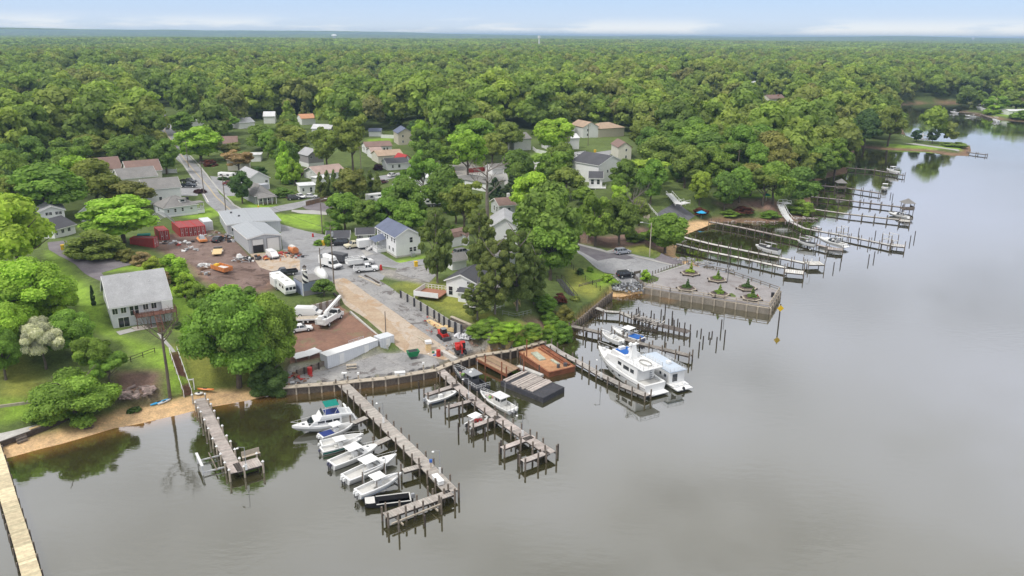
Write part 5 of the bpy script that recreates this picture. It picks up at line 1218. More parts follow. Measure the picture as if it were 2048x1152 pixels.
# seawall patio with steps, lower left
c = P(0,868,1.4); t = thing('seawall_terrace','grey seawall terrace with yellow plank bench and steps at the left edge','terrace',c)
A,B_,C_,D_ = P(-60,905,1.4) - c,P(146,831,1.4) - c,P(136,823,1.4) - c,P(-60,874,1.4) - c
MB().prism([(v.x,v.y) for v in (A,B_,C_,D_)],-1.6,0).build('terrace_slab','concrete',t)
u_ = (B_ - A).normalized(); MB().bar(A + Vector((0,0,.02)) + Vector((.1,-.15,-.35)),B_ + Vector((.1,-.15,-.33)),.3,.8).build('sea_wall','dark_timber',t)
MB().bar(A.lerp(B_,.52) + Vector((.2,.7,.2)),A.lerp(B_,.93) + Vector((.2,.5,.2)),.5,.12).build('bench_plank','fresh_lumber',t)
s = MB(); e = A.lerp(B_,.48)
for i in range(3): s.box((e.x + i * .25,e.y - .35 - i * .28,-.15 - i * .3),(1.5,.3,.3),math.atan2(u_.y,u_.x))
s.build('steps','old_timber',t)
# ------------------------------------------------------------------ piers
RP = random.Random(11)
def pier(name,label,segs,z,tint=(0.40,0.365,0.33),plank=.32,pile=(2.6,.15,.9),cat='pier',pilem='old_timber',capm=None,sag=0,base=None):
 """segs: (pixel points of the centre line, width, pile on sides?)"""
 c0 = P(segs[0][0][0][0],segs[0][0][0][1],z); root = thing(name,label,cat,c0)
 dk = MB(); st = MB(); spots = []
 for sg in segs:
  pts,w = sg[0],sg[1]; both = sg[2] if len(sg) > 2 else 'b'
  W_ = [P(p[0],p[1],z if len(p) < 3 else p[2]) - c0 for p in pts]
  for a,b in zip(W_[:-1],W_[1:]):
   d = b - a; L = d.length; n = max(1,int(L / plank)); r = yaw(a,b); sd_ = Vector((-d.y,d.x,0)).normalized()
   run = 1.0
   for i in range(n):
    if RP.random() < .12: run = RP.uniform(.78,1.15)
    p = a + d * (i + .5) / n; k = run * RP.uniform(.88,1.12); g = RP.uniform(.97,1.03)
    dk.box((p.x,p.y,p.z - .04),(L / n * .9,w * RP.uniform(.99,1.02),.07),r,col=(tint[0] * k,tint[1] * k * g,tint[2] * k * g))
   for s in (-1,1): st.bar(a + sd_ * s * (w / 2 - .12) - Vector((0,0,.22)),b + sd_ * s * (w / 2 - .12) - Vector((0,0,.22)),.1,.26)
   m_ = max(1,round(L / pile[0]))
   if both:
    for i in range(m_ + 1):
     for s in ((-1,1) if both == 'b' else ((-1,) if both == 'l' else (1,))):
      spots.append(a + d * i / m_ + sd_ * s * (w / 2 + pile[1] * .9))
 dk.build('deck','boards',root); st.build('stringers','dark_timber',root)
 key = f'pile{pile[1]}{pile[2]}{z:.1f}{pilem}'
 if key not in PROTO:
  m1 = MB().tube((0,0,-3.2 - z),(0,0,pile[2]),pile[1],pile[1] * .92,8).mesh('pile',pilem); PROTO[key] = m1
 seen = []
 for p in spots:
  if any((p - s_).length < 1.0 for s_ in seen): continue
  seen.append(p)
  if len(seen) > 98: break
  o = bpy.data.objects.new('pile',PROTO[key]); COL.objects.link(o); o.parent = root; o.location = (p.x,p.y,RP.uniform(-.25,.15)); o.rotation_euler = (RP.uniform(-.02,.02),RP.uniform(-.02,.02),0)
  if capm:
   if 'cap' not in PROTO: PROTO['cap'] = MB().tube((0,0,0),(0,0,.22),.22,.05,8).mesh('pile_cap',capm)
   q_ = bpy.data.objects.new('pile_cap',PROTO['cap']); COL.objects.link(q_); q_.parent = o; q_.location = (0,0,pile[2])
 return root
pier('pier','long grey plank pier with six boats moored on its left side',[([(684,766),(720,800),(760,840),(838,915),(903,983)],1.95),([(903,984),(840,1006),(770,1031)],1.5),
  ([(733,834),(706,845)],1.1,'l'),([(778,875),(752,887)],1.1,'l'),([(842,931),(806,941)],1.1,'l')],1.3)
pier('pier','grey plank pier with work boats alongside and short finger piers',[([(878,738),(915,772),(960,808),(1000,838),(1050,872),(1103,906)],1.7),([(917,768),(852,789)],1.0),([(948,799),(894,814)],1.0),([(999,833),(942,853)],1.0),([(1068,872),(1004,896)],1.0),([(1096,903),(1045,922)],1.1)],1.25,(.44,.39,.36))
pier('pier','grey plank dock from the beach ending in a square deck with a bench',[([(398,797,1.1),(416,830),(440,880),(474,944)],1.75),([(470,936),(520,922)],2.6)],1.2,(.42,.37,.34),pile=(2.8,.16,.7),pilem='pale_timber',capm='white_paint')
pier('boardwalk','new pale yellow boardwalk at the bottom left corner',[([(-18,880),(-2,930),(18,1000),(46,1090),(70,1175)],1.85)],1.3,(.70,.60,.40),.26,pile=(3.2,.13,.05))
pier('pier','narrow grey pier beside the large white yacht',[([(1096,688),(1120,704),(1158,724),(1200,748),(1245,770),(1296,791)],1.35)],.9,(.43,.40,.37))
pier('pier','weathered pier with the small boats on lifts',[([(1142,651),(1200,664),(1276,685),(1382,711)],1.3)],1.2,(.27,.245,.22),pile=(3.2,.15,1.0))
pier('pier','upper white railed pier from the sandy cove',[([(1356,471),(1420,487),(1500,503),(1560,515),(1612,526)],1.3),([(1612,526),(1644,526)],3.6)],1.3,(.62,.60,.56),.5,pile=(3.4,.13,1.1))
pier('pier','lower white pier from the boat ramp ending in a square platform',[([(1352,487),(1400,499),(1480,515),(1572,535)],1.3),([(1570,541),(1608,545)],3.4)],1.3,(.62,.60,.56),.5,pile=(3.4,.13,1.1))
pier('pier','long pier from the red bank to the black-covered boat',[([(1420,443),(1480,454),(1583,476),(1655,494)],1.2),([(1655,496),(1686,499)],3.0)],1.2,(.42,.37,.34),.5,pile=(3.0,.13,1.0))
pier('pier','pale pier from the foot of the white zigzag stairs',[([(1583,444),(1608,456),(1640,462),(1700,473),(1783,490)],1.3),([(1783,489),(1810,492)],3.2)],1.2,(.50,.48,.46),.5,pile=(3.2,.13,1.0))
pier('pier','pier with a tan end deck beside the moored cruiser',[([(1628,418),(1700,428),(1800,439)],1.2),([(1798,440),(1820,442)],3.4)],1.2,(.48,.45,.41),.5,pile=(4.0,.15,.9))
pier('pier','straight dark pier leading to the little gazebo',[([(1616,392),(1700,401),(1806,414)],1.2)],1.2,(.32,.29,.27),.5,pile=(4.0,.15,1.0)); pier('pier','dark pier with a roofed shelter half way along',[([(1612,368),(1690,375),(1760,386)],1.2)],1.2,(.30,.27,.25),.5,pile=(4.0,.15,1.0))
pier('pier','farthest pier below the leaning shore trees with a boat lift',[([(1694,335),(1750,340),(1808,350)],1.2)],1.2,(.34,.31,.29),.5,pile=(4.2,.15,1.0)); pier('pier','short low pier at the tip of the grassy spit',[([(1936,304),(1973,309)],1.4)],1.0,(.30,.27,.25),.5,pile=(4.5,.2,.6))
pier('pier','small dock on the far left shore of the creek',[([(1786,217),(1800,217)],2.0)],1.2,(.4,.38,.36),.8,pile=(3.2,.2,2.6),pilem='pale_timber')
pier('pier','dock at the far right shore with white boats',[([(1925,224),(1960,228),(1985,236)],2.0)],.9,(.36,.3,.27),.8,pile=(4.5,.2,.8))
pier('pier','white dock complex behind the trees of the spit',[([(1806,276),(1830,276),(1856,279)],2.2),([(1830,270),(1862,271)],2.0)],1.2,(.6,.6,.6),.8,pile=(4.0,.2,1.5),pilem='white_paint')
# ruined pier
pier('ruined_pier','sagging footbridge of grey boards leading to the ruined pier',[([(1192,615,1.6),(1210,622,1.3),(1240,624,1.3),(1252,629,1.2),(1272,637,1.0)],1.2)],1.3,(.45,.43,.40),.35,pile=(3.4,.15,.6))
t_c = P(1290,643,1.0); t = thing('ruined_pier','broken pier of collapsed boards and bare beams','ruined pier',t_c); mb = MB(); pl = MB(); rr = random.Random(9)
ends = [P(1266,634,.9),P(1310,648,.9),P(1378,664,.8)]
for off in (-.9,-.3,.3,.9):
 for a,b in zip(ends[:-1],ends[1:]):
  a2,b2 = a - t_c,b - t_c; n_ = Vector((-(b2 - a2).y,(b2 - a2).x,0)).normalized() * off; mb.bar(a2 + n_,b2 + n_,.12,.18,col=(.2,.17,.15))
for k in range(46):
 f_ = rr.random(); a = ends[0].lerp(ends[1],f_ * 1.25) - t_c; an = yaw(ends[0],ends[1]) + 1.57 + rr.uniform(-.5,.5); s_ = rr.uniform(.25,.48); g_ = rr.uniform(.7,1.3)
 mb.box((a.x + rr.uniform(-1.2,1.2),a.y + rr.uniform(-1.2,1.2),.15 + rr.uniform(0,.35)),(rr.uniform(1.2,2.6),.22,.05),an,rr.uniform(-.15,.15),rr.uniform(-.15,.15),col=(s_ * g_,s_ * .93 * g_,s_ * .86 * g_))
mb.build('boards','boards',t)
for k in range(26):
 f_ = k / 25; a = (ends[0].lerp(ends[1],f_ * 2) if f_ < .5 else ends[1].lerp(ends[2],f_ * 2 - 1)) - t_c; n_ = 1.3 if k % 2 else -1.3
 pl.tube((a.x + n_ * .4 + rr.uniform(-.3,.3),a.y + n_ + rr.uniform(-.5,.5),-3),(a.x + n_ * .4,a.y + n_,rr.uniform(-.2,1.7)),.15,.13,7)
pl.build('piles','dark_timber',t)
for (a,b,lb) in (((1262,655),(1312,663),'fallen beam frame standing in the water below the ruined pier'),((1176,631),(1199,634),'loose plank frame beside the leaning bulkhead')):
 A = P(*a,.5); B_ = P(*b,.5); t = thing('beam_frame',lb,'beam',A); mb = MB(); mb.bar((0,0,0),B_ - A,.2); mb.bar((0,0,.5),B_ - A + Vector((0,0,.45)),.14)
 for k in range(4): p = (B_ - A) * k / 3; mb.tube((p.x,p.y,-3),(p.x,p.y,1.2 - .3 * (k % 2)),.13,.12,7)
 mb.build('timbers','dark_timber',t)
# free-standing mooring piles: pixel of the pile at the water, height
def mkpile(r): MB().tube((0,0,-3),(0,0,1),.15,.13,8).build('shaft','dark_timber',r)
n_p = 0
PILES = [(917,868,2.4),(838,782,2.3),(862,822,1.6),(952,858,1.8),(943,872,1.5),(970,880,2.6),(919,836,2.0),(1002,905,2.6),(1036,925,2.2),(1044,932,1.4),(1080,918,2.0),(1116,905,1.8),(1330,680,2.4),(1380,680,2.0),(1394,668,1.0),(1402,668,1.5),(1406,686,1.9),(1398,700,2.2),(1418,672,1.1),
   (1424,671,1.2),(1433,690,2.2),(1442,660,3.0),(1449,680,2.8),(1420,683,1.0),(1171,680,2.2),(1184,684,2.6),(1198,688,1.8),(1345,648,1.8),(1322,632,2.0),(1330,628,2.8),(1344,640,2.6),(1355,650,1.8),(1276,632,2.6),(1302,636,2.2),(1667,538,2.4),(1681,530,2.2),(1737,523,2.6),(1748,517,2.6),(1820,484,2.6),(1829,477,3.0),
   (1717,469,2.8),(1750,475,2.8),(1785,397,2.4),(1781,393,2.0),(1772,385,1.4),(1727,404,1.6),(773,1044,1.6),(850,1052,2.0),(797,1058,.6),(830,1040,2.6),(1108,636,1.2),(1128,640,1.0)]
for (px,py,h) in PILES:
 p = P(px,py,0)
 place('mpile',mkpile,'mooring_pile','dark weathered mooring pile standing alone in the water','mooring pile',p,0,'free-standing mooring piles',(1,1,h * .8))
# plaza furniture
def planter(r):
 hx = [(1.9 * math.cos(math.pi / 3 * k),1.9 * math.sin(math.pi / 3 * k)) for k in range(6)]
 MB().prism(hx,.0,.75,inset=-.05).build('planter_box','old_timber',r)
 b = MB()
 for k in range(6):
  a0,a1 = math.pi / 3 * k,math.pi / 3 * (k + 1)
  vs = [(R_ * math.cos(a),R_ * math.sin(a),z_) for z_ in (.42,.5) for R_,a in ((1.95,a0),(2.4,a0),(2.4,a1),(1.95,a1))]
  if k != 1: b.add(vs,[(0,3,2,1),(4,5,6,7),(0,1,5,4),(1,2,6,5),(2,3,7,6),(3,0,4,7)])
 b.build('bench','pale_timber',r)
 lg = MB()
 for k in range(6): lg.box((2.45 * math.cos(math.pi / 3 * k),2.45 * math.sin(math.pi / 3 * k),.2),(.3,.3,.42))
 lg.build('bench_leg','dark_timber',r)
 MB().prism(hx,.7,.78,inset=.08).build('soil','mulch',r)
for (px,py,lb,cc,top) in [(1380,549,'planter bench with a yellow-green shrub nearest the bollard row','yellow',524),(1373,580,'planter bench with a small fir near the plaza railing','dark',557),(1434,562,'planter bench with a bushy shrub, upper middle of plaza','green',540),
       (1438,591,'planter bench with an upright shrub, lower middle of plaza','green',568),(1493,579,'planter bench with a dark shrub near the back railing','dark',556),(1503,599,'planter bench with a small fir near the plaza front corner','mid',574)]:
 p = P(px,py,1.68); place('planter',planter,'planter_bench',lb,'planter',p,RP.random())
 hor = math.hypot(p.x,p.y); d = ray(px,top); ht = CAMH + d[2] * hor / math.hypot(d[0],d[1]) - p.z - .7
 tree_at(p.x,p.y,p.z + .72,2.6,.9,'bush',cc,'low_planting','low plants in the ' + lb,'plant',det='mid'); tree_at(p.x + .2,p.y,p.z + .8,1.3,max(1.6,ht),'cone',cc,'planter_shrub','small tree in the ' + lb,'shrub',det='mid')
# gazebos on the far piers
for (px,py,w,lb) in ((1814,418,3.6,'square gazebo with grey pointed roof at the end of the pier'),(1681,376,3.4,'roofed shelter half way along the dark pier')):
 p = P(px,py,1.2); t = thing('gazebo',lb,'gazebo',p,-.08); f = MB().box((0,0,0),(w,w,.2)); f.build('floor','old_timber',t); m_ = MB()
 for a in (-1,1):
  for b in (-1,1): m_.bar((a * w / 2 * .9,b * w / 2 * .9,-4),(a * w / 2 * .9,b * w / 2 * .9,2.4),.18)
 m_.build('post','old_timber',t); r_ = MB(); rail_mb(r_,[(-w / 2,-w / 2,.1),(w / 2,-w / 2,.1),(w / 2,w / 2,.1)],.9,1,3,.2,.1); r_.build('railing','old_timber',t)
 MB().add([(-w * .6,-w * .6,2.3),(w * .6,-w * .6,2.3),(w * .6,w * .6,2.3),(-w * .6,w * .6,2.3),(0,0,3.9)],[(0,1,4),(1,2,4),(2,3,4),(3,0,4),(3,2,1,0)]).build('roof','roof_weathered',t)
# channel marker with yellow diamond sign
p = P(1557,648,0); t = thing('channel_marker','wooden post with a yellow diamond sign standing in the open water','marker post',p); MB().tube((0,0,-2),(0,0,4.6),.16,.14,8).build('post','dark_timber',t)
b = MB(); b.box((0,-.2,3.7),(1.05,.05,1.05),0,0,math.pi / 4); b.build('sign','yellow_paint',t)
# ------------------------------------------------------------------ the wood: individuals in front, one mass behind
NO = []          # clearings: (polygon in pixels)
CLEAR = [
 [(-300,345),(0,345),(160,318),(330,318),(360,300),(440,300),(500,285),(600,285),(650,290),(760,285),(840,268),(880,300),(960,322),(1060,290),(1180,278),(1290,300),(1345,322),(1450,355),(1500,380),(1600,395),(1680,360),(1700,320),(1760,296),
 (1960,310),(1500,700),(1000,900),(-400,1100)],
 [(286,212),(345,216),(378,300),(350,335),(318,302),(284,250)],
 [(1772,209),(1840,209),(1840,300),(1772,300)],[(735,262),(840,252),(840,300),(735,300)],
 [(1960,215),(2100,215),(2100,300),(1900,300)],[(1800,284),(1960,288),(1960,310),(1800,300)]]
CLW = [[tuple(G(a,b)[:2]) for a,b in p] for p in CLEAR]
HOUSE_CLEAR = [(618,243,12),(540,243,12),(503,250,10),(395,250,12),(1545,206,14),(1540,214,12),(1210,272,22),(1512,172,14),(1425,214,10),(620,174,10),(745,178,10),(1450,200,8),(160,205,10),(1090,285,20),(1035,275,14),
    (728,116,16),(822,116,14),(836,118,14),(1590,85,30),(1620,86,30),(1652,88,30),(1672,88,30),(480,172,8),(1640,172,8),(1660,122,12),(470,185,8),(365,92,25),(1632,240,8),(1280,228,8)]
HCW = []
for a,b,r in HOUSE_CLEAR:
 p = G(a,b); HCW.append((p.x,p.y,r)); L = math.hypot(p.x,p.y)
 for k in range(1,4): HCW.append((p.x * (1 - k * r * 0.9 / L),p.y * (1 - k * r * 0.9 / L),r * 0.95))
rs = np.random.RandomState(77)
KN_ = ['broad','round','spread','round']; CN_ = ['olive','mid','green','dark','brown','green','bright','mid']
GRAVEL_PX = GRAVEL[3:]
def re_tail(t):
 w = t.split()
 while w[-1] in ('with','and','the','a','in','of','by','on','at','two','beside','behind','dark','grey','white','brown','long','its'): w.pop()
 return ' '.join(w)
def candidates(r0,r1,s):
 """jittered grid of tree feet in the fan the camera sees"""
 n = int(2 * r1 * 0.75 / s); ax = np.arange(-r1 * 0.75,r1 * 0.75,s); ay = np.arange(150,r1,s)
 X,Y = np.meshgrid(ax,ay); X = X.ravel() + rs.uniform(-.42,.42,X.size) * s; Y = Y.ravel() + rs.uniform(-.42,.42,Y.size) * s
 R = np.hypot(X,Y); k = (R > r0) & (R < r1) & (np.abs(X) < Y * 0.70 + 25)
 return X[k],Y[k]
def fill_ok(X,Y):
 d1,_ = sd_poly(X,Y,land_main); ok = d1 > 4
 for p in POLYS: dd,_ = sd_poly(X,Y,p); ok &= dd < -3.5
 for p in FILLNO: dd,_ = sd_poly(X,Y,p); ok &= dd < 0
 for (x,y,r,lb) in HOUSES:
  L = math.hypot(x,y); ok &= (X - x) ** 2 + (Y - y) ** 2 > (r + 4) ** 2
  for k in (.8,1.6,2.3): ok &= (X - x * (1 - k * r / L)) ** 2 + (Y - y * (1 - k * r / L)) ** 2 > (r * .8) ** 2
 return ok
def hides(X,Y,w,h,lim=.22):
 Z = hs(X,Y); px,py,d = proj(X,Y,Z); _,pt,_ = proj(X,Y,Z + h); hw = w / 2 * FPX / d; bad = np.zeros(X.shape,bool)
 for (x0,y0,x1,y1,hd) in HBOX:
  o = np.clip(np.minimum(px + hw,x1) - np.maximum(px - hw,x0),0,None) * np.clip(np.minimum(py - .15 * (py - pt),y1) - np.maximum(pt,y0),0,None)
  bad |= (o > lim * (x1 - x0) * (y1 - y0)) & (d < hd + 3)
 return bad
def land_ok(X,Y,margin=3.0):
 d1,_ = sd_poly(X,Y,land_main); d2,_ = sd_poly(X,Y,land_right)
 ok = (np.maximum(d1,d2) > margin)
 for p in CLW: dd,_ = sd_poly(X,Y,p); ok &= dd < 0
 for x,y,r in HCW: ok &= (X - x) ** 2 + (Y - y) ** 2 > r * r
 return ok
FILLNO = [[tuple(G(a,b)[:2]) for a,b in p] for p in LAWN + DIRT + GRAVEL_PX + [[(-200,470),(230,500),(330,445),(420,440),(520,440),(640,470),(760,460),(860,470),(1000,500),(1160,480),(1350,470),(1640,440),(1700,1200),(-400,1200)]]]
XF,YF = candidates(215,470,11.5); k = fill_ok(XF,YF) & ~hides(XF,YF,9,12)
u_ = np.array([[(sd_poly(np.array([0.0]),np.array([0.0]),CLW[0])[0][0])]]); inside,_ = sd_poly(XF,YF,CLW[0]); k &= inside > 0; XF,YF = XF[k],YF[k]
for x,y,r in TREE_DISCS:
 k = (XF - x) ** 2 + (YF - y) ** 2 > (r * 0.75 + 3.5) ** 2; XF,YF = XF[k],YF[k]
TN = {'olive': 'olive','mid': 'mid green','green': 'green','dark': 'dark green','brown': 'brownish','bright': 'bright green'}
SHP = {'broad': 'broad','round': 'round','spread': 'open-crowned'}
for x,y in zip(XF,YF):
 x,y = float(x),float(y); hx,hy,hr,lb = min(HOUSES,key=lambda t: (t[0] - x) ** 2 + (t[1] - y) ** 2); L = math.hypot(x,y)
 fr = ((x - hx) * x + (y - hy) * y) / L; sd_ = ((x - hx) * y - (y - hy) * x) / L; rel = ('behind' if fr > 0 else 'in front of') if abs(fr) > abs(sd_) else ('right of' if sd_ > 0 else 'left of')
 kd = KN_[RT.randrange(4)]; c_ = CN_[RT.randrange(len(CN_))]; h_ = RT.uniform(8,16); w_ = h_ * RT.uniform(.7,.95); short = ' '.join(lb.split()[:7]); short = re_tail(short)
 for sz in ('tall' if h_ > 12 else 'low','slender','leaning','bushy','thick','small'):
  l_ = f'{sz} {SHP[kd]} {TN[c_]} tree {rel} the {short}'
  if l_ not in LABELS: break
 NT[0] += 1; tree_at(x,y,h1(x,y) - .1,w_,h_,kd,c_,'leafy_tree',l_)
X1,Y1 = candidates(240,1000,10.8); k = land_ok(X1,Y1) & ~hides(X1,Y1,14,15,.3); X1,Y1 = X1[k],Y1[k]
for x,y,r in TREE_DISCS:
 k = (X1 - x) ** 2 + (Y1 - y) ** 2 > (r * 0.8 + 2.5) ** 2; X1,Y1 = X1[k],Y1[k]
order = np.argsort(np.hypot(X1,Y1)); X1,Y1 = X1[order],Y1[order]
n_ind = max(0,298 - NT[0])
KN = ['broad','round','broad','spread','broad']; CN = ['olive','mid','green','mid','brown','olive','green','green','mid']
for i in range(min(n_ind,len(X1))):
 x,y = float(X1[i]),float(Y1[i]); z = h1(x,y)
 c_ = CN[RT.randrange(len(CN))]; tone = {'olive': 'olive','mid': 'mid green','green': 'green','dark': 'dark green','brown': 'brownish green','bright': 'bright green'}[c_]
 tree_at(x,y,z,RT.uniform(12,20),RT.uniform(13,20),KN[RT.randrange(5)],c_,'leafy_tree',f'{tone} leafy tree in the wood around the far houses','tree',f'{tone} trees in the near part of the wood')
XR,YR = X1[n_ind:],Y1[n_ind:]
X2,Y2 = candidates(1000,1900,13.5); k = land_ok(X2,Y2,4); X2,Y2 = X2[k],Y2[k]
X3,Y3 = candidates(1900,14500,62.0); k = land_ok(X3,Y3,20); X3,Y3 = X3[k],Y3[k]
src = bpy.data.collections.new('wood_sources')
def wood_src(name,me):
 o = bpy.data.objects.new(name,me); src.objects.link(o); return o
for i,kd in enumerate(['broad','round','broad','spread','cone']):
 wood_src(f'a{i}',crown_mesh('wood_crown',kd,400 + i,'far','wood_leaf'))
for i in range(4):        # stands of some forty crowns for the far distance
 r2 = np.random.RandomState(900 + i); C = []; R = []; T = []
 for k in range(46):
  x,y = r2.uniform(-38,38,2); t = 0.6 + 0.9 * r2.rand(); s = r2.uniform(4.2,7)
  for j in range(3): C.append((x + r2.normal() * 2.4,y + r2.normal() * 2.4,9 + r2.rand() * 5)); R.append(s * .75); T.append(t)
 V,Q_,TT_ = leaf_cloud(r2,C,R,46,1.2,T,keep=-0.1)
 me = bpy.data.meshes.new('stand'); np_mesh(me,V,Q_,tones_rgb(TT_)); me.materials.append(M['wood_leaf']); wood_src(f'b{i}',me)
PX = np.concatenate([XR,X2,X3]); PY = np.concatenate([YR,Y2,Y3]); PZ = hs(PX,PY)
n12 = len(XR) + len(X2); idx = np.concatenate([rs.choice([0,0,1,1,2,2,3,3,4],n12),5 + rs.randint(0,4,len(X3))]).astype(np.int32)
S = np.concatenate([rs.uniform(0.75,1.9,n12),rs.uniform(0.9,1.25,len(X3))]); S[idx == 4] *= 0.7
me = bpy.data.meshes.new('woodland'); me.vertices.add(len(PX)); me.vertices.foreach_set('co',np.c_[PX,PY,PZ - 0.3].astype(np.float32).ravel())
a = me.attributes.new('sz','FLOAT','POINT'); a.data.foreach_set('value',S.astype(np.float32))
a = me.attributes.new('pick','INT','POINT'); a.data.foreach_set('value',idx)
a = me.attributes.new('rot','FLOAT_VECTOR','POINT'); a.data.foreach_set('vector',np.c_[np.zeros(len(PX)),np.zeros(len(PX)),rs.uniform(0,6.28,len(PX))].astype(np.float32).ravel())
me.update(); wood = bpy.data.objects.new('woodland',me); COL.objects.link(wood); tag(wood,'continuous green woodland stretching from the houses to the horizon','woodland',kind='stuff')
ng = bpy.data.node_groups.new('wood','GeometryNodeTree')
ng.interface.new_socket('Geometry',in_out='INPUT',socket_type='NodeSocketGeometry'); ng.interface.new_socket('Geometry',in_out='OUTPUT',socket_type='NodeSocketGeometry')
q = N(ng); gi = q('NodeGroupInput'); go = q('NodeGroupOutput')
ci = q('GeometryNodeCollectionInfo'); ci.inputs[0].default_value = src; ci.inputs[1].default_value = True; ci.inputs[2].default_value = True
def na(nm,ty):
 n = q('GeometryNodeInputNamedAttribute',data_type=ty); n.inputs[0].default_value = nm; return n.outputs[0]
mp_ = q('GeometryNodeMeshToPoints',{0: gi.outputs[0]})
iop = q('GeometryNodeInstanceOnPoints',{0: mp_.outputs[0],'Instance': ci.outputs[0],'Pick Instance': True,'Instance Index': na('pick','INT'),'Rotation': na('rot','FLOAT_VECTOR'),'Scale': na('sz','FLOAT')})
ng.links.new(iop.outputs[0],go.inputs[0])
md = wood.modifiers.new('wood','NODES'); md.node_group = ng
print('wood instances',len(PX),'hand trees',NT[0])
# ------------------------------------------------------------------ boats (x forward, origin at the foot of the transom, water at z = 0)
def hbeam(s,B): return B / 2 * (0.90 + 0.10 * min(1,s * 4)) * (1 if s < .45 else max(0.0,1 - ((s - .45) / .55) ** 2.1))
def hull(root,L,B,fs,fb,matn='gelcoat',open_=True,floor=.35,gw=.22,boot=None,n=13,floor_mat='gelcoat_floor',fore=0.0):
 """outer shell, gunwale rim, cockpit; fore = fraction of length decked over at the bow"""
 S = [i / (n - 1) for i in range(n)]; m = MB(); rings = []
 zs = lambda s: fs + (fb - fs) * s ** 1.8
 for s in S:
  h = max(hbeam(s,B),.03); z = zs(s); k = s ** 3
  rings.append([(L * s,h,z),(L * s,h * .98,z * .75),(L * s * (1 - .05 * s),h * .82 * (1 - .25 * k),.10 + .45 * k * fb),(L * s * (1 - .09 * s),0,-.35 + .5 * k * fb),
      (L * s * (1 - .05 * s),-h * .82 * (1 - .25 * k),.10 + .45 * k * fb),(L * s,-h * .98,z * .75),(L * s,-h,z)])
 m.loft(rings,closed=False,cap=False); m.add(rings[0],[tuple(range(7))]); ho = m.build('hull',matn,root,smooth=False)
 d = MB(); rows = []
 for s in S:
  h = max(hbeam(s,B),.03); g = min(gw,h * .8); z = zs(s) + .02; rows.append([(L * s,h + .02,z),(L * s - (0.12 * s),h - g,z + .02),(L * s - (.12 * s),-(h - g),z + .02),(L * s,-h - .02,z)])
 nn = len(rows)
 for i in range(nn - 1):
  a,b = rows[i],rows[i + 1]; deck = (not open_) or S[i] >= 1 - fore
  d.add([a[0],a[1],b[1],b[0]],[(0,1,2,3)]); d.add([a[2],a[3],b[3],b[2]],[(0,1,2,3)])
  if deck: d.add([a[1],a[2],b[2],b[1]],[(0,1,2,3)])
  else:
   d.add([a[1],b[1],(b[1][0],b[1][1],floor),(a[1][0],a[1][1],floor)],[(0,1,2,3)]); d.add([a[2],b[2],(b[2][0],b[2][1],floor),(a[2][0],a[2][1],floor)],[(3,2,1,0)])
 a = rows[0]; d.add([(0,a[0][1],fs),(.35,a[1][1],fs + .03),(.35,a[2][1],fs + .03),(0,a[3][1],fs),(.35,a[1][1],floor),(.35,a[2][1],floor)],[(0,1,2,3),(1,4,5,2)])
 d.build('deck',matn if open_ else 'gelcoat',root)
 if open_:
  f = MB()
  for i in range(nn - 1):
   if S[i] < 1 - fore: f.add([(rows[i][1][0],rows[i][1][1],floor),(rows[i][2][0],rows[i][2][1],floor),(rows[i + 1][2][0],rows[i + 1][2][1],floor),(rows[i + 1][1][0],rows[i + 1][1][1],floor)],[(0,1,2,3)])
  f.build('cockpit_floor',floor_mat,root)
 if boot:
  bt = MB(); r2 = [[(p[0],p[1] * 1.012,p[2]) for p in (r_[1],r_[2])] for r_ in rings]; r3 = [[(p[0],p[1] * 1.012,p[2]) for p in (r_[5],r_[4])] for r_ in rings]
  for rr_ in (r2,r3):
   for u,v in zip(rr_[:-1],rr_[1:]):
    lo = lambda pr,t: tuple(pr[1][i] + (pr[0][i] - pr[1][i]) * t for i in range(3)); bt.add([lo(u,boot[1]),lo(v,boot[1]),lo(v,boot[2]),lo(u,boot[2])],[(0,1,2,3)])
  bt.build('stripe',boot[0],root)
 return ho
def outboard(root,x,y,z,col='engine'):
 o = MB(); o.box((x - .35,y,z + .45),(.62,.42,.62),top=.72); oo = o.build('outboard_motor',col,root,bevel=.08); MB().box((x - .3,y,z - .25),(.22,.16,.9)).build('lower_unit','dark_metal',oo)
def bowrail(root,L,B,fs,fb,s0=.55,h=.55):
 r = MB(); pts = {1: [],-1: []}
 for k in range(7):
  s = s0 + (1.01 - s0) * k / 6; z = fs + (fb - fs) * s ** 1.8
  for sg in (1,-1): pts[sg].append((L * s,sg * max(hbeam(min(s,1),B) - .08,.05),z + (h if k else .05)))
 for sg in (1,-1):
  r.path(pts[sg],.03,4)
  for p in pts[sg][1::2]: r.tube((p[0],p[1],p[2] - h),p,.022,.022,4)
 r.build('bow_rail','white_metal',root)
def ttop(root,x,z0,w,l,h,col='gelcoat'):
 t = MB()
 for a in (-1,1):
  for b in (-1,1): t.tube((x + a * l * .3,b * w * .32,z0),(x + a * l * .38,b * w * .42,z0 + h),.035,.035,5)
 tt = t.build('top_frame','white_metal',root); MB().box((x,0,z0 + h + .05),(l,w,.1),top=.92).build('hard_top',col,tt,bevel=.04)
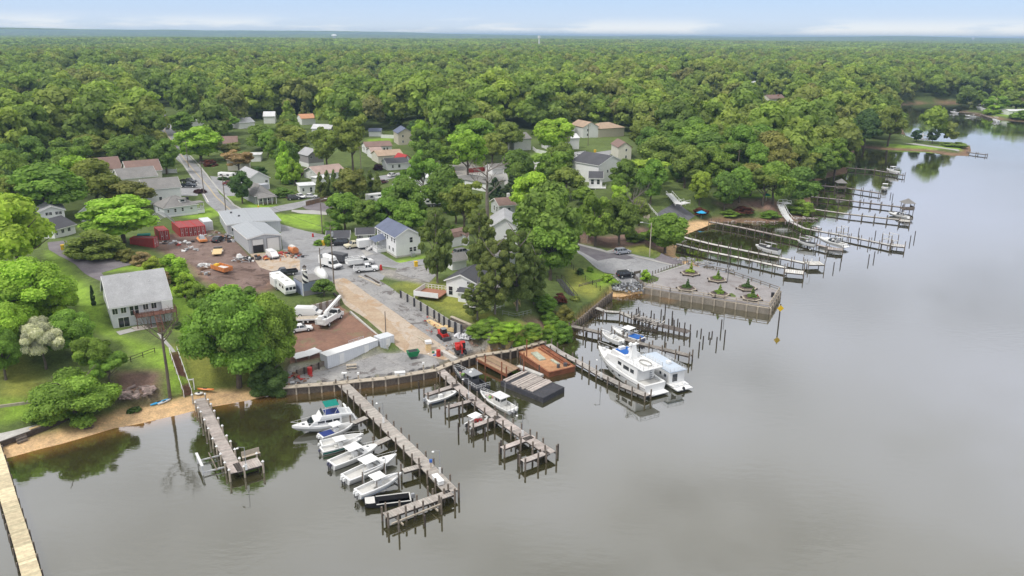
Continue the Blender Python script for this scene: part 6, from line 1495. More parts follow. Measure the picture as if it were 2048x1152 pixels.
def mk_cc(L,B,top='gelcoat',engines=1,ecol='engine',boot=None,cabin=False,fs=1.1,fb=1.6,bimini=None,rail=True,hullm='gelcoat',cover=None):
 B = B * 1.12
 def f(r):
  hull(r,L,B,fs,fb,hullm,True,.55,.25,boot,fore=.42 if cabin else .12)
  c = MB(); c.box((L * .47,0,1.15),(1.1,.95,1.3),top=.8); co = c.build('console','gelcoat',r,bevel=.05); MB().box((L * .47 + .38,0,1.9),(.08,.85,.5),ry=-.5).build('windscreen','smoke_glass',co)
  s = MB(); s.box((L * .47 - 1.15,0,.75),(.55,1.0,.75)); s.box((.75,0,.55),(.5,B * .6,.4)); s.build('seat','gelcoat_floor',r,bevel=.04)
  if cabin:
   q_ = MB(); q_.box((L * .68,0,fs + .42),(L * .22,B * .55,.45),top=.6); qq = q_.build('cuddy_cabin','gelcoat',r,bevel=.08); MB().box((L * .60,0,fs + .72),(.1,B * .55,.55),ry=-.55).build('windscreen','smoke_glass',qq); MB().box((L * .74,0,fs + .66),(.45,.45,.04)).build('hatch','smoke_glass',qq)
  if top: ttop(r,L * .45,.6,B * .82,L * .28,2.2,top)
  for i in range(engines): outboard(r,-.05,(i - (engines - 1) / 2) * .75,.55,ecol)
  if rail: bowrail(r,L,B,fs,fb)
  if bimini: MB().box((L * .2,0,fs + .12),(L * .32,B * .8,.12)).build('cover',bimini,r)
  if cover:
   p = MB(); S_ = [0,.15,.3,.5,.7,.85]; rows = [[(L * s,hbeam(s,B) * c_,fs + (fb - fs) * s ** 1.8 + (.42 * (1 - abs(c_)) * (1 if s < .6 else .7)) + .03) for c_ in (-1,-.5,0,.5,1)] for s in S_]; p.loft(rows,closed=False,cap=False); p.build('cover',cover,r)
 return f
def mk_cruiser(r):      # flybridge motor yacht, 12 m
 L,B = 12.0,3.9; hull(r,L,B,1.15,1.9,'gelcoat',True,.7,.35,None,fore=.62)
 h = MB(); h.side([(1.9 + 1.1,1.1),(9.3,1.5),(7.9,2.55),(3.0,2.65)],-1.45,1.45); hh_ = h.build('deckhouse','gelcoat',r,bevel=.1)
 g = MB()
 for s in (-1,1):
  for a,b in ((3.4,4.6),(4.8,6.0),(6.2,7.5)): g.box(((a + b) / 2,s * 1.46,2.1),(b - a,.04,.5))
 g.add([(9.0,-1.25,1.75),(9.0,1.25,1.75),(8.1,1.2,2.45),(8.1,-1.2,2.45)],[(0,1,2,3)]); g.v = [(x + (.06 if x > 8 else 0),y,z + (.03 if x > 8 else 0)) for x,y,z in g.v]; g.build('cabin_windows','glass',hh_)
 f = MB(); f.side([(.9,2.7),(7.2,2.62),(6.7,3.35),(3.0,3.2),(.9,2.85)],-1.5,1.5); ff = f.build('flybridge','gelcoat',r,bevel=.08)
 MB().box((4.6,0,3.32),(2.6,2.3,.1)).build('bridge_seats','navy_canvas',ff); w = MB(); w.box((6.4,0,3.6),(.06,2.5,.5),ry=-.6); w.build('windscreen','smoke_glass',ff)
 b = MB(); [b.add([(3.3,-1.4,5.0),(3.3,1.4,5.0),(5.9,1.4,5.0),(5.9,-1.4,5.0),(3.5,0,5.22),(5.7,0,5.22)],[(0,1,4),(1,2,5,4),(2,3,5),(3,0,4,5)])]; bb = b.build('bimini_top','teal_canvas',r)
 t = MB()
 for x0,x1 in ((2.6,3.3),(6.0,5.9),(4.5,3.3)):
  for s in (-1,1): t.tube((x0,s * 1.4,3.0),(x1,s * 1.4,5.0),.03,.03,4)
 t.build('top_frame','white_metal',bb); a = MB(); [a.tube((1.3,s * 1.3,2.7),(2.0,s * 1.2,3.9),.09,.07,6) for s in (-1,1)]; a.bar((2.0,-1.2,3.9),(2.0,1.2,3.9),.3,.12); a.dome((2.0,0,3.95),.28,10); a.build('radar_arch','gelcoat',r)
 MB().box((.55,0,.55),(1.1,3.3,.12)).build('swim_platform','gelcoat',r); d = MB(); d.box((9.9,0,1.78),(.5,.5,.06),ry=-.1); d.box((8.9 + .9,0,1.7),(.01,.01,.01)); d.build('deck_hatch','smoke_glass',r); bowrail(r,L,B,1.15,1.9,.38,.7)
def mk_express(r):
 L,B = 9.5,3.1; hull(r,L,B,1.0,1.5,'gelcoat',True,.6,.3,('grey_metal',.55,.8),fore=.5)
 h = MB(); h.box((5.6,0,1.55),(3.4,1.9,.5),top=.6); hh_ = h.build('cuddy_cabin','gelcoat',r,bevel=.12); w = MB(); w.add([(5.3,-1.3,1.45),(4.0,-1.35,1.45),(5.3,1.3,1.45),(4.0,1.35,1.45),(4.6,-1.15,2.1),(4.6,1.15,2.1),(3.7,-1.25,2.0),(3.7,1.25,2.0)],[(0,2,5,4),(0,4,6,1),(2,3,7,5)]); w.build('windscreen','smoke_glass',r)
 a = MB(); [a.bar((2.6,s * 1.35,1.0),(1.9,s * 1.2,2.75),.35,.1) for s in (-1,1)]; a.bar((1.9,-1.2,2.75),(1.9,1.2,2.75),.4,.12); a.build('radar_arch','gelcoat',r); MB().box((3.0,0,2.4),(2.3,2.3,.08),ry=.18).build('canvas_top','grey_metal',r); s = MB(); s.box((1.3,0,.9),(.7,2.1,.6)); s.build('seat','gelcoat_floor',r); MB().box((-.5,0,.35),(1.0,2.6,.1)).build('swim_platform','gelcoat',r); bowrail(r,L,B,1.0,1.5,.5,.5)
def mk_yacht(r):        # large white motor yacht, 17 m
 L,B = 17.0,5.0; hull(r,L,B,1.9,3.0,'gelcoat',True,1.5,.35,('black',.88,.93),fore=.5)
 h = MB(); h.side([(2.8,1.5),(12.6,2.3),(11.4,4.0),(9.2,4.2),(2.6,4.2)],-1.95,1.95); hh_ = h.build('deckhouse','gelcoat',r,bevel=.15)
 g = MB()
 for s in (-1,1):
  for a,b,z,hh in ((3.6,4.6,3.1,.7),(5.0,6.6,3.1,.7),(7.2,8.2,3.3,.6)): g.box(((a + b) / 2,s * 1.96,z),(b - a,.04,hh))
 g.add([(12.3,-1.5,2.8),(12.3,1.5,2.8),(11.6,1.4,3.75),(11.6,-1.4,3.75)],[(0,1,2,3)]); g.v = [(x + (.12 if x > 11 else 0),y,z) for x,y,z in g.v]; g.build('cabin_windows','glass',hh_)
 q_ = MB()
 for s in (-1,1):
  for x in (7,9,11): q_.box((x,s * (hbeam(x / L,B) + .0),1.35),(.5,.06,.22))
 q_.build('portholes','glass',r)
 f = MB(); f.box((4.6,0,4.32),(7.6,4.3,.2)); ff = f.build('boat_deck','gelcoat',r,bevel=.05); w = MB(); rail_mb(w,[(.9,-2.05,4.4),(.9,2.05,4.4),(5.6,2.05,4.4)],.8,1.0,2,.035,.05); rail_mb(w,[(.9,-2.05,4.4),(5.6,-2.05,4.4)],.8,1.0,2,.035,.05); w.build('deck_rail','white_metal',ff)
 k = MB(); k.side([(6.6,4.2),(11.0,4.1),(10.4,5.0),(6.6,5.0)],-1.7,1.7); kk = k.build('flybridge','gelcoat',r,bevel=.1); MB().box((8.6,0,5.02),(2.9,2.7,.12)).build('blue_upholstery','blue_canvas',kk); s = MB(); s.box((9.4,.3,5.3),(.7,1.2,.6)); s.box((8.2,-.5,5.25),(.5,.5,.5)); s.build('helm','gelcoat',kk,bevel=.05)
 m_ = MB(); m_.box((6.6,0,5.7),(1.1,1.5,2.6),top=.55); m_.bar((6.4,-1.1,6.9),(6.4,1.1,6.9),.3,.12); mm = m_.build('mast','gelcoat',r,bevel=.06); d = MB(); d.dome((6.6,.6,7.0),.38,10); d.dome((6.6,-.6,7.0),.25,10); d.build('radar_domes','gelcoat',mm); c = MB(); c.tube((5.8,.9,4.4),(2.8,.9,6.2),.09,.07,6); c.tube((5.8,.9,4.3),(5.8,.9,5.1),.16,.14,8); c.build('davit','white_metal',r)
 t = MB(); t.loft([[(3.2 + math.cos(a) * 1.45,math.sin(a) * .85 - .2,4.55 + .18 * math.sin(b)) for b in (0,1.57,3.14,4.71)] for a in [k_ / 10 * 6.283 for k_ in range(11)]],cap=False); t.build('life_raft','gelcoat_floor',r)
 MB().box((-.55,0,.45),(1.3,4.2,.18)).build('swim_platform','gelcoat',r,bevel=.04); ld = MB(); [ld.bar((2.75,-1.4 + .0,1.6 + i * .4),(2.45 + i * .03,-.8,1.6 + i * .4),.25,.05) for i in range(6)]; ld.build('ladder','grey_metal',r); bowrail(r,L,B,1.9,3.0,.3,.85); a_ = MB(); a_.box((15.2,0,3.05),(.8,.5,.35)); a_.build('windlass','white_metal',r)
def mk_houseboat(r):
 L,B = 13.5,4.3; hull(r,L,B,.8,1.15,'gelcoat',False,boot=('grey_metal',.8,.9)); h = MB(); h.box((6.3,0,2.1),(9.6,3.9,2.6)); hh_ = h.build('cabin','gelcoat',r,bevel=.08); MB().box((6.4,0,3.47),(10.6,4.2,.12)).build('sun_deck','lightblue_deck',r)
 w = MB(); rail_mb(w,[(1.2,-2.0,3.5),(1.2,2.0,3.5),(11.6,2.0,3.5),(11.6,-2.0,3.5),(1.2,-2.0,3.5)],.8,.9,3,.025,.04); w.build('deck_rail','white_metal',r)
 g = MB()
 for s in (-1,1):
  for x in (2.8,4.4,7.0,9.2): g.box((x,s * 1.97,2.3),(.6,.04,.6))
 g.box((1.48,.5,2.0),(.04,1.2,1.6)); g.build('windows','glass',hh_); a = MB(); a.box((5.2,-.6,3.85),(1.0,.8,.5)); a.build('air_conditioner','gelcoat',r); MB().box((-.3,0,.5),(2.2,3.8,.2)).build('stern_platform','gelcoat',r); outboard(r,-.9,.3,.3,'black'); q_ = MB(); q_.box((.2,-.9,.9),(.6,.6,.6)); q_.box((.3,1.1,.9),(.9,.7,.5)); q_.build('deck_boxes','gelcoat',r)
def mk_work(hullm,cabm,roofm):
 def f(r):
  L,B = 11.0,3.3; hull(r,L,B,.9,1.3,hullm,True,.5,.25,None,fore=.15,floor_mat='dark_metal' if hullm == 'black_steel' else 'gelcoat_floor')
  c = MB(); c.box((4.2,0,1.5),(2.4,1.9,2.0),top=.92); cc = c.build('wheelhouse',cabm,r,bevel=.04); MB().box((4.1,0,2.62),(3.4,2.6,.12)).build('roof',roofm,cc)
  g = MB(); [g.box((x,s * .95,1.95),(.6,.06,.6)) for s in (-1,1) for x in (3.5,4.3)]; g.box((5.38,0,1.95),(.08,1.5,.6)); g.box((3.02,0,1.95),(.06,1.3,.6)); g.build('windows','glass',cc); t = MB(); t.dome((4.1,.4,2.7),.35,10); t.box((4.9,-.5,2.8),(.5,.3,.25)); t.tube((3.6,-.8,2.7),(3.5,-.8,5.4),.035,.02,4); t.build('radar','gelcoat',cc)
  w = MB(); rail_mb(w,[(.2,-1.5,.9),(.2,1.5,.9),(3.0,1.55,.9)],.8,1,2,.04,.06); rail_mb(w,[(6,1.5,1.1),(10.3,.5,1.3),(10.3,-.5,1.3),(6,-1.5,1.1)],.7,1,2,.04,.05); w.build('rail','white_metal',r)
  for y in (-.5,.5): outboard(r,-.05,y,.5,'gelcoat' if hullm != 'black_steel' else 'black')
  b = MB(); rb = random.Random(4); [b.box((rb.uniform(6.2,8.8),rb.uniform(-.9,.9),.8),(.5,.5,.45),rb.random(),col=(rb.uniform(.1,.6),rb.uniform(.1,.5),rb.uniform(.1,.5))) for _ in range(8)]; b.build('deck_gear','goods',r)
 return f
def mk_jon(r):
 m_ = MB(); L,B = 5.6,1.9; m_.loft([[(x,y_ * B / 2 * w_,z_) for y_,z_ in ((1,.62 + dz),(.82,dz * .9),(-.82,dz * .9),(-1,.62 + dz))] for x,w_,dz in ((0,1,0),(3.8,1,0),(4.9,.9,.12),(5.6,.78,.3))],closed=False,cap=False); m_.add([(0,.95,.62),(0,.78,0),(0,-.78,0),(0,-.95,.62)],[(0,1,2,3)]); m_.build('hull','black',r)
 g = MB(); [g.bar((0,s * .95,.64),(4.2,s * .95,.64),.14,.06) for s in (-1,1)]; g.box((4.95,0,.78),(1.2,1.5,.06)); g.bar((0,-.95,.64),(0,.95,.64),.14,.06); g.build('gunwale','gelcoat_floor',r); outboard(r,0,0,.3,'grey_metal')
def mk_skiff(r): hull(r,6.0,2.1,.6,.85,'gelcoat',True,.3,.18,('blue_paint',.0,.25),fore=.2); MB().box((2.6,0,.62),(.6,.6,.65)).build('console','gelcoat',r); outboard(r,0,0,.35,'grey_metal')
def mk_canopy(r):
 hull(r,5.4,2.2,.65,.9,'gelcoat',True,.3,.25,None,fore=.2); s = MB(); s.box((2.4,.3,.6),(.6,.7,.6)); s.box((3.4,0,.5),(.5,1.1,.35)); s.build('seat','red_paint',r); ttop(r,1.7,.5,1.8,2.3,1.6); outboard(r,0,0,.35,'black')
def mk_kayak(w=.75):
 def f(r):
  m_ = MB(); m_.loft([[(x,y_ * w / 2 * k,z_) for y_,z_ in ((0,.26),(.8,.2),(1,.1),(.5,0),(-.5,0),(-1,.1),(-.8,.2))] for x,k in ((0,.05),(.5,.55),(1.3,.95),(2.0,1),(2.7,.9),(3.4,.5),(3.8,.05))]); m_.build('hull','car_paint',r,smooth=True); MB().box((1.8,0,.25),(.9,w * .5,.04)).build('cockpit','black',r)
 return f
def moor(key,mk,L0,label,stern,bow,z=.8,lift=0.0,name='boat',cat='boat',group=None,color=None,L=None):
 s = P(stern[0],stern[1],z + lift); b = P(bow[0],bow[1],z + lift + .3); k = (L or math.hypot(b.x - s.x,b.y - s.y)) / L0
 return place(key,mk,name,label,cat,(s.x,s.y,lift),yaw(s,b),group,(k,k,k),color)
def lift_frame(label,stern,bow,lift=1.6,w=3.2):
 s = P(stern[0],stern[1],lift); b = P(bow[0],bow[1],lift); c = (s + b) / 2; L = math.hypot(b.x - s.x,b.y - s.y); t = thing('boat_lift',label,'boat lift',(c.x,c.y,0),yaw(s,b)); m_ = MB(); g = MB()
 for x in (-L * .28,L * .28):
  for y in (-w / 2,w / 2): m_.tube((x,y,-3),(x,y,lift + 1.6),.13,.12,8)
  g.bar((x,-w / 2,lift - .35),(x,w / 2,lift - .35),.12,.2)
 for y in (-w / 2,w / 2): g.bar((-L * .3,y,lift + 1.5),(L * .3,y,lift + 1.5),.16,.16)
 for y in (-.6,.6): g.bar((-L * .4,y,lift - .2),(L * .4,y,lift - .2),.12,.14)
 for x in (-L * .28,L * .28): g.tube((x,w * .42,lift),(x,w * .42,lift + 2.6),.05,.05,5)
 m_.build('piles','old_timber',t); g.build('cradle','white_metal',t)
moor('cruiser',mk_cruiser,12.0,'white flybridge cruiser with a dark green bimini top',(712,836),(584,857))
moor('cc1',mk_cc(8.6,2.6,'gelcoat',2,'gelcoat',bimini='navy_canvas',rail=False),8.6,'white boat with hard top and a dark blue cover lying beside the flybridge cruiser',(640,871),(708,845))
moor('cc2',mk_cc(10.0,2.9,None,1,'gelcoat',rail=True),10,'white open boat with pale blue seat between the covered and the green striped boats',(641,886),(727,866))
moor('cc3',mk_cc(10.0,2.9,'gelcoat',1,'engine',boot=('teal_canvas',.3,1.0),rail=True),10,'white boat with a broad green stripe along the hull',(642,898),(724,874))
moor('cc4',mk_cc(11.0,3.0,'gelcoat',2,'engine',cabin=True),11,'white cabin boat with two dark outboards at the fourth berth',(662,927),(760,886))
moor('cc5',mk_cc(11.0,3.0,'gelcoat',2,'gelcoat',cabin=True,boot=('grey_metal',.2,.35)),11,'white hard top boat with white outboards and a long bow rail',(690,956),(793,909))
moor('cc6',mk_cc(9.5,2.8,'gelcoat',2,'gelcoat',rail=False,boot=('lightblue_deck',.1,.6)),9.5,'white open fishing boat with pale blue-grey hull, raised above the water on the last lift',(715,984),(803,945),.8,.5)
lift_frame('white and grey boat lift under the last white fishing boat',(722,982),(800,948),.5,3.4)
moor('jon',mk_jon,5.6,'flat black open boat at the end berth of the pier',(820,994),(729,1001),.6)
moor('skiff',mk_skiff,6,'small white skiff with grey outboard at the inner finger of the middle pier',(853,802),(917,781),.5)
moor('canopy',mk_canopy,5.4,'little white boat with red seat under a white canopy',(936,850),(978,828),.6)
moor('work1',mk_work('black_steel','dark_metal','grey_metal'),11,'dark work boat with grey wheelhouse full of gear at the bulkhead',(968,776),(908,735),.8)
moor('work2',mk_work('gelcoat','gelcoat_floor','white_metal'),11,'pale grey work boat with square wheelhouse beside the middle pier',(1026,818),(960,780),.8)
moor('yacht',mk_yacht,17,'large white motor yacht with a blue upholstered flybridge',(1310,782),(1196,712),.6)
moor('houseboat',mk_houseboat,13.5,'white houseboat with a pale blue sun deck moored outside the yacht',(1362,772),(1284,722),.6)
moor('cc7',mk_cc(6.5,2.3,None,1,'gelcoat',rail=True),6.5,'white open boat hanging on the lift beside the weathered pier',(1244,682),(1204,665),.8,1.4)
lift_frame('tall white boat lift beside the weathered pier',(1244,682),(1204,665),1.4,3.0)
moor('cc8',mk_cc(9.0,2.8,'gelcoat',2,'engine',cabin=True,bimini='blue_canvas'),9,'white pilothouse boat with a blue cover behind the weathered pier',(1284,679),(1224,657),.8)
moor('cc9',mk_cc(7,2.3,None,0,'engine',rail=False,cover='black'),7,'white boat with dark cover on a lift beside the upper white pier',(1559,503),(1511,492),.8,1.0)
lift_frame('boat lift beside the upper white pier',(1556,502),(1515,493),1.0,3.0)
moor('cc10',mk_cc(7,2.4,None,0,'engine',rail=False,cover='black'),7,'black-covered boat on a lift near the end of the long pier',(1631,488),(1595,480),.8,.8)
lift_frame('boat lift holding the black-covered boat',(1630,488),(1597,480),.8,3)
moor('express',mk_express,9.5,'white express cruiser with swept radar arch at the end of the long pier',(1690,490),(1637,475),.8,.5)
moor('express',mk_express,9.5,'white cruiser with blue windscreen beside the tan end deck',(1817,433),(1777,424),.8)
moor('cc11',mk_cc(6.5,2.3,'gelcoat',1,'gelcoat',rail=False),6.5,'white boat pointing at the viewer between two far piers',(1770,375),(1766,389),.8,L=6.5)
moor('cc11',None,6.5,'white centre console boat hoisted at the farthest pier',(1796,345),(1773,339),.8,1.0); lift_frame('boat lift at the farthest pier',(1796,347),(1773,342),1.0,3)
moor('canopy',None,5.4,'small white canopied boat beside the dock of the zigzag stairs',(1641,456),(1624,452),.6)
lift_frame('empty grey boat lift beside the pale pier',(1697,466),(1672,461),.8,3); lift_frame('empty boat lift near the end of the pale pier',(1797,482),(1764,474),1.2,3.2)
for (s,b,lb,k) in (((1916,226),(1900,224),'small white boat at the tip of the far right dock','cc11'),((1952,233),(1930,231),'white cruiser moored at the far right shore','express'),((1966,220),(1953,217),'white pilothouse boat parked on the far right lawn','cc11'),((1996,243),(1985,240),'rusty red boat at the far right shore','cc11')):
 moor(k,None,{'cc11': 6.5,'express': 9.5}[k],lb,s,b,.6,1.5 if 'lawn' in lb else 0)
# empty lift at the end of the near pier and at the left dock
t = thing('boat_lift','empty boat lift with long bunks beyond the end of the near pier','boat lift',P(775,1046,0),yaw(P(775,1046),P(845,1018))); g = MB(); g2 = MB()
for y in (0,-1.7): g.bar((-.3,y,.9),(7.2,y,.9),.18,.2)
for x in (1,6.2): g.bar((x,.4,.6),(x,-2.4,.6),.14,.22)
for x in (.2,6.6):
 for y in (.7,-2.6): g2.tube((x,y,-3),(x,y,2.6),.14,.12,8)
g.build('bunks','pale_timber',t); g2.build('piles','old_timber',t)
t = thing('boat_lift','empty white boat lift left of the beach dock','boat lift',P(395,925,0),yaw(P(388,915),P(408,960))); g = MB(); g2 = MB()
g.bar((0,0,1.5),(4.4,0,1.5),.35,.25); g.bar((.3,0,0),(.3,0,1.5),.2); g.bar((4.1,0,0),(4.1,0,1.5),.2); g.bar((.3,0,.4),(.3,5,.4),.14,.2); g.bar((4.1,0,.4),(4.1,5,.4),.14,.2); g.build('cradle','white_metal',t)
for y in (1.8,3.2): g2.bar((-.8,y,.7),(5.0,y,.7),.14,.16)
g2.build('bunks','old_timber',t)
# barges and ramp
def barge(label,q4,z,deckm,sidem,fun=None,name='barge'):
 W_ = [P(a,b,z) for a,b in q4]; c = W_[0]; t = thing(name,label,'barge',(c.x,c.y,0)); pts = [(w.x - c.x,w.y - c.y) for w in W_]
 if sum((pts[i][0] * pts[(i + 1) % 4][1] - pts[(i + 1) % 4][0] * pts[i][1]) for i in range(4)) < 0: pts = pts[::-1]
 MB().prism(pts,-.5,z - .06).build('hull',sidem,t); MB().prism(pts,z - .06,z,inset=.01).build('deck',deckm,t)
 if fun: fun(t,[Vector((w.x - c.x,w.y - c.y,w.z)) for w in W_])
 return t
def bar1(t,w):
 e = MB()
 for a,b in ((0,1),(1,2),(2,3),(3,0)): e.bar(Vector(w[a]) + Vector((0,0,.02)),Vector(w[b]) + Vector((0,0,.02)),.3,.12)
 o0 = Vector(w[0]); ux = (Vector(w[1]) - o0); uy = (Vector(w[3]) - o0); at = lambda a,b,z=0: o0 + ux * a + uy * b + Vector((0,0,z))
 e.bar(at(.08,.86,.18),at(.97,.84,.18),.4,.35); e.bar(at(.1,.72,.15),at(.9,.74,.15),.25,.3); e.build('steel_beams','rust',t)
 g = MB(); g.bar(at(.22,.38,.15),at(.55,.32,.15),1.3,.3); g.bar(at(.62,.58,.12),at(.85,.58,.12),.5,.25); g.build('pale_planks','lichen_wood',t); p = MB(); p.tube(at(.25,.05,-1),at(.25,.05,3.4),.12,.12,8); p.build('spud_pole','rust',t); b = MB(); b.tube(at(.93,.45,0),at(.93,.45,.7),.3,.3,10); b.box(at(.95,.7,.35),(.7,.5,.6)); b.build('winches','dark_metal',t)
barge('rusty orange work barge carrying steel beams and planks',[(1036,703),(1098,745),(1150,733),(1085,690)],1.0,'rust_deck','rust',bar1)
def bar2(t,w):
 o0 = Vector(w[0]); ux = (Vector(w[1]) - o0); uy = (Vector(w[3]) - o0); at = lambda a,b,z=0: o0 + ux * a + uy * b + Vector((0,0,z)); rr = random.Random(2); m_ = MB()
 for k,a in enumerate((.04,.10,.24,.30,.36,.42,.47,.52,.58,.64,.70)):
  s = rr.uniform(.34,.5); m_.bar(at(a,.04 + rr.uniform(-.03,.04),.12),at(a + .02,.93 + rr.uniform(-.06,.05),.14),.46 * rr.uniform(.8,1.2),.16,col=(s,s * .88,s * .8))
 m_.build('timber_mats','boards',t)
 for lbl,a,b in (('spud_pole',.0,.05),('spud_pole',.03,.98)): MB().tube(at(a,b,-1.2),at(a,b,3.6),.12,.12,8).build(lbl,'rust',t)
barge('black steel barge covered with grey timber mats',[(1001,762),(1086,796),(1129,774),(1046,740)],.95,'black_steel','black_steel',bar2)
t_ = thing('work_ramp','rust stained work ramp floating between the bulkhead and the black barge','ramp',P(953,716,1.3)); mb = MB(); W_ = [P(953,716,1.3),P(1014,748,1.1),P(1038,736,1.1),P(976,706,1.3)]; c = W_[0]; rr = random.Random(6)
for k in range(9):
 a = W_[0].lerp(W_[3],(k + .5) / 9) - c; b = W_[1].lerp(W_[2],(k + .5) / 9) - c; s = rr.uniform(.6,1.2); mb.bar(a,b,.48,.14,col=(.34 * s,(.20 + .05 * rr.random()) * s,.15 * s))
mb.build('deck','boards',t_); m_ = MB(); m_.bar(W_[0] - c - Vector((0,0,.3)),W_[1] - c - Vector((0,0,.3)),.3,.5); m_.bar(W_[3] - c - Vector((0,0,.3)),W_[2] - c - Vector((0,0,.3)),.3,.5); [m_.tube(W_[0].lerp(W_[1],f) - c - Vector((0,0,4)),W_[0].lerp(W_[1],f) - c + Vector((0,0,1.4)),.14,.13,8) for f in (.3,.98)]; m_.build('beams','rust',t_)
t_ = thing('float','pale concrete float beside the black barge','float',P(1036,733,.8)); MB().bar((0,0,0),P(1084,752,.8) - P(1036,733,.8),.9,.5).build('slab','concrete',t_); m_ = MB(); [m_.tube(P(x,y,0) - P(1036,733,.8) - Vector((0,0,2)),P(x,y,0) - P(1036,733,.8) + Vector((0,0,2.4)),.13,.12,8) for x,y in ((1041,736),(1046,742),(1078,754))]; m_.build('piles','dark_timber',t_)
# kayaks and small craft on land
def craft(label,a,b,col,key='kayak',w=.75,dz=.1,name='kayak',cat='kayak'):
 A = G(*a,dz); B_ = G(*b,dz); k = math.hypot(B_.x - A.x,B_.y - A.y) / 3.8; return place(key,mk_kayak(w),name,label,cat,A,yaw(A,B_),None,(k,max(k,.8),1.2),col)
craft('bright blue kayak lying upturned on the sand, nearer the water',(301,813),(337,798),(.03,.36,.70)); craft('white kayak lying behind the bright blue one on the sand',(316,811),(342,798),(.6,.63,.66))
craft('orange kayak at the head of the beach beside the dock',(395,780),(429,787),(.85,.28,.08)); craft('white upturned dinghy in front of the orange kayak',(389,790),(408,789),(.75,.75,.73),'dinghy',1.3,name='dinghy',cat='dinghy')
A = P(49,842,1.5); B_ = P(104,825,1.5); place('paddle',mk_kayak(.95),'paddle_board','long pale blue boat-shaped board on the seawall terrace','paddle board',A,yaw(A,B_),None,(math.hypot(B_.x - A.x,B_.y - A.y) / 3.8,) * 2 + (1.4,),(.16,.55,.72))
# ------------------------------------------------------------------ vehicles (x forward, origin on the ground in the middle)
def wheels(r,xs,tr,R=.35,w=.24,twin=False):
 for x in xs:
  for s in (-1,1):
   wm = MB().tube((x,s * (tr - w / 2),R),(x,s * (tr + w / 2),R),R,R,14); o = wm.build('wheel','rubber',r); MB().tube((x,s * (tr + w / 2 - .02),R),(x,s * (tr + w / 2 + .015),R),R * .55,R * .5,10).build('rim','white_metal',o)
def car_body(r,L,W_,prof,cab,roof,wh=(.30,.80),R=.35,lights=True):
 """prof: side outline; cab: glass outline (x,z); roof: paint slab on top"""
 MB().side(prof,-W_ / 2,W_ / 2).build('body','car_paint',r,bevel=.09)
 g = MB(); w0,w1 = W_ / 2 - .06,W_ / 2 - .22; n = len(cab); vs = [(x,-(w0 if z < cab[0][1] + .05 else w1),z) for x,z in cab] + [(x,(w0 if z < cab[0][1] + .05 else w1),z) for x,z in cab]
 g.add(vs,[tuple(range(n)),tuple(range(n,2 * n))[::-1]] + [(k,n + k,n + (k + 1) % n,(k + 1) % n) for k in range(n)]); g.build('windows','glass',r)
 MB().box(((roof[0] + roof[1]) / 2,0,roof[2]),(roof[1] - roof[0],W_ - .36,.07)).build('roof','car_paint',r,bevel=.03)
 for x0,x1 in roof[3]:
  for s in (-1,1): MB().bar((x0,s * (w0 + .01),cab[0][1]),(x1,s * (w1 + .01),roof[2]),.09,.05).build('pillar','car_paint',r)
 if lights:
  for s in (-1,1):
   MB().box((L / 2 - .04,s * (W_ / 2 - .25),prof[0][1] + .45),(.1,.32,.16)).build('headlight','white_metal',r); MB().box((-L / 2 + .03,s * (W_ / 2 - .16),prof[0][1] + .55),(.08,.2,.24)).build('tail_light','red_paint',r)
 MB().box((L / 2,0,prof[0][1] + .12),(.14,W_ * .94,.2)).build('bumper','dark_metal',r)
def v_sedan(r): car_body(r,4.7,1.82,[(-2.3,.28),(2.3,.28),(2.35,.68),(1.1,.92),(-2.0,.95),(-2.35,.8)],[(-1.75,.93),(1.15,.93),(.4,1.4),(-1.1,1.42)],(-1.05,.35,1.43,[(1.1,.4),(-1.7,-1.1),(-.3,-.3)])); wheels(r,(-1.4,1.45),.82)
def v_suv(r): car_body(r,4.7,1.88,[(-2.3,.32),(2.3,.32),(2.35,.85),(1.25,1.05),(-2.3,1.08)],[(-2.25,1.05),(1.2,1.05),(.55,1.62),(-1.95,1.66)],(-1.95,.5,1.68,[(1.15,.55),(-2.2,-1.95),(-.4,-.4),(-1.3,-1.3)])); wheels(r,(-1.4,1.45),.85,.38)
def v_minivan(r): car_body(r,5.1,1.95,[(-2.5,.3),(2.45,.3),(2.55,.8),(1.7,1.05),(-2.5,1.08)],[(-2.45,1.05),(1.65,1.05),(.75,1.68),(-2.2,1.72)],(-2.2,.7,1.74,[(1.6,.75),(-2.4,-2.2),(.1,.1),(-1.2,-1.2)])); wheels(r,(-1.5,1.6),.88)
def v_pickup(r):
 car_body(r,5.8,2.0,[(-.35,.42),(2.85,.42),(2.9,1.05),(1.5,1.16),(-.35,1.16)],[(-.3,1.14),(1.45,1.14),(.85,1.78),(-.2,1.80)],(-.2,.85,1.82,[(1.4,.9),(-.28,-.2),(.4,.4)]),lights=True)
 b = MB(); b.box((-1.6,0,.6),(2.6,1.9,.1)); [b.box((-1.6,s * .94,.88),(2.6,.1,.6)) for s in (-1,1)]; b.box((-2.88,0,.88),(.08,1.98,.6)); b.box((-.36,0,.88),(.08,1.98,.6)); b.build('bed','car_paint',r); MB().box((-1.6,0,.66),(2.4,1.6,.04)).build('bed_liner','black',r); wheels(r,(-1.75,1.9),.9,.4)
def v_van(r): car_body(r,5.4,2.0,[(-2.7,.35),(2.6,.35),(2.7,.95),(1.9,1.25),(1.2,2.0),(-2.7,2.05)],[(.45,1.3),(1.9,1.3),(1.25,1.9),(.45,1.92)],(-2.6,1.1,2.08,[(.45,.45)])); wheels(r,(-1.6,1.75),.9,.38)
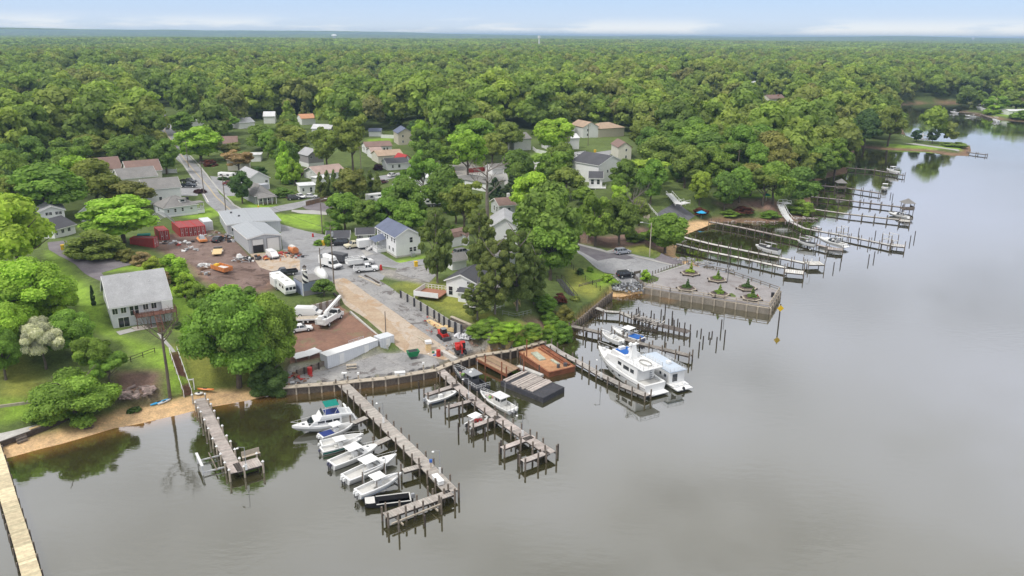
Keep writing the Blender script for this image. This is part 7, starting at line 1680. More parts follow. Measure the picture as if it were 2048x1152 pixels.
def v_cargo(r): car_body(r,4.6,1.8,[(-2.3,.3),(2.2,.3),(2.3,.85),(1.6,1.1),(.9,1.72),(-2.3,1.8)],[(.2,1.08),(1.55,1.12),(.95,1.66),(.2,1.66)],(-2.2,.8,1.82,[(.2,.2)])); wheels(r,(-1.4,1.45),.82,.34)
def v_box(r): # service body truck with tall box
 car_body(r,6.2,2.1,[(.2,.5),(3.0,.5),(3.05,1.1),(1.9,1.25),(.2,1.25)],[(.3,1.23),(1.85,1.23),(1.3,1.95),(.35,1.97)],(.3,1.3,1.99,[(1.8,1.35),(.3,.35)])); MB().box((-1.6,0,1.75),(3.9,2.25,2.1)).build('box_body','white_paint',r,bevel=.08); m_ = MB(); m_.box((.6,0,2.35),(1.2,2.1,.8),top=.8); m_.build('cab_fairing','white_paint',r,bevel=.1); d = MB(); d.box((-1.6,0,.65),(3.8,1.0,.25)); d.build('chassis','black',r); wheels(r,(-1.9,2.0),.95,.42)
def v_util(r):
 car_body(r,6.6,2.1,[(.5,.5),(3.2,.5),(3.25,1.15),(2.1,1.28),(.5,1.28)],[(.6,1.26),(2.05,1.26),(1.5,1.95),(.65,1.97)],(.6,1.5,1.99,[(2.0,1.55),(.6,.65)])); b = MB(); [b.box((-1.5,s * .88,1.25),(3.8,.42,1.1)) for s in (-1,1)]; b.box((-1.5,0,.85),(3.8,1.9,.2)); b.build('tool_bins','white_paint',r,bevel=.04); rk = MB(); rail_mb(rk,[(-3.3,-.95,1.8),(1.2,-.95,1.8)],.5,1.4,1,.06,.06); rail_mb(rk,[(-3.3,.95,1.8),(1.2,.95,1.8)],.5,1.4,1,.06,.06); [rk.bar((x,-.95,2.3),(x,.95,2.3),.06) for x in (-3.2,-1.7,-.2,1.1)]; rk.build('ladder_rack','white_metal',r); wheels(r,(-1.9,2.2),.95,.42)
def trailer_box(L,W_,Hh,bodym,axles=(-.3,.5)):
 def f(r): MB().box((0,0,.5 + Hh / 2),(L,W_,Hh)).build('body',bodym,r,bevel=.06); m_ = MB(); m_.bar((L / 2,0,.45),(L / 2 + 1.3,0,.45),.12); m_.bar((L / 2,-.5,.45),(L / 2 + 1.1,0,.45),.1); m_.bar((L / 2,.5,.45),(L / 2 + 1.1,0,.45),.1); m_.build('tow_bar','dark_metal',r); wheels(r,axles,W_ / 2 - .02,.36)
 return f
def v_camper(r):
 MB().box((0,0,1.75),(10.2,2.5,2.5)).build('body','gelcoat',r,bevel=.15); m_ = MB(); m_.side([(5.1,1.0),(5.6,1.1),(5.5,2.6),(5.0,3.0)],-1.2,1.2); m_.build('front_cap','gelcoat',r,bevel=.1); w = MB(); [w.box((5.57,y,1.85),(.06,.62,.62)) for y in (-.8,0,.8)]; [w.box((x,s * 1.26,2.0),(.9,.05,.6)) for s in (-1,1) for x in (-3,-.5,2.2,4)]; w.build('windows','glass',r); v = MB(); [v.box((x,0,3.1),(.8,.6,.25)) for x in (-3.2,.2,3)]; v.build('roof_vents','gelcoat_floor',r); MB().box((-1.8,-1.45,1.8),(3.2,.5,1.9)).build('slide_out','gelcoat',r); wheels(r,(-1.2,-.3),1.1,.36)
def v_camper2(r): MB().box((0,0,1.6),(6.0,2.3,2.2)).build('body','gelcoat',r,bevel=.2); w = MB(); [w.box((x,s * 1.16,1.9),(1.0,.05,.6)) for s in (-1,1) for x in (-1.6,1.2)]; w.box((3.0,0,1.9),(.06,1.2,.5)); w.build('windows','glass',r); MB().box((0,0,.75),(5.8,2.34,.5)).build('stripe','dark_metal',r); wheels(r,(-.6,.3),1.0,.33)
def v_bucket(r):        # white bucket truck with raised boom folded over the cab
 car_body(r,7.6,2.3,[(1.3,.6),(3.75,.6),(3.8,1.4),(2.9,1.55),(1.3,1.55)],[(1.4,1.53),(2.8,1.53),(2.3,2.35),(1.45,2.37)],(1.4,2.3,2.39,[(2.75,2.35),(1.4,1.45)])); b = MB(); [b.box((-1.4,s * .92,1.35),(5.0,.5,1.1)) for s in (-1,1)]; b.box((-1.4,0,.95),(5.0,1.5,.3)); b.box((-3.4,0,1.45),(1.0,2.2,1.2)); b.build('utility_body','white_paint',r,bevel=.05)
 t = MB(); t.tube((-1.6,0,1.1),(-1.6,0,2.7),.5,.42,12); tt = t.build('turret','white_paint',r); m_ = MB(); m_.bar((-1.6,0,2.7),(4.6,0,4.3),.5,.55); m_.bar((-1.4,.35,2.5),(3.8,.35,3.7),.4,.4); m_.build('boom','white_paint',tt); MB().box((-3.5,0,2.2),(1.0,.9,.9)).build('bucket','white_paint',r,bevel=.05); g = MB(); g.box((-1.6,0,1.9),(1.0,.7,.5)); g.build('hydraulics','dark_metal',r); wheels(r,(-2.3,2.6),1.05,.5)
def v_crane(r): # dark four-wheel crane truck
 b = MB(); b.side([(-3.4,.75),(3.4,.75),(3.4,1.35),(2.4,1.5),(-3.4,1.5)],-1.15,1.15); b.build('chassis','olive_steel',r,bevel=.06); c = MB(); c.box((.2,.35,2.2),(1.7,1.3,1.5),top=.85); cc = c.build('cab','olive_steel',r,bevel=.05); MB().box((.25,.35,2.4),(1.74,1.2,.6)).build('window','glass',cc); t = MB(); t.box((-1.5,0,2.1),(2.2,1.9,1.2)); t.box((-2.7,0,2.2),(.8,2.0,.9)); t.build('counterweight','dark_metal',r,bevel=.05)
 m_ = MB(); m_.bar((-1.8,-.3,2.8),(4.6,-.3,3.3),.55,.6); m_.bar((4.0,-.3,3.25),(7.2,-.3,3.5),.4,.42); mm = m_.build('boom','old_timber',r); w = MB(); w.tube((-1.8,-.8,3.0),(-1.8,.3,3.0),.45,.45,12); w.build('winch','rubber',r)
 f = MB(); [f.box((x,s * 1.15,1.55),(1.6,.4,.12)) for x in (-2.1,2.1) for s in (-1,1)]; f.build('fender','olive_steel',r); wheels(r,(-2.1,2.1),1.1,.68,.45)
def v_skid(r):
 for s in (-1,1):
  k = MB(); k.loft([[(x,s * .75 + y,z) for y in (-.22,.22)] + [(x,s * .75 + y,z2) for y in (.22,-.22)] for x,z,z2 in ((-1.2,.3,.5),(-.9,.02,.75),(.9,.02,.75),(1.2,.3,.5))]); k.build('track','rubber',r)
 MB().side([(-1.5,.5),(1.0,.5),(1.0,1.2),(-.4,1.3),(-1.5,1.5)],-.55,.55).build('body','red_paint',r,bevel=.06); c = MB(); c.box((.25,0,1.6),(1.2,1.0,1.1)); c.build('cab','black',r,bevel=.04); MB().box((.25,0,2.17),(1.25,1.05,.06)).build('roof','grey_metal',r); a = MB(); [a.bar((-1.3,s * .62,1.5),(1.5,s * .62,.7),.14,.2) for s in (-1,1)]; a.build('lift_arm','red_paint',r); MB().box((1.75,0,.45),(.5,1.8,.6)).build('bucket','dark_metal',r)
def v_excav(r):
 for s in (-1,1): k = MB(); k.loft([[(x,s * .85 + y,z) for y in (-.25,.25)] + [(x,s * .85 + y,z2) for y in (.25,-.25)] for x,z,z2 in ((-1.5,.3,.5),(-1.2,.02,.75),(1.2,.02,.75),(1.5,.3,.5))]); k.build('track','rubber',r)
 b = MB(); b.box((-.5,0,1.25),(2.0,1.9,.9)); b.box((-1.3,0,1.5),(.6,1.9,.8)); b.build('body','red_paint',r,bevel=.1); c = MB(); c.box((.3,.45,1.9),(1.1,.9,1.3)); c.build('cab','black',r,bevel=.05); MB().box((.3,.45,2.58),(1.15,.95,.08)).build('roof','red_paint',r)
 m_ = MB(); m_.bar((.5,-.3,1.4),(1.9,-.3,3.0),.3,.4); m_.bar((1.9,-.3,3.0),(3.1,-.3,2.6),.28,.36); mm = m_.build('boom','red_paint',r); s_ = MB(); s_.bar((3.1,-.3,2.7),(2.9,-.3,1.0),.24,.3); s_.build('stick','red_paint',mm); MB().box((2.7,-.3,.7),(.6,.8,.6),top=.7).build('bucket','dark_metal',mm)
def container(L,m_='container_red'):
 def f(r):
  MB().box((L / 2,0,1.3),(L,2.44,2.5)).build('body',m_,r); e = MB(); [e.bar((x,s * 1.2,.02),(x,s * 1.2,2.6),.14) for x in (.05,L - .05) for s in (-1,1)]; [e.bar((x,-1.2,z),(x,1.2,z),.12) for x in (.05,L - .05) for z in (.1,2.56)]; [e.bar((0,s * 1.2,z),(L,s * 1.2,z),.1) for s in (-1,1) for z in (.1,2.56)]; e.build('frame','red_paint' if 'red' in m_ else 'white_paint',r)
  d = MB(); [d.tube((-.06,y,.2),(-.06,y,2.45),.03,.03,5) for y in (-.8,-.35,.35,.8)]; [d.box((-.06,y,1.1),(.05,.3,.16)) for y in (-.6,.6)]; d.build('door_bars','white_metal',r)
 return f
def car(kind,mk,label,a,b,col=(.75,.75,.75),name=None,cat='car',group=None,z=None,sc=1.0):
 """a = rear end, b = front end on the ground, in pixels"""
 A = G(*a) if z is None else P(*a,z); B_ = G(*b) if z is None else P(*b,z); c = (A + B_) / 2; c.z = h1(c.x,c.y) + .08 if z is None else z
 return place('v_' + kind,mk,name or 'parked_car',label,cat,c,yaw(A,B_),group,(sc,) * 3,col)
WHT = (.78,.78,.78)
car('box',v_box,'white service truck with tall box body parked on the asphalt',(645,530),(681,541),WHT,'box_truck','truck')
car('util',v_util,'white utility truck with ladder rack behind the white pickup',(698,535),(742,528),WHT,'utility_truck','truck')
car('pickup',v_pickup,'white crew pickup parked at the corner of the grass bank',(709,546),(755,541),WHT,'pickup_truck','pickup')
car('pickup',None,'black pickup parked behind the travel trailer',(588,549),(552,553),(.02,.022,.03),'pickup_truck','pickup')
car('tgrey',trailer_box(4.6,2.1,1.9,'dark_metal'),'dark grey enclosed trailer behind the box truck',(664,523),(691,527),name='enclosed_trailer',cat='trailer')
car('twhite',trailer_box(4.8,2.1,2.0,'white_paint'),'white enclosed trailer beside the house porch',(722,498),(744,495),name='enclosed_trailer',cat='trailer')
car('minivan',v_minivan,'black minivan in front of the long black-roofed shed',(694,490),(664,491),(.015,.015,.02),'minivan','minivan')
car('pickup',None,'cream and yellow work truck beside the white enclosed trailer',(720,494),(701,497),(.72,.66,.48),'work_truck','truck')
car('cargo',v_cargo,'small white cargo van with red roof lights in front of the workshop',(536,510),(555,521),WHT,'cargo_van','van')
car('suv',v_suv,'black suv at the edge of the parking lot by the boulders',(1241,555),(1261,554),(.015,.015,.02),'suv','suv')
car('suv',None,'silver hatchback beside the kerb of the park road',(1234,509),(1255,507),(.36,.38,.42),'parked_car','car')
car('camper',v_camper,'long white travel trailer above the hedge',(548,566),(585,595),name='travel_trailer',cat='travel trailer',z=5.85)
car('camper2',v_camper2,'white camper with dark lower stripe beside the street',(444,359),(464,360),name='camper',cat='camper')
car('bucket',v_bucket,'white bucket truck with raised boom on the dirt lot',(645,658),(676,634),WHT,'bucket_truck','truck')
car('van',v_van,'white van behind the flat trailer on the dirt lot',(603,632),(634,633),WHT,'van','van')
car('sedan',v_sedan,'white car half hidden by the tall green tree on the dirt lot',(588,665),(614,661),WHT,'parked_car','car')
car('sedan',None,'red car on the drive behind the white camper',(452,370),(466,370),(.25,.01,.015),'parked_car','car')
car('pickup',None,'dark pickup nearer the street in front of the white house',(366,375),(386,375),(.015,.02,.03),'pickup_truck','pickup')
car('pickup',None,'dark pickup behind the other on the drive by the street',(368,366),(386,367),(.03,.03,.035),'pickup_truck','pickup')
car('sedan',None,'dark car under the reddish maple',(404,327),(426,328),(.02,.02,.025),'parked_car','car')
car('sedan',None,'dark car driving on the far end of the street',(336,262),(334,256),(.03,.03,.03),'car','car')
car('sedan',None,'white car parked nose to the lane, left of the white pair',(595,393),(607,399),WHT,'parked_car','car')
car('sedan',None,'white car parked beside the conifers, right of the white pair',(614,396),(628,396),WHT,'parked_car','car')
car('suv',None,'grey car beside the porch house',(580,400),(596,399),(.06,.06,.065),'parked_car','car')
car('suv',None,'white suv on the neighbourhood lane',(1154,316),(1172,316),WHT,'suv','suv')
car('sedan',None,'white car in the drive behind the long vinyl fence',(1102,340),(1118,339),WHT,'parked_car','car')
car('suv',None,'white car beside the taupe house',(1216,318),(1224,320),WHT,'parked_car','car')
car('suv',None,'grey car on the road behind the pine',(918,511),(930,508),(.2,.2,.21),'parked_car','car')
car('sedan',None,'dark red car beside the neighbourhood driveway',(760,368),(770,366),(.12,.02,.03),'parked_car','car')
car('sedan',None,'white car in the drive by the purple shrub',(778,355),(792,352),WHT,'parked_car','car')
for i,(a,b,lb) in enumerate([((742,404),(758,402),'white wrapped boat stored left in the trailer court'),((758,410),(778,409),'white camper stored among the green bushes'),((812,402),(832,400),'white covered boat in the storage row, left'),((830,402),(850,398),'white covered boat in the storage row, middle'),((850,414),(880,412),'white covered boat in the storage row, right'),((780,396),(800,393),'white box trailer behind the bushes')]):
 car('camper2',None,lb,a,b,name='camper',cat='camper')
car('crane',v_crane,'dark olive crane truck with weathered boom beside the water',(1014,687),(966,684),name='crane_truck',cat='crane',z=1.7,sc=.92)
car('skid',v_skid,'red tracked skid loader with black cab',(878,670),(895,683),name='skid_loader',cat='loader',z=2.0)
car('excav',v_excav,'red mini excavator with lowered arm',(917,699),(925,712),name='excavator',cat='excavator',z=1.5,sc=.9)
# covered white boat by the shed
def v_wrap(r): m_ = MB(); m_.loft([[(x,y_ * 1.2 * k,.6 + z_ * zk) for y_,z_ in ((1,0),(1,.5),(.55,1.0),(0,1.15),(-.55,1.0),(-1,.5),(-1,0))] for x,k,zk in ((-3.2,.8,1.0),(-2.8,1,1.5),(0,1,1.7),(2,.85,1.5),(3.4,.25,.9))]); m_.build('cover','gelcoat',r,smooth=True); t = MB(); t.bar((-2.5,0,.45),(4.2,0,.45),.14); t.build('trailer_frame','grey_metal',r); wheels(r,(-.6,.2),1.0,.33)
car('wrap',v_wrap,'white shrink-wrapped boat on a trailer beside the lighthouse',(636,549),(652,567),name='wrapped_boat',cat='boat')
car('tflat',lambda r: (MB().box((0,0,.8),(6.4,2.2,.14)).build('bed','pale_timber',r),MB().bar((-3.2,-1.1,.8),(3.6,-1.1,.8),.12,.3).build('side_rail','white_metal',r),wheels(r,(-.6,.3),1.0,.36)),'flat trailer with pale plank bed between the van and the white car',(594,645),(634,644),name='flat_trailer',cat='trailer')
# containers
cm = container(12.0); cr = 'container'
def box_at(label,a,b,L,key,mk,z=None,name='shipping_container',cat='container',sc=None):
 A = G(*a) if z is None else P(*a,z); B_ = G(*b) if z is None else P(*b,z); return place(key,mk,name,label,cat,(A.x,A.y,min(A.z,B_.z) + (.0 if z is None else 0)),yaw(A,B_),None,sc)
box_at('red container standing apart, left of the bare arch frame',(330,480),(314,464),6,'cont6',container(6.1))
box_at('red container with white roof patch, left of the row of three',(370,473),(350,455),9,'cont9',container(9.0))
box_at('faded red container in the middle of the row of three',(387,472),(367,454),9,'cont9',None); box_at('red container with one door open, right of the row of three',(403,470),(383,452),9,'cont9',None)
box_at('dark red open-topped container behind the hedgerow',(313,494),(284,490),6,'cont6',None,name='shipping_container')
box_at('white small box container behind the red ones',(418,461),(404,448),6,'contw',container(6.1,'container_white'))
MB_ = None
t_ = thing('storage_container','long white ribbed storage container with two doors on the apron','container',P(656,738,1.35),yaw(P(656,738,1.35),P(757,704,1.35))); Lc = (P(757,704,1.35) - P(656,738,1.35)).length
MB().box((Lc / 2,1.2,1.25),(Lc,2.4,2.4)).build('body','container_white',t_); MB().box((Lc / 2,1.2,2.5),(Lc + .1,2.5,.1)).build('roof','white_paint',t_); [MB().box((x,-.03,1.2),(1.0,.08,2.0)).build('door','white_paint',t_) for x in (Lc * .27,Lc * .76)]; r_ = MB(); rail_mb(r_,[(Lc * .55,2.2,2.5),(Lc * .85,2.2,2.5)],.7,1,2,.04,.05); r_.build('roof_rail','grey_metal',t_)
t_ = thing('storage_box','short white box trailer at the right end of the long container','container',P(762,704,1.35),yaw(P(762,704,1.35),P(789,696,1.35))); MB().box((1.6,1.2,1.45),(3.2,2.4,2.5)).build('body','container_white',t_,bevel=.04); MB().box((-.4,.3,.45),(.9,1.0,.5)).build('hitch_box','white_paint',t_); MB().box((1.7,-.04,1.3),(.9,.06,2.0)).build('door','white_paint',t_)
# lean-to shelters left of the container
for (a,b,lb) in (((593,738),(619,731),'low white-roofed lean-to at the left end of the bulkhead'),((619,732),(645,722),'white-roofed shelter with orange boxes beside the container')):
 A = P(*a,1.3); B_ = P(*b,1.3); t = thing('lean_to',lb,'shelter',A,yaw(A,B_)); L = (B_ - A).length; MB().box((L / 2,1.0,2.1),(L,2.2,.1),rx=.08).build('roof','white_paint',t); p = MB(); [p.bar((x,y,0),(x,y,2.05),.1) for x in (.1,L - .1) for y in (.1,1.9)]; p.build('post','old_timber',t)
 g = MB(); rg = random.Random(len(lb)); [g.box((rg.uniform(.3,L - .3),rg.uniform(-.4,1.4),rg.uniform(.2,.6)),(rg.uniform(.3,.9),rg.uniform(.3,.7),rg.uniform(.3,.9)),rg.random(),col=rg.choice([(.5,.05,.04),(.6,.28,.1),(.5,.5,.5),(.1,.1,.1)])) for _ in range(16)]; g.build('stored_gear','goods',t)
# arch frame of a missing canopy
A = G(335,465); t = thing('arch_frame','bare curved ribs of a canopy frame between the red containers','frame',A,yaw(G(335,465),G(316,447))); m_ = MB()
for k in range(8):
 pts = [(k * 1.15,-2.2 * math.cos(a),2.5 + 1.9 * math.sin(a)) for a in [j / 8 * math.pi for j in range(9)]]; m_.path(pts,.06,5)
m_.bar((0,-2.2,2.5),(8,-2.2,2.5),.1); m_.bar((0,2.2,2.5),(8,2.2,2.5),.1); m_.build('ribs','grey_metal',t)
# heaps and small things
def heap(label,px,py,n,spread,cols,cat='heap',name='scrap_heap',size=(.3,1.2),seed=1,z=None,matn='goods',flat=.5,hi=.5):
 c = G(px,py) if z is None else P(px,py,z); t = thing(name,label,cat,c); m_ = MB(); rg = random.Random(seed)
 for k in range(n):
  a = rg.uniform(0,6.28); r_ = math.sqrt(rg.random()); x,y = math.cos(a) * r_ * spread[0],math.sin(a) * r_ * spread[1]; s = rg.uniform(*size); cc = rg.choice(cols); j = rg.uniform(.75,1.2)
  m_.box((x,y,s * .2 + hi * (1 - r_) * rg.random()),(s,s * rg.uniform(.3,.8),s * rg.uniform(.25,flat)),rg.uniform(0,3),rg.uniform(-.3,.3),rg.uniform(-.3,.3),tuple(min(.85,v * j) for v in cc),top=rg.uniform(.6,1))
 m_.build('pieces',matn,t); return t
RD,OR,WH,GY_,BK,BR,YE = (.38,.06,.05),(.50,.20,.07),(.7,.7,.7),(.35,.35,.36),(.04,.04,.045),(.22,.13,.08),(.65,.5,.15)
heap('jumbled parts and outboards between the red containers and the yard',358,487,26,(5,2.4),[WH,GY_,BK,RD,WH],seed=1); heap('white wrapped gear behind the tall hedge shrubs',372,500,18,(3.5,2),[WH,WH,GY_],seed=2,hi=1.0); heap('heap of machine parts in front of the half open door',523,517,34,(4.5,1.8),[RD,BK,BR,OR,GY_],seed=3)
heap('long row of scrap and boat parts left of the workshop',476,470,46,(3.2,9),[GY_,BK,BR,OR,WH,GY_],seed=4,hi=.9); heap('frames and pipes dumped in front of the workshop wall',497,520,30,(5,2.2),[GY_,BR,WH,BK],seed=5); heap('debris around the orange machine right of the workshop',588,513,26,(4,1.8),[BR,BK,RD,GY_],seed=6,size=(.2,.9))
heap('red, white and orange odds and ends at the left end of the apron',588,757,44,(3.2,2.6),[RD,RD,WH,OR,BR],seed=7,size=(.15,.8)); heap('debris along the foot of the black-posted wall',868,634,60,(1.8,9),[BR,RD,(.4,.22,.17),GY_],seed=8,size=(.12,.5),hi=.1,name='rubble',cat='rubble'); heap('brown rubble around the red excavator',905,692,50,(5,2.4),[BR,(.3,.18,.14),GY_],seed=9,size=(.12,.6),hi=.15,name='rubble',cat='rubble')
heap('loose stones on the spit of land beside the crane truck',985,695,40,(4.5,1.4),[GY_,(.5,.48,.42),BR],seed=10,size=(.15,.6),hi=.15,name='rubble',cat='rubble',z=1.35); heap('pile of bright white sandbags behind the loader',937,672,260,(2.9,2.0),[(.74,.74,.76),(.62,.62,.64)],'sandbags','sandbag_pile',(.4,.7),11,None,'goods',.5,1.6)
heap('grey and white boulders below the timber railing',1262,574,330,(5.6,4.0),[(.30,.31,.33),(.18,.19,.20),(.42,.43,.45),(.08,.08,.09)],'boulders','boulder_slope',(.3,.75),12,1.0,'stone',.8,.6)
for k,(px,py,sp,n) in enumerate(((1368,519,(3.5,1.6),60),(1400,527,(4,1.2),60),(1440,540,(4,1.0),46))): heap(['grey stones along the plaza back beach, near the boat ramp','grey stones in the middle of the plaza back beach','grey stones at the corner of the plaza back wall'][k],px,py,n,sp,[(.4,.4,.4),(.28,.28,.28)],'stones','stone_bank',(.3,.8),20 + k,.5,'stone',.8,.3)
heap('pale stones at the foot of the shoreline stairs',1606,437,50,(5,2),[(.45,.4,.38),(.3,.26,.24)],'stones','stone_bank',(.3,.9),31,.3,'stone',.8,.3); heap('driftwood and stones on the red bank',1520,444,50,(14,1.0),[(.4,.35,.32),(.3,.2,.16)],'stones','stone_bank',(.3,.8),32,.2,'stone',.8,.1); heap('driftwood tangle on the beach',172,853,18,(1.4,.9),[(.12,.09,.07)],'driftwood','driftwood',(.2,1.2),33,.4,'goods',.3,.1)
heap('grey brush pile on the bank above the beach',268,785,90,(3.2,2.6),[(.32,.24,.22),(.22,.17,.15)],'brush','brush_pile',(.4,1.6),34,None,'goods',.15,.7)
# single machines and gear in the yard
def small(name,label,cat,px,py,parts,rz=0,z=None,sc=1):
 c = G(px,py) if z is None else P(px,py,z); t = thing(name,label,cat,c,rz,None,(sc,) * 3); [f.build(n,m_,t,**(kw or {})) for f,n,m_,kw in parts]; return t
small('inflatable_boat','orange and grey inflatable rescue boat in the yard','boat',404,483,[(MB().loft([[(x,y_ * 1.1 * k,.5 + z_) for y_,z_ in ((1,0),(1.1,.3),(.8,.5),(-.8,.5),(-1.1,.3),(-1,0))] for x,k in ((-2.6,.9),(1.2,1),(2.4,.6),(2.9,.2))]),'tube','orange_plastic',None),(MB().box((-.3,0,1.3),(3.0,1.5,.9),top=.7),'cabin','grey_metal',None),(MB().tube((1.2,-.1,1.3),(1.2,.2,1.3),.45,.45,12),'ring','gelcoat',None)],2.1)
car('sedan',None,'black car with a raised cover beside the scrap row',(430,486),(444,480),(.02,.02,.025),'parked_car','car')
heap('rusty drums and beams between the white box container and the scrap row',424,468,22,(2.6,3),[BR,GY_,WH,(.3,.3,.2)],seed=51); heap('orange and brown machine parts behind the black car',448,476,16,(2,1.6),[OR,BR,BK],seed=52); heap('timber and pipe pile at the lower edge of the dirt yard',418,548,16,(2.6,1.2),[GY_,BK,BR],seed=53,hi=.2)
heap('scattered planks and scrap left of the orange rimmed trailer',408,535,14,(2.4,2.4),[GY_,WH,BR],seed=54,hi=.1,size=(.3,1.6)); heap('dark scrap in front of the right workshop door',560,508,16,(2.2,1),[BR,RD,BK],seed=55)
small('flat_trailer','tan plank trailer platform in the middle of the dirt yard','trailer',435,508,[(MB().box((0,0,.7),(5.6,2.4,.15)),'deck','fresh_lumber',None),(MB().box((.3,1.35,.7),(1.4,.4,.3)).box((.3,-1.35,.7),(1.4,.4,.3)),'fender','pale_timber',None),(MB().box((3.2,0,.9),(.8,2.2,.6)),'head','dark_metal',None)],1.85,sc=.95)
small('scrap_trailer','orange rimmed dump trailer full of scrap at the lower edge of the yard','trailer',444,543,[(MB().box((0,0,.6),(5.4,2.3,.2)).box((0,1.15,1.1),(5.4,.1,.9)).box((0,-1.15,1.1),(5.4,.1,.9)).box((-2.7,0,1.1),(.1,2.3,.9)),'box','orange_paint',None),(MB().box((-.6,.1,1.0),(2.6,1.6,.5),.2),'load','gelcoat_floor',None),(MB().box((2.3,-.2,1.0),(1.2,1.5,.9),.3,top=.7),'yellow_bin','yellow_paint',None)],2.5)
small('cement_mixer','orange and white tank machine right of the workshop','machine',586,506,[(MB().tube((-2,0,1.1),(1.6,0,1.1),.95,.8,12),'tank','orange_paint',None),(MB().box((.2,0,1.8),(3.2,1.2,.6),top=.7),'top_gear','gelcoat_floor',None),(MB().box((-.3,0,.4),(4.2,1.6,.3)),'frame','rust',None)],2.2,sc=.95)
small('boat_trailer','empty boat trailer with white motor in front of the workshop','trailer',484,522,[(MB().bar((-3,-.8,.5),(2,-.8,.5),.14).bar((-3,.8,.5),(2,.8,.5),.14).bar((2,-.8,.5),(4,0,.5),.12).bar((2,.8,.5),(4,0,.5),.12).bar((-2,-.8,.5),(-2,.8,.5),.12),'frame','grey_metal',None),(MB().box((-1.2,0,1.1),(1.4,1.2,.9),top=.6),'cover','gelcoat',None)],5.5)
small('skip','green steel tipping skip on the gravel apron','skip',826,716,[(MB().side([(-.9,.55),(.7,.55),(1.2,1.5),(-1.1,1.5)],-.75,.75),'bin','green_paint',None),(MB().box((0,0,1.5),(1.7,1.2,.04)),'opening','black',None),(MB().bar((-.6,-.5,.2),(.6,-.5,.2),.16,.4).bar((-.6,.5,.2),(.6,.5,.2),.16,.4),'base','dark_metal',None)],.4,1.4)
small('skip','green dumpster between the trees and the red container','skip',289,481,[(MB().box((0,0,1.0),(3.0,1.8,1.5),top=1.06),'bin','teal_canvas',None)],.3)
small('outhouse','brown and white wooden kiosk at the top of the pier','kiosk',857,703,[(MB().box((0,0,.9),(1.0,.9,1.8)),'body','fresh_lumber',None),(MB().box((0,0,2.0),(1.2,1.1,.5)),'top_box','white_paint',None)],.3,1.4)
small('drum','red plastic drum beside the heap at the pier head','drum',877,712,[(MB().tube((0,0,0),(0,0,1.25),.42,.42,12),'body','red_paint',None)],0,1.4); small('drum','red barrel under the white-roofed shelter','drum',620,748,[(MB().tube((0,0,0),(0,0,1.3),.45,.45,12),'body','red_paint',None)],0,1.35)
heap('white bags and coloured bits beside the red drum',870,708,22,(1.3,1.0),[WH,WH,(.1,.2,.5),(.05,.25,.12)],'heap','bag_heap',(.3,.7),41,1.4)
small('lumber_stack','bundle of yellow lumber on the broken asphalt','lumber',899,662,[(MB().box((0,0,.55),(2.6,1.2,.8)),'planks','fresh_lumber',None),(MB().box((0,0,.08),(2.2,1.0,.16)),'bearers','dark_timber',None)],-.45); small('lumber_stack','long pale planks stacked behind the red loader','lumber',870,652,[(MB().box((0,0,.3),(6.0,1.0,.4)).box((.4,.1,.6),(5.4,.7,.2)),'planks','fresh_lumber',None)],-.93)
small('lumber_stack','two long pale beams lying on the concrete ramp','lumber',843,680,[(MB().box((0,0,.15),(5.6,.35,.25)).box((.2,.6,.15),(5.4,.3,.25)),'beams','pale_timber',None)],-.9)
small('picnic_table','grey picnic table on the gravel apron','picnic table',703,737,[(MB().box((0,0,.75),(1.9,.8,.08)),'table_top','pale_timber',None),(MB().box((0,.75,.45),(1.9,.3,.06)).box((0,-.75,.45),(1.9,.3,.06)),'seat','pale_timber',None),(MB().bar((-.7,-.8,.4),(-.7,.8,.4),.08).bar((.7,-.8,.4),(.7,.8,.4),.08).bar((-.7,-.6,0),(-.7,.1,.75),.1).bar((.7,-.6,0),(.7,.1,.75),.1).bar((-.7,.6,0),(-.7,-.1,.75),.1).bar((.7,.6,0),(.7,-.1,.75),.1),'legs','old_timber',None)],.25,1.38)
small('sink_stand','small white sink stand near the bulkhead','stand',689,756,[(MB().box((0,0,.95),(.9,.6,.2)),'basin','white_paint',None),(MB().box((0,0,.42),(.3,.3,.85)),'foot','grey_metal',None)],.1,1.36); small('dock_box','pale dock box on the bulkhead edge','dock box',800,751,[(MB().box((0,0,.35),(1.8,.8,.6)),'body','vinyl',{'bevel': .05}),(MB().box((0,0,.68),(1.9,.9,.08)),'lid','white_paint',None)],.22,1.4)
small('dock_box','long white dock box near the end of the near pier','dock box',876,964,[(MB().box((0,0,.35),(2.2,.8,.6)),'body','gelcoat',{'bevel': .08}),(MB().box((0,0,.68),(2.3,.9,.08)),'lid','white_paint',None)],yaw(P(838,915),P(903,983)),1.32)
small('bench','grey wooden bench at the back of the beach dock platform','bench',503,916,[(MB().box((0,0,.5),(2.6,.5,.08)),'seat','pale_timber',None),(MB().box((0,.3,.9),(2.6,.06,.7)),'backrest','pale_timber',None),(MB().box((-1.2,0,.25),(.1,.5,.5)).box((1.2,0,.25),(.1,.5,.5)),'leg','old_timber',None)],yaw(P(468,933),P(520,918)),1.22)
small('beach_sign','white post with a side board at the foot of the beach stairs','sign post',389,779,[(MB().box((0,0,1.0),(.14,.14,2.2)),'post','white_paint',None),(MB().box((-.5,0,1.9),(1.0,.06,.2)),'board','white_paint',None)],.1)
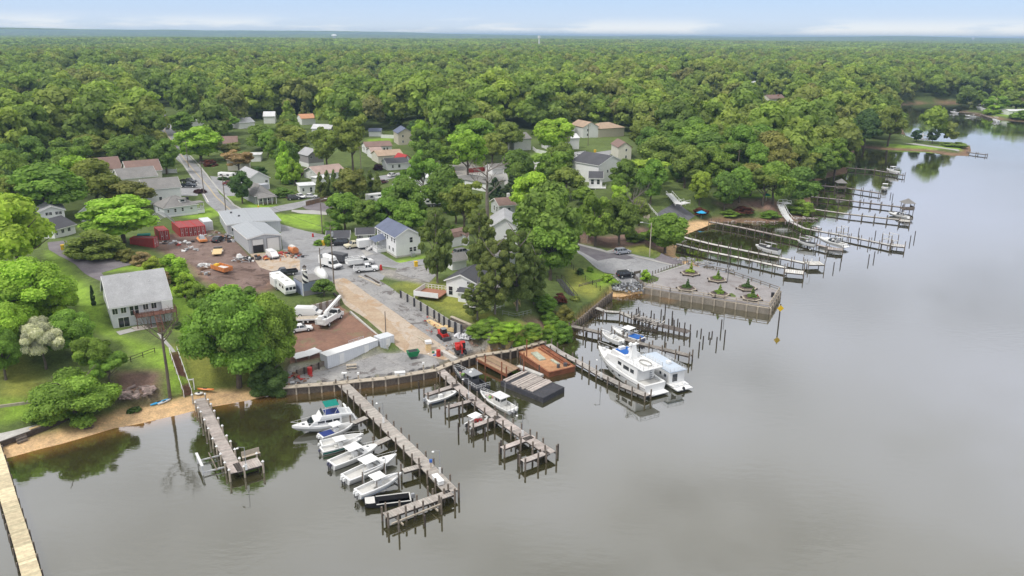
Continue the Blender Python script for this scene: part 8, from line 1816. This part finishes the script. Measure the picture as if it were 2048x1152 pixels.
for (px,py,lb) in ((103,838,'white plastic chair right on the seawall terrace'),(88,845,'white plastic chair left beside the blue board')): small('garden_chair',lb,'chair',px,py,[(MB().box((0,0,.42),(.6,.6,.06)),'seat','gelcoat',None),(MB().box((0,.3,.75),(.6,.06,.7),rx=-.2),'backrest','gelcoat',None),(MB().box((-.25,-.25,.2),(.06,.06,.4)).box((.25,-.25,.2),(.06,.06,.4)).box((-.25,.25,.2),(.06,.06,.4)).box((.25,.25,.2),(.06,.06,.4)),'legs','gelcoat',None)],.5,1.42)
def bin_(label,px,py,m_='yellow_paint'): small('wheeled_bin',label,'bin',px,py,[(MB().box((0,0,.55),(.6,.7,1.0),top=1.1),'body',m_,None),(MB().box((0,0,1.1),(.7,.8,.08)),'lid',m_,None)],.4,sc=1.15)
bin_('yellow wheeled bin at the entrance of the private drive',126,500); bin_('black wheeled bin behind the yellow one at the private drive',141,496,'black'); bin_('yellow wheeled bin, left one of the pair beside the black-roofed shed',647,491); bin_('yellow wheeled bin, right one of the pair beside the black-roofed shed',651,489); bin_('yellow lidded bin at the gravel lot by the road',832,533); bin_('yellow bin at the far corner of the neighbourhood lane',1106,327); bin_('yellow bin on the lane beside the pale wing',1190,305)
small('hydrant','yellow fire hydrant on the corner lawn','hydrant',517,417,[(MB().tube((0,0,0),(0,0,.8),.22,.2,10).dome((0,0,.8),.22,10).bar((-.3,0,.5),(.3,0,.5),.15),'body','yellow_paint',None)]); small('traffic_barrel','red and white road marker at the road bend','marker',626,474,[(MB().tube((0,0,0),(0,0,1.0),.3,.22,10),'body','red_paint',None)])
for k,(px,py) in enumerate(((561,521),(572,515),(570,512))):
 place('cone',lambda r: (MB().tube((0,0,.04),(0,0,.75),.2,.03,10).build('cone','orange_paint',r),MB().box((0,0,.03),(.42,.42,.05)).build('base','black',r)),'traffic_cone','orange traffic cone standing in front of the workshop','cone',G(px,py),0,'traffic cones in front of the workshop')
small('red_jug','red marker post in front of the white pickup','marker',762,540,[(MB().tube((0,0,0),(0,0,1.3),.4,.25,10),'body','red_paint',None)])
small('bin','dark bin at the water end of the plaza','bin',1545,594,[(MB().tube((0,0,0),(0,0,1.1),.4,.4,10),'body','black',None)],0,1.68)
small('umbrella','closed blue and white umbrella above the sandy cove','umbrella',1402,437,[(MB().tube((0,0,0),(0,0,2.6),.05,.05,6),'pole','white_metal',None),(MB().add([(1.8 * math.cos(k * .785),1.8 * math.sin(k * .785),2.1) for k in range(8)] + [(0,0,2.8)],[(k,(k + 1) % 8,8) for k in range(8)]),'canopy','cyan_plastic',None)]); small('umbrella','teal patio umbrella under the right slope trees','umbrella',1532,402,[(MB().tube((0,0,0),(0,0,2.6),.05,.05,6),'pole','white_metal',None),(MB().add([(1.6 * math.cos(k * .785),1.6 * math.sin(k * .785),2.1) for k in range(8)] + [(0,0,2.8)],[(k,(k + 1) % 8,8) for k in range(8)]),'canopy','teal_canvas',None)])
small('notice_board','dark timber notice frame on the plaza lawn','notice board',1274,556,[(MB().bar((-1,0,0),(-1,0,1.9),.14).bar((1,0,0),(1,0,1.9),.14),'post','dark_timber',None),(MB().box((0,0,1.5),(2.1,.08,.7)),'board','old_timber',None)],.6)
small('white_chairs','pair of small white seats on the grass behind the barge','chairs',1066,679,[(MB().box((-.4,0,.4),(.5,.5,.8)).box((.5,0,.4),(.5,.5,.8)),'seats','white_paint',None)],0,1.4)
# lighthouse ornament
c = P(611,565,9.0); t = thing('ornamental_lighthouse','black and white striped ornamental lighthouse on the flat roof of the shed','lighthouse',(c.x,c.y,9.0),0,None,(.55,.55,.55)); m_,q = new_mat('spiral')
tc = q('ShaderNodeTexCoord'); s_ = q('ShaderNodeSeparateXYZ',{0: tc.outputs['Object']}); an = q.math('ARCTAN2',s_.outputs[1],s_.outputs[0]); f_ = q.math('FRACT',q.math('ADD',q.math('DIVIDE',an,3.14159),q.math('MULTIPLY',s_.outputs[2],.42))); finish(q,pbr(q,q.mix(q.math('GREATER_THAN',f_,.5),(.75,.74,.68),(.02,.02,.025)),.5))
MB().tube((0,0,0),(0,0,4.9),1.25,.75,20).build('tower','spiral',t); MB().tube((0,0,4.9),(0,0,5.15),1.25,1.25,16).build('gallery','white_paint',t); l_ = MB(); [l_.bar((.6 * math.cos(k * 1.047),.6 * math.sin(k * 1.047),5.1),(.6 * math.cos(k * 1.047),.6 * math.sin(k * 1.047),6.3),.1) for k in range(6)]; l_.tube((0,0,5.15),(0,0,5.5),.62,.62,12); l_.build('lantern','pale_timber',t); MB().tube((0,0,6.3),(0,0,7.2),.95,.03,8).build('roof','dark_timber',t)
# poles, lamps, wires
def upole(label,px,py,h,arms=((0,1.2),),lamp=None,r=.16,name='utility_pole',cat='utility pole',z=None,m_='old_timber',rz=.3,xf=None):
 c = G(px,py) if z is None else P(px,py,z); t = thing(name,label,cat,c,rz); MB().tube((0,0,-.5),(0,0,h),r,r * .72,8).build('pole',m_,t)
 for dz,w in arms:
  if w: MB().bar((-w,0,h - .5 - dz),(w,0,h - .5 - dz),.12,.14).build('crossarm',m_,t)
 if lamp: a = MB(); a.tube((0,0,h - .3),(lamp,0,h + .15),.05,.04,6); aa = a.build('arm','grey_metal',t); MB().box((lamp + .3,0,h + .12),(.8,.3,.14)).build('lamp_head','white_metal',aa)
 if xf: MB().tube((.3,-.2,h - 2.4),(.3,-.2,h - 1.4),.28,.28,10).build('transformer','grey_metal',t)
 return t
upole('tallest utility pole beside the box truck',668,567,13.5,((0,1.1),(5,0)),xf=True); upole('short dark pole beside the ornamental lighthouse',643,558,7.5,((0,0),),xf=True); upole('utility pole at the street corner by the side road',452,424,12,((0,1.2),)); upole('utility pole on the left kerb of the street',408,388,11,((0,1.2),)); upole('utility pole farther up the street',377,335,11,((0,1.2),))
upole('utility pole on the meadow strip with a lamp arm',645,468,10,((0,0),),lamp=1.2); upole('utility pole among the conifers',723,356,12,((0,1),)); upole('pole on the neighbourhood lane',1135,325,11,((0,1),)); upole('pole in front of the large pale house',1176,292,10,((0,1),)); upole('pole in the dark trees of the right slope',1473,368,13,((0,1),))
upole('wooden lamp pole beside the park boat ramp',1299,513,9.5,((0,0),),lamp=-3.0,rz=0,m_='pale_timber',name='street_lamp',cat='street lamp'); upole('thin steel flagpole-like mast on the plaza back edge',1455,563,9.5,((0,0),),lamp=None,r=.09,z=1.68,m_='dark_metal',name='lamp_mast',cat='mast'); upole('bare pole at the foot of the concrete ramp',772,672,5.2,((0,0),),r=.12); upole('pale pole beside the white gambrel shed',897,500,5.5,((0,0),),r=.1); upole('thin pale pole under the dark leafy trees by the park road',1174,484,8,((0,0),),r=.1,m_='pale_timber')
upole('thin grey pole left of the shop driveway',1020,0,.1,((0,0),)) if False else None
for (px,py,z,lb) in ((767,846,1.3,'white lamp post half way along the near pier'),(880,947,1.3,'white lamp post near the end of the near pier'),(937,796,1.25,'tall lamp mast on the middle pier beside the pale work boat'),(1045,872,1.25,'tall lamp mast near the end of the middle pier'),(1202,755,.9,'thin lamp mast beside the yacht bow'),(1262,566,1.7,'short marker pole at the corner of the railing'),(493,940,1.2,'thin lamp post on the beach dock platform'),(1623,524,1.3,'thin mast on the end of the upper white pier')):
 c = P(px,py,z); t = thing('lamp_post',lb,'lamp post',c,.2); MB().tube((0,0,0),(0,0,3.6),.06,.05,6).build('post','grey_metal',t); a = MB(); a.tube((0,0,3.6),(-.9,0,3.7),.03,.03,5); aa = a.build('arm','grey_metal',t); MB().dome((-.9,0,3.5),.2,8,.7).build('lamp','gelcoat',aa); MB().box((0,0,.5),(.3,.25,.9)).build('power_box','gelcoat',t)
for (px,py,z,lb) in ((717,759,1.3,'white capped power post on the bulkhead near the near pier'),(847,738,1.3,'white capped power post on the bulkhead near the middle pier'),(862,936,1.3,'blue barrel-like post cap on the near pier')): c = P(px,py,z); t = thing('power_post',lb,'power post',c); MB().box((0,0,.5),(.2,.2,1.0)).build('post','pale_timber',t); MB().box((0,0,1.15),(.4,.35,.4)).build('cap','blue_paint' if 'blue' in lb else 'white_paint',t)
def wire(label,a,b,sag=1.2):
 A,B_ = Vector(a),Vector(b); t = thing('overhead_wire',label,'wire',A); m_ = MB(); pts = []
 for k in range(9): f = k / 8; p = (B_ - A) * f; pts.append((p.x,p.y,p.z - sag * 4 * f * (1 - f)))
 m_.path(pts,.03,4); m_.build('cable','black',t)
tp = lambda px,py,h: G(px,py) + Vector((0,0,h))
wire('overhead wire between the two upper street poles',tp(377,335,10.4),tp(408,388,10.4)); wire('overhead wire between the street poles at the corner',tp(408,388,10.4),tp(452,424,11.4)); wire('overhead wire crossing the workshop roof to the tallest pole',tp(452,424,11.4),tp(668,567,12.8),2); wire('overhead wire from the tallest pole to the short dark pole',tp(668,567,11),tp(643,558,7),.8); wire('overhead wire from the street corner towards the conifers',tp(452,424,11.4),tp(645,468,9.6),2)
# distant duck-like swimmer marks left out; seated person on the planter bench
def person_at(label,p,rz,shirt=(.55,.12,.14),legs=(.05,.05,.08)):
 me = bpy.data.meshes.new('body'); V_ = [(0,0,.46),(0,0,.75),(0,0,.98),(0,.02,1.08),(0,.03,1.20),(.17,0,.97),(.27,.1,.75),(.2,.32,.62),(-.17,0,.97),(-.27,.1,.75),(-.2,.32,.62),(.1,.02,.46),(.12,.44,.46),(.12,.46,.08),(.12,.6,.04),(-.1,.02,.46),(-.12,.44,.46),(-.12,.46,.08),(-.12,.6,.04)]
 E_ = [(0,1),(1,2),(2,3),(3,4),(2,5),(5,6),(6,7),(2,8),(8,9),(9,10),(0,11),(11,12),(12,13),(13,14),(0,15),(15,16),(16,17),(17,18)]; R_ = [.15,.14,.13,.06,.10,.07,.05,.04,.07,.05,.04,.09,.08,.055,.04,.09,.08,.055,.04]
 me.from_pydata(V_,E_,[]); o = bpy.data.objects.new('person',me); COL.objects.link(o); o.location = p; o.rotation_euler = (0,0,rz); tag(o,label,'person'); bm = bmesh.new(); bm.from_mesh(me); ly = bm.verts.layers.skin.verify(); bm.verts.ensure_lookup_table()
 for v,r_ in zip(bm.verts,R_): v[ly].radius = (r_,r_)
 bm.verts[0][ly].use_root = True; bm.to_mesh(me); bm.free(); o.modifiers.new('skin','SKIN'); o.modifiers.new('sub','SUBSURF').levels = 1; o.modifiers['sub'].render_levels = 1; me.materials.append(M['cloth']); o.color = (*shirt,1)
 h = MB(); h.dome((0,.03,1.18),.12,10,.9); h.build('hair','black',o); return o
person_at('person in a pinkish top sitting on the planter bench near the plaza corner',P(1514,598,1.72),2.2)
# ------------------------------------------------------------------ the air
hb = MB().box((0,8000,40),(34000,18000,90))
hz = bpy.data.objects.new('haze',hb.mesh('haze',None)); COL.objects.link(hz); tag(hz,kind='stuff')
m,q = new_mat('haze_air')
v = q('ShaderNodeVolumePrincipled',{'Color': (0.52,0.74,1.0,1),'Density': 0.00013,'Anisotropy': 0.3})
q.nt.links.new(v.outputs[0],q('ShaderNodeOutputMaterial').inputs['Volume']); hz.data.materials.append(m)
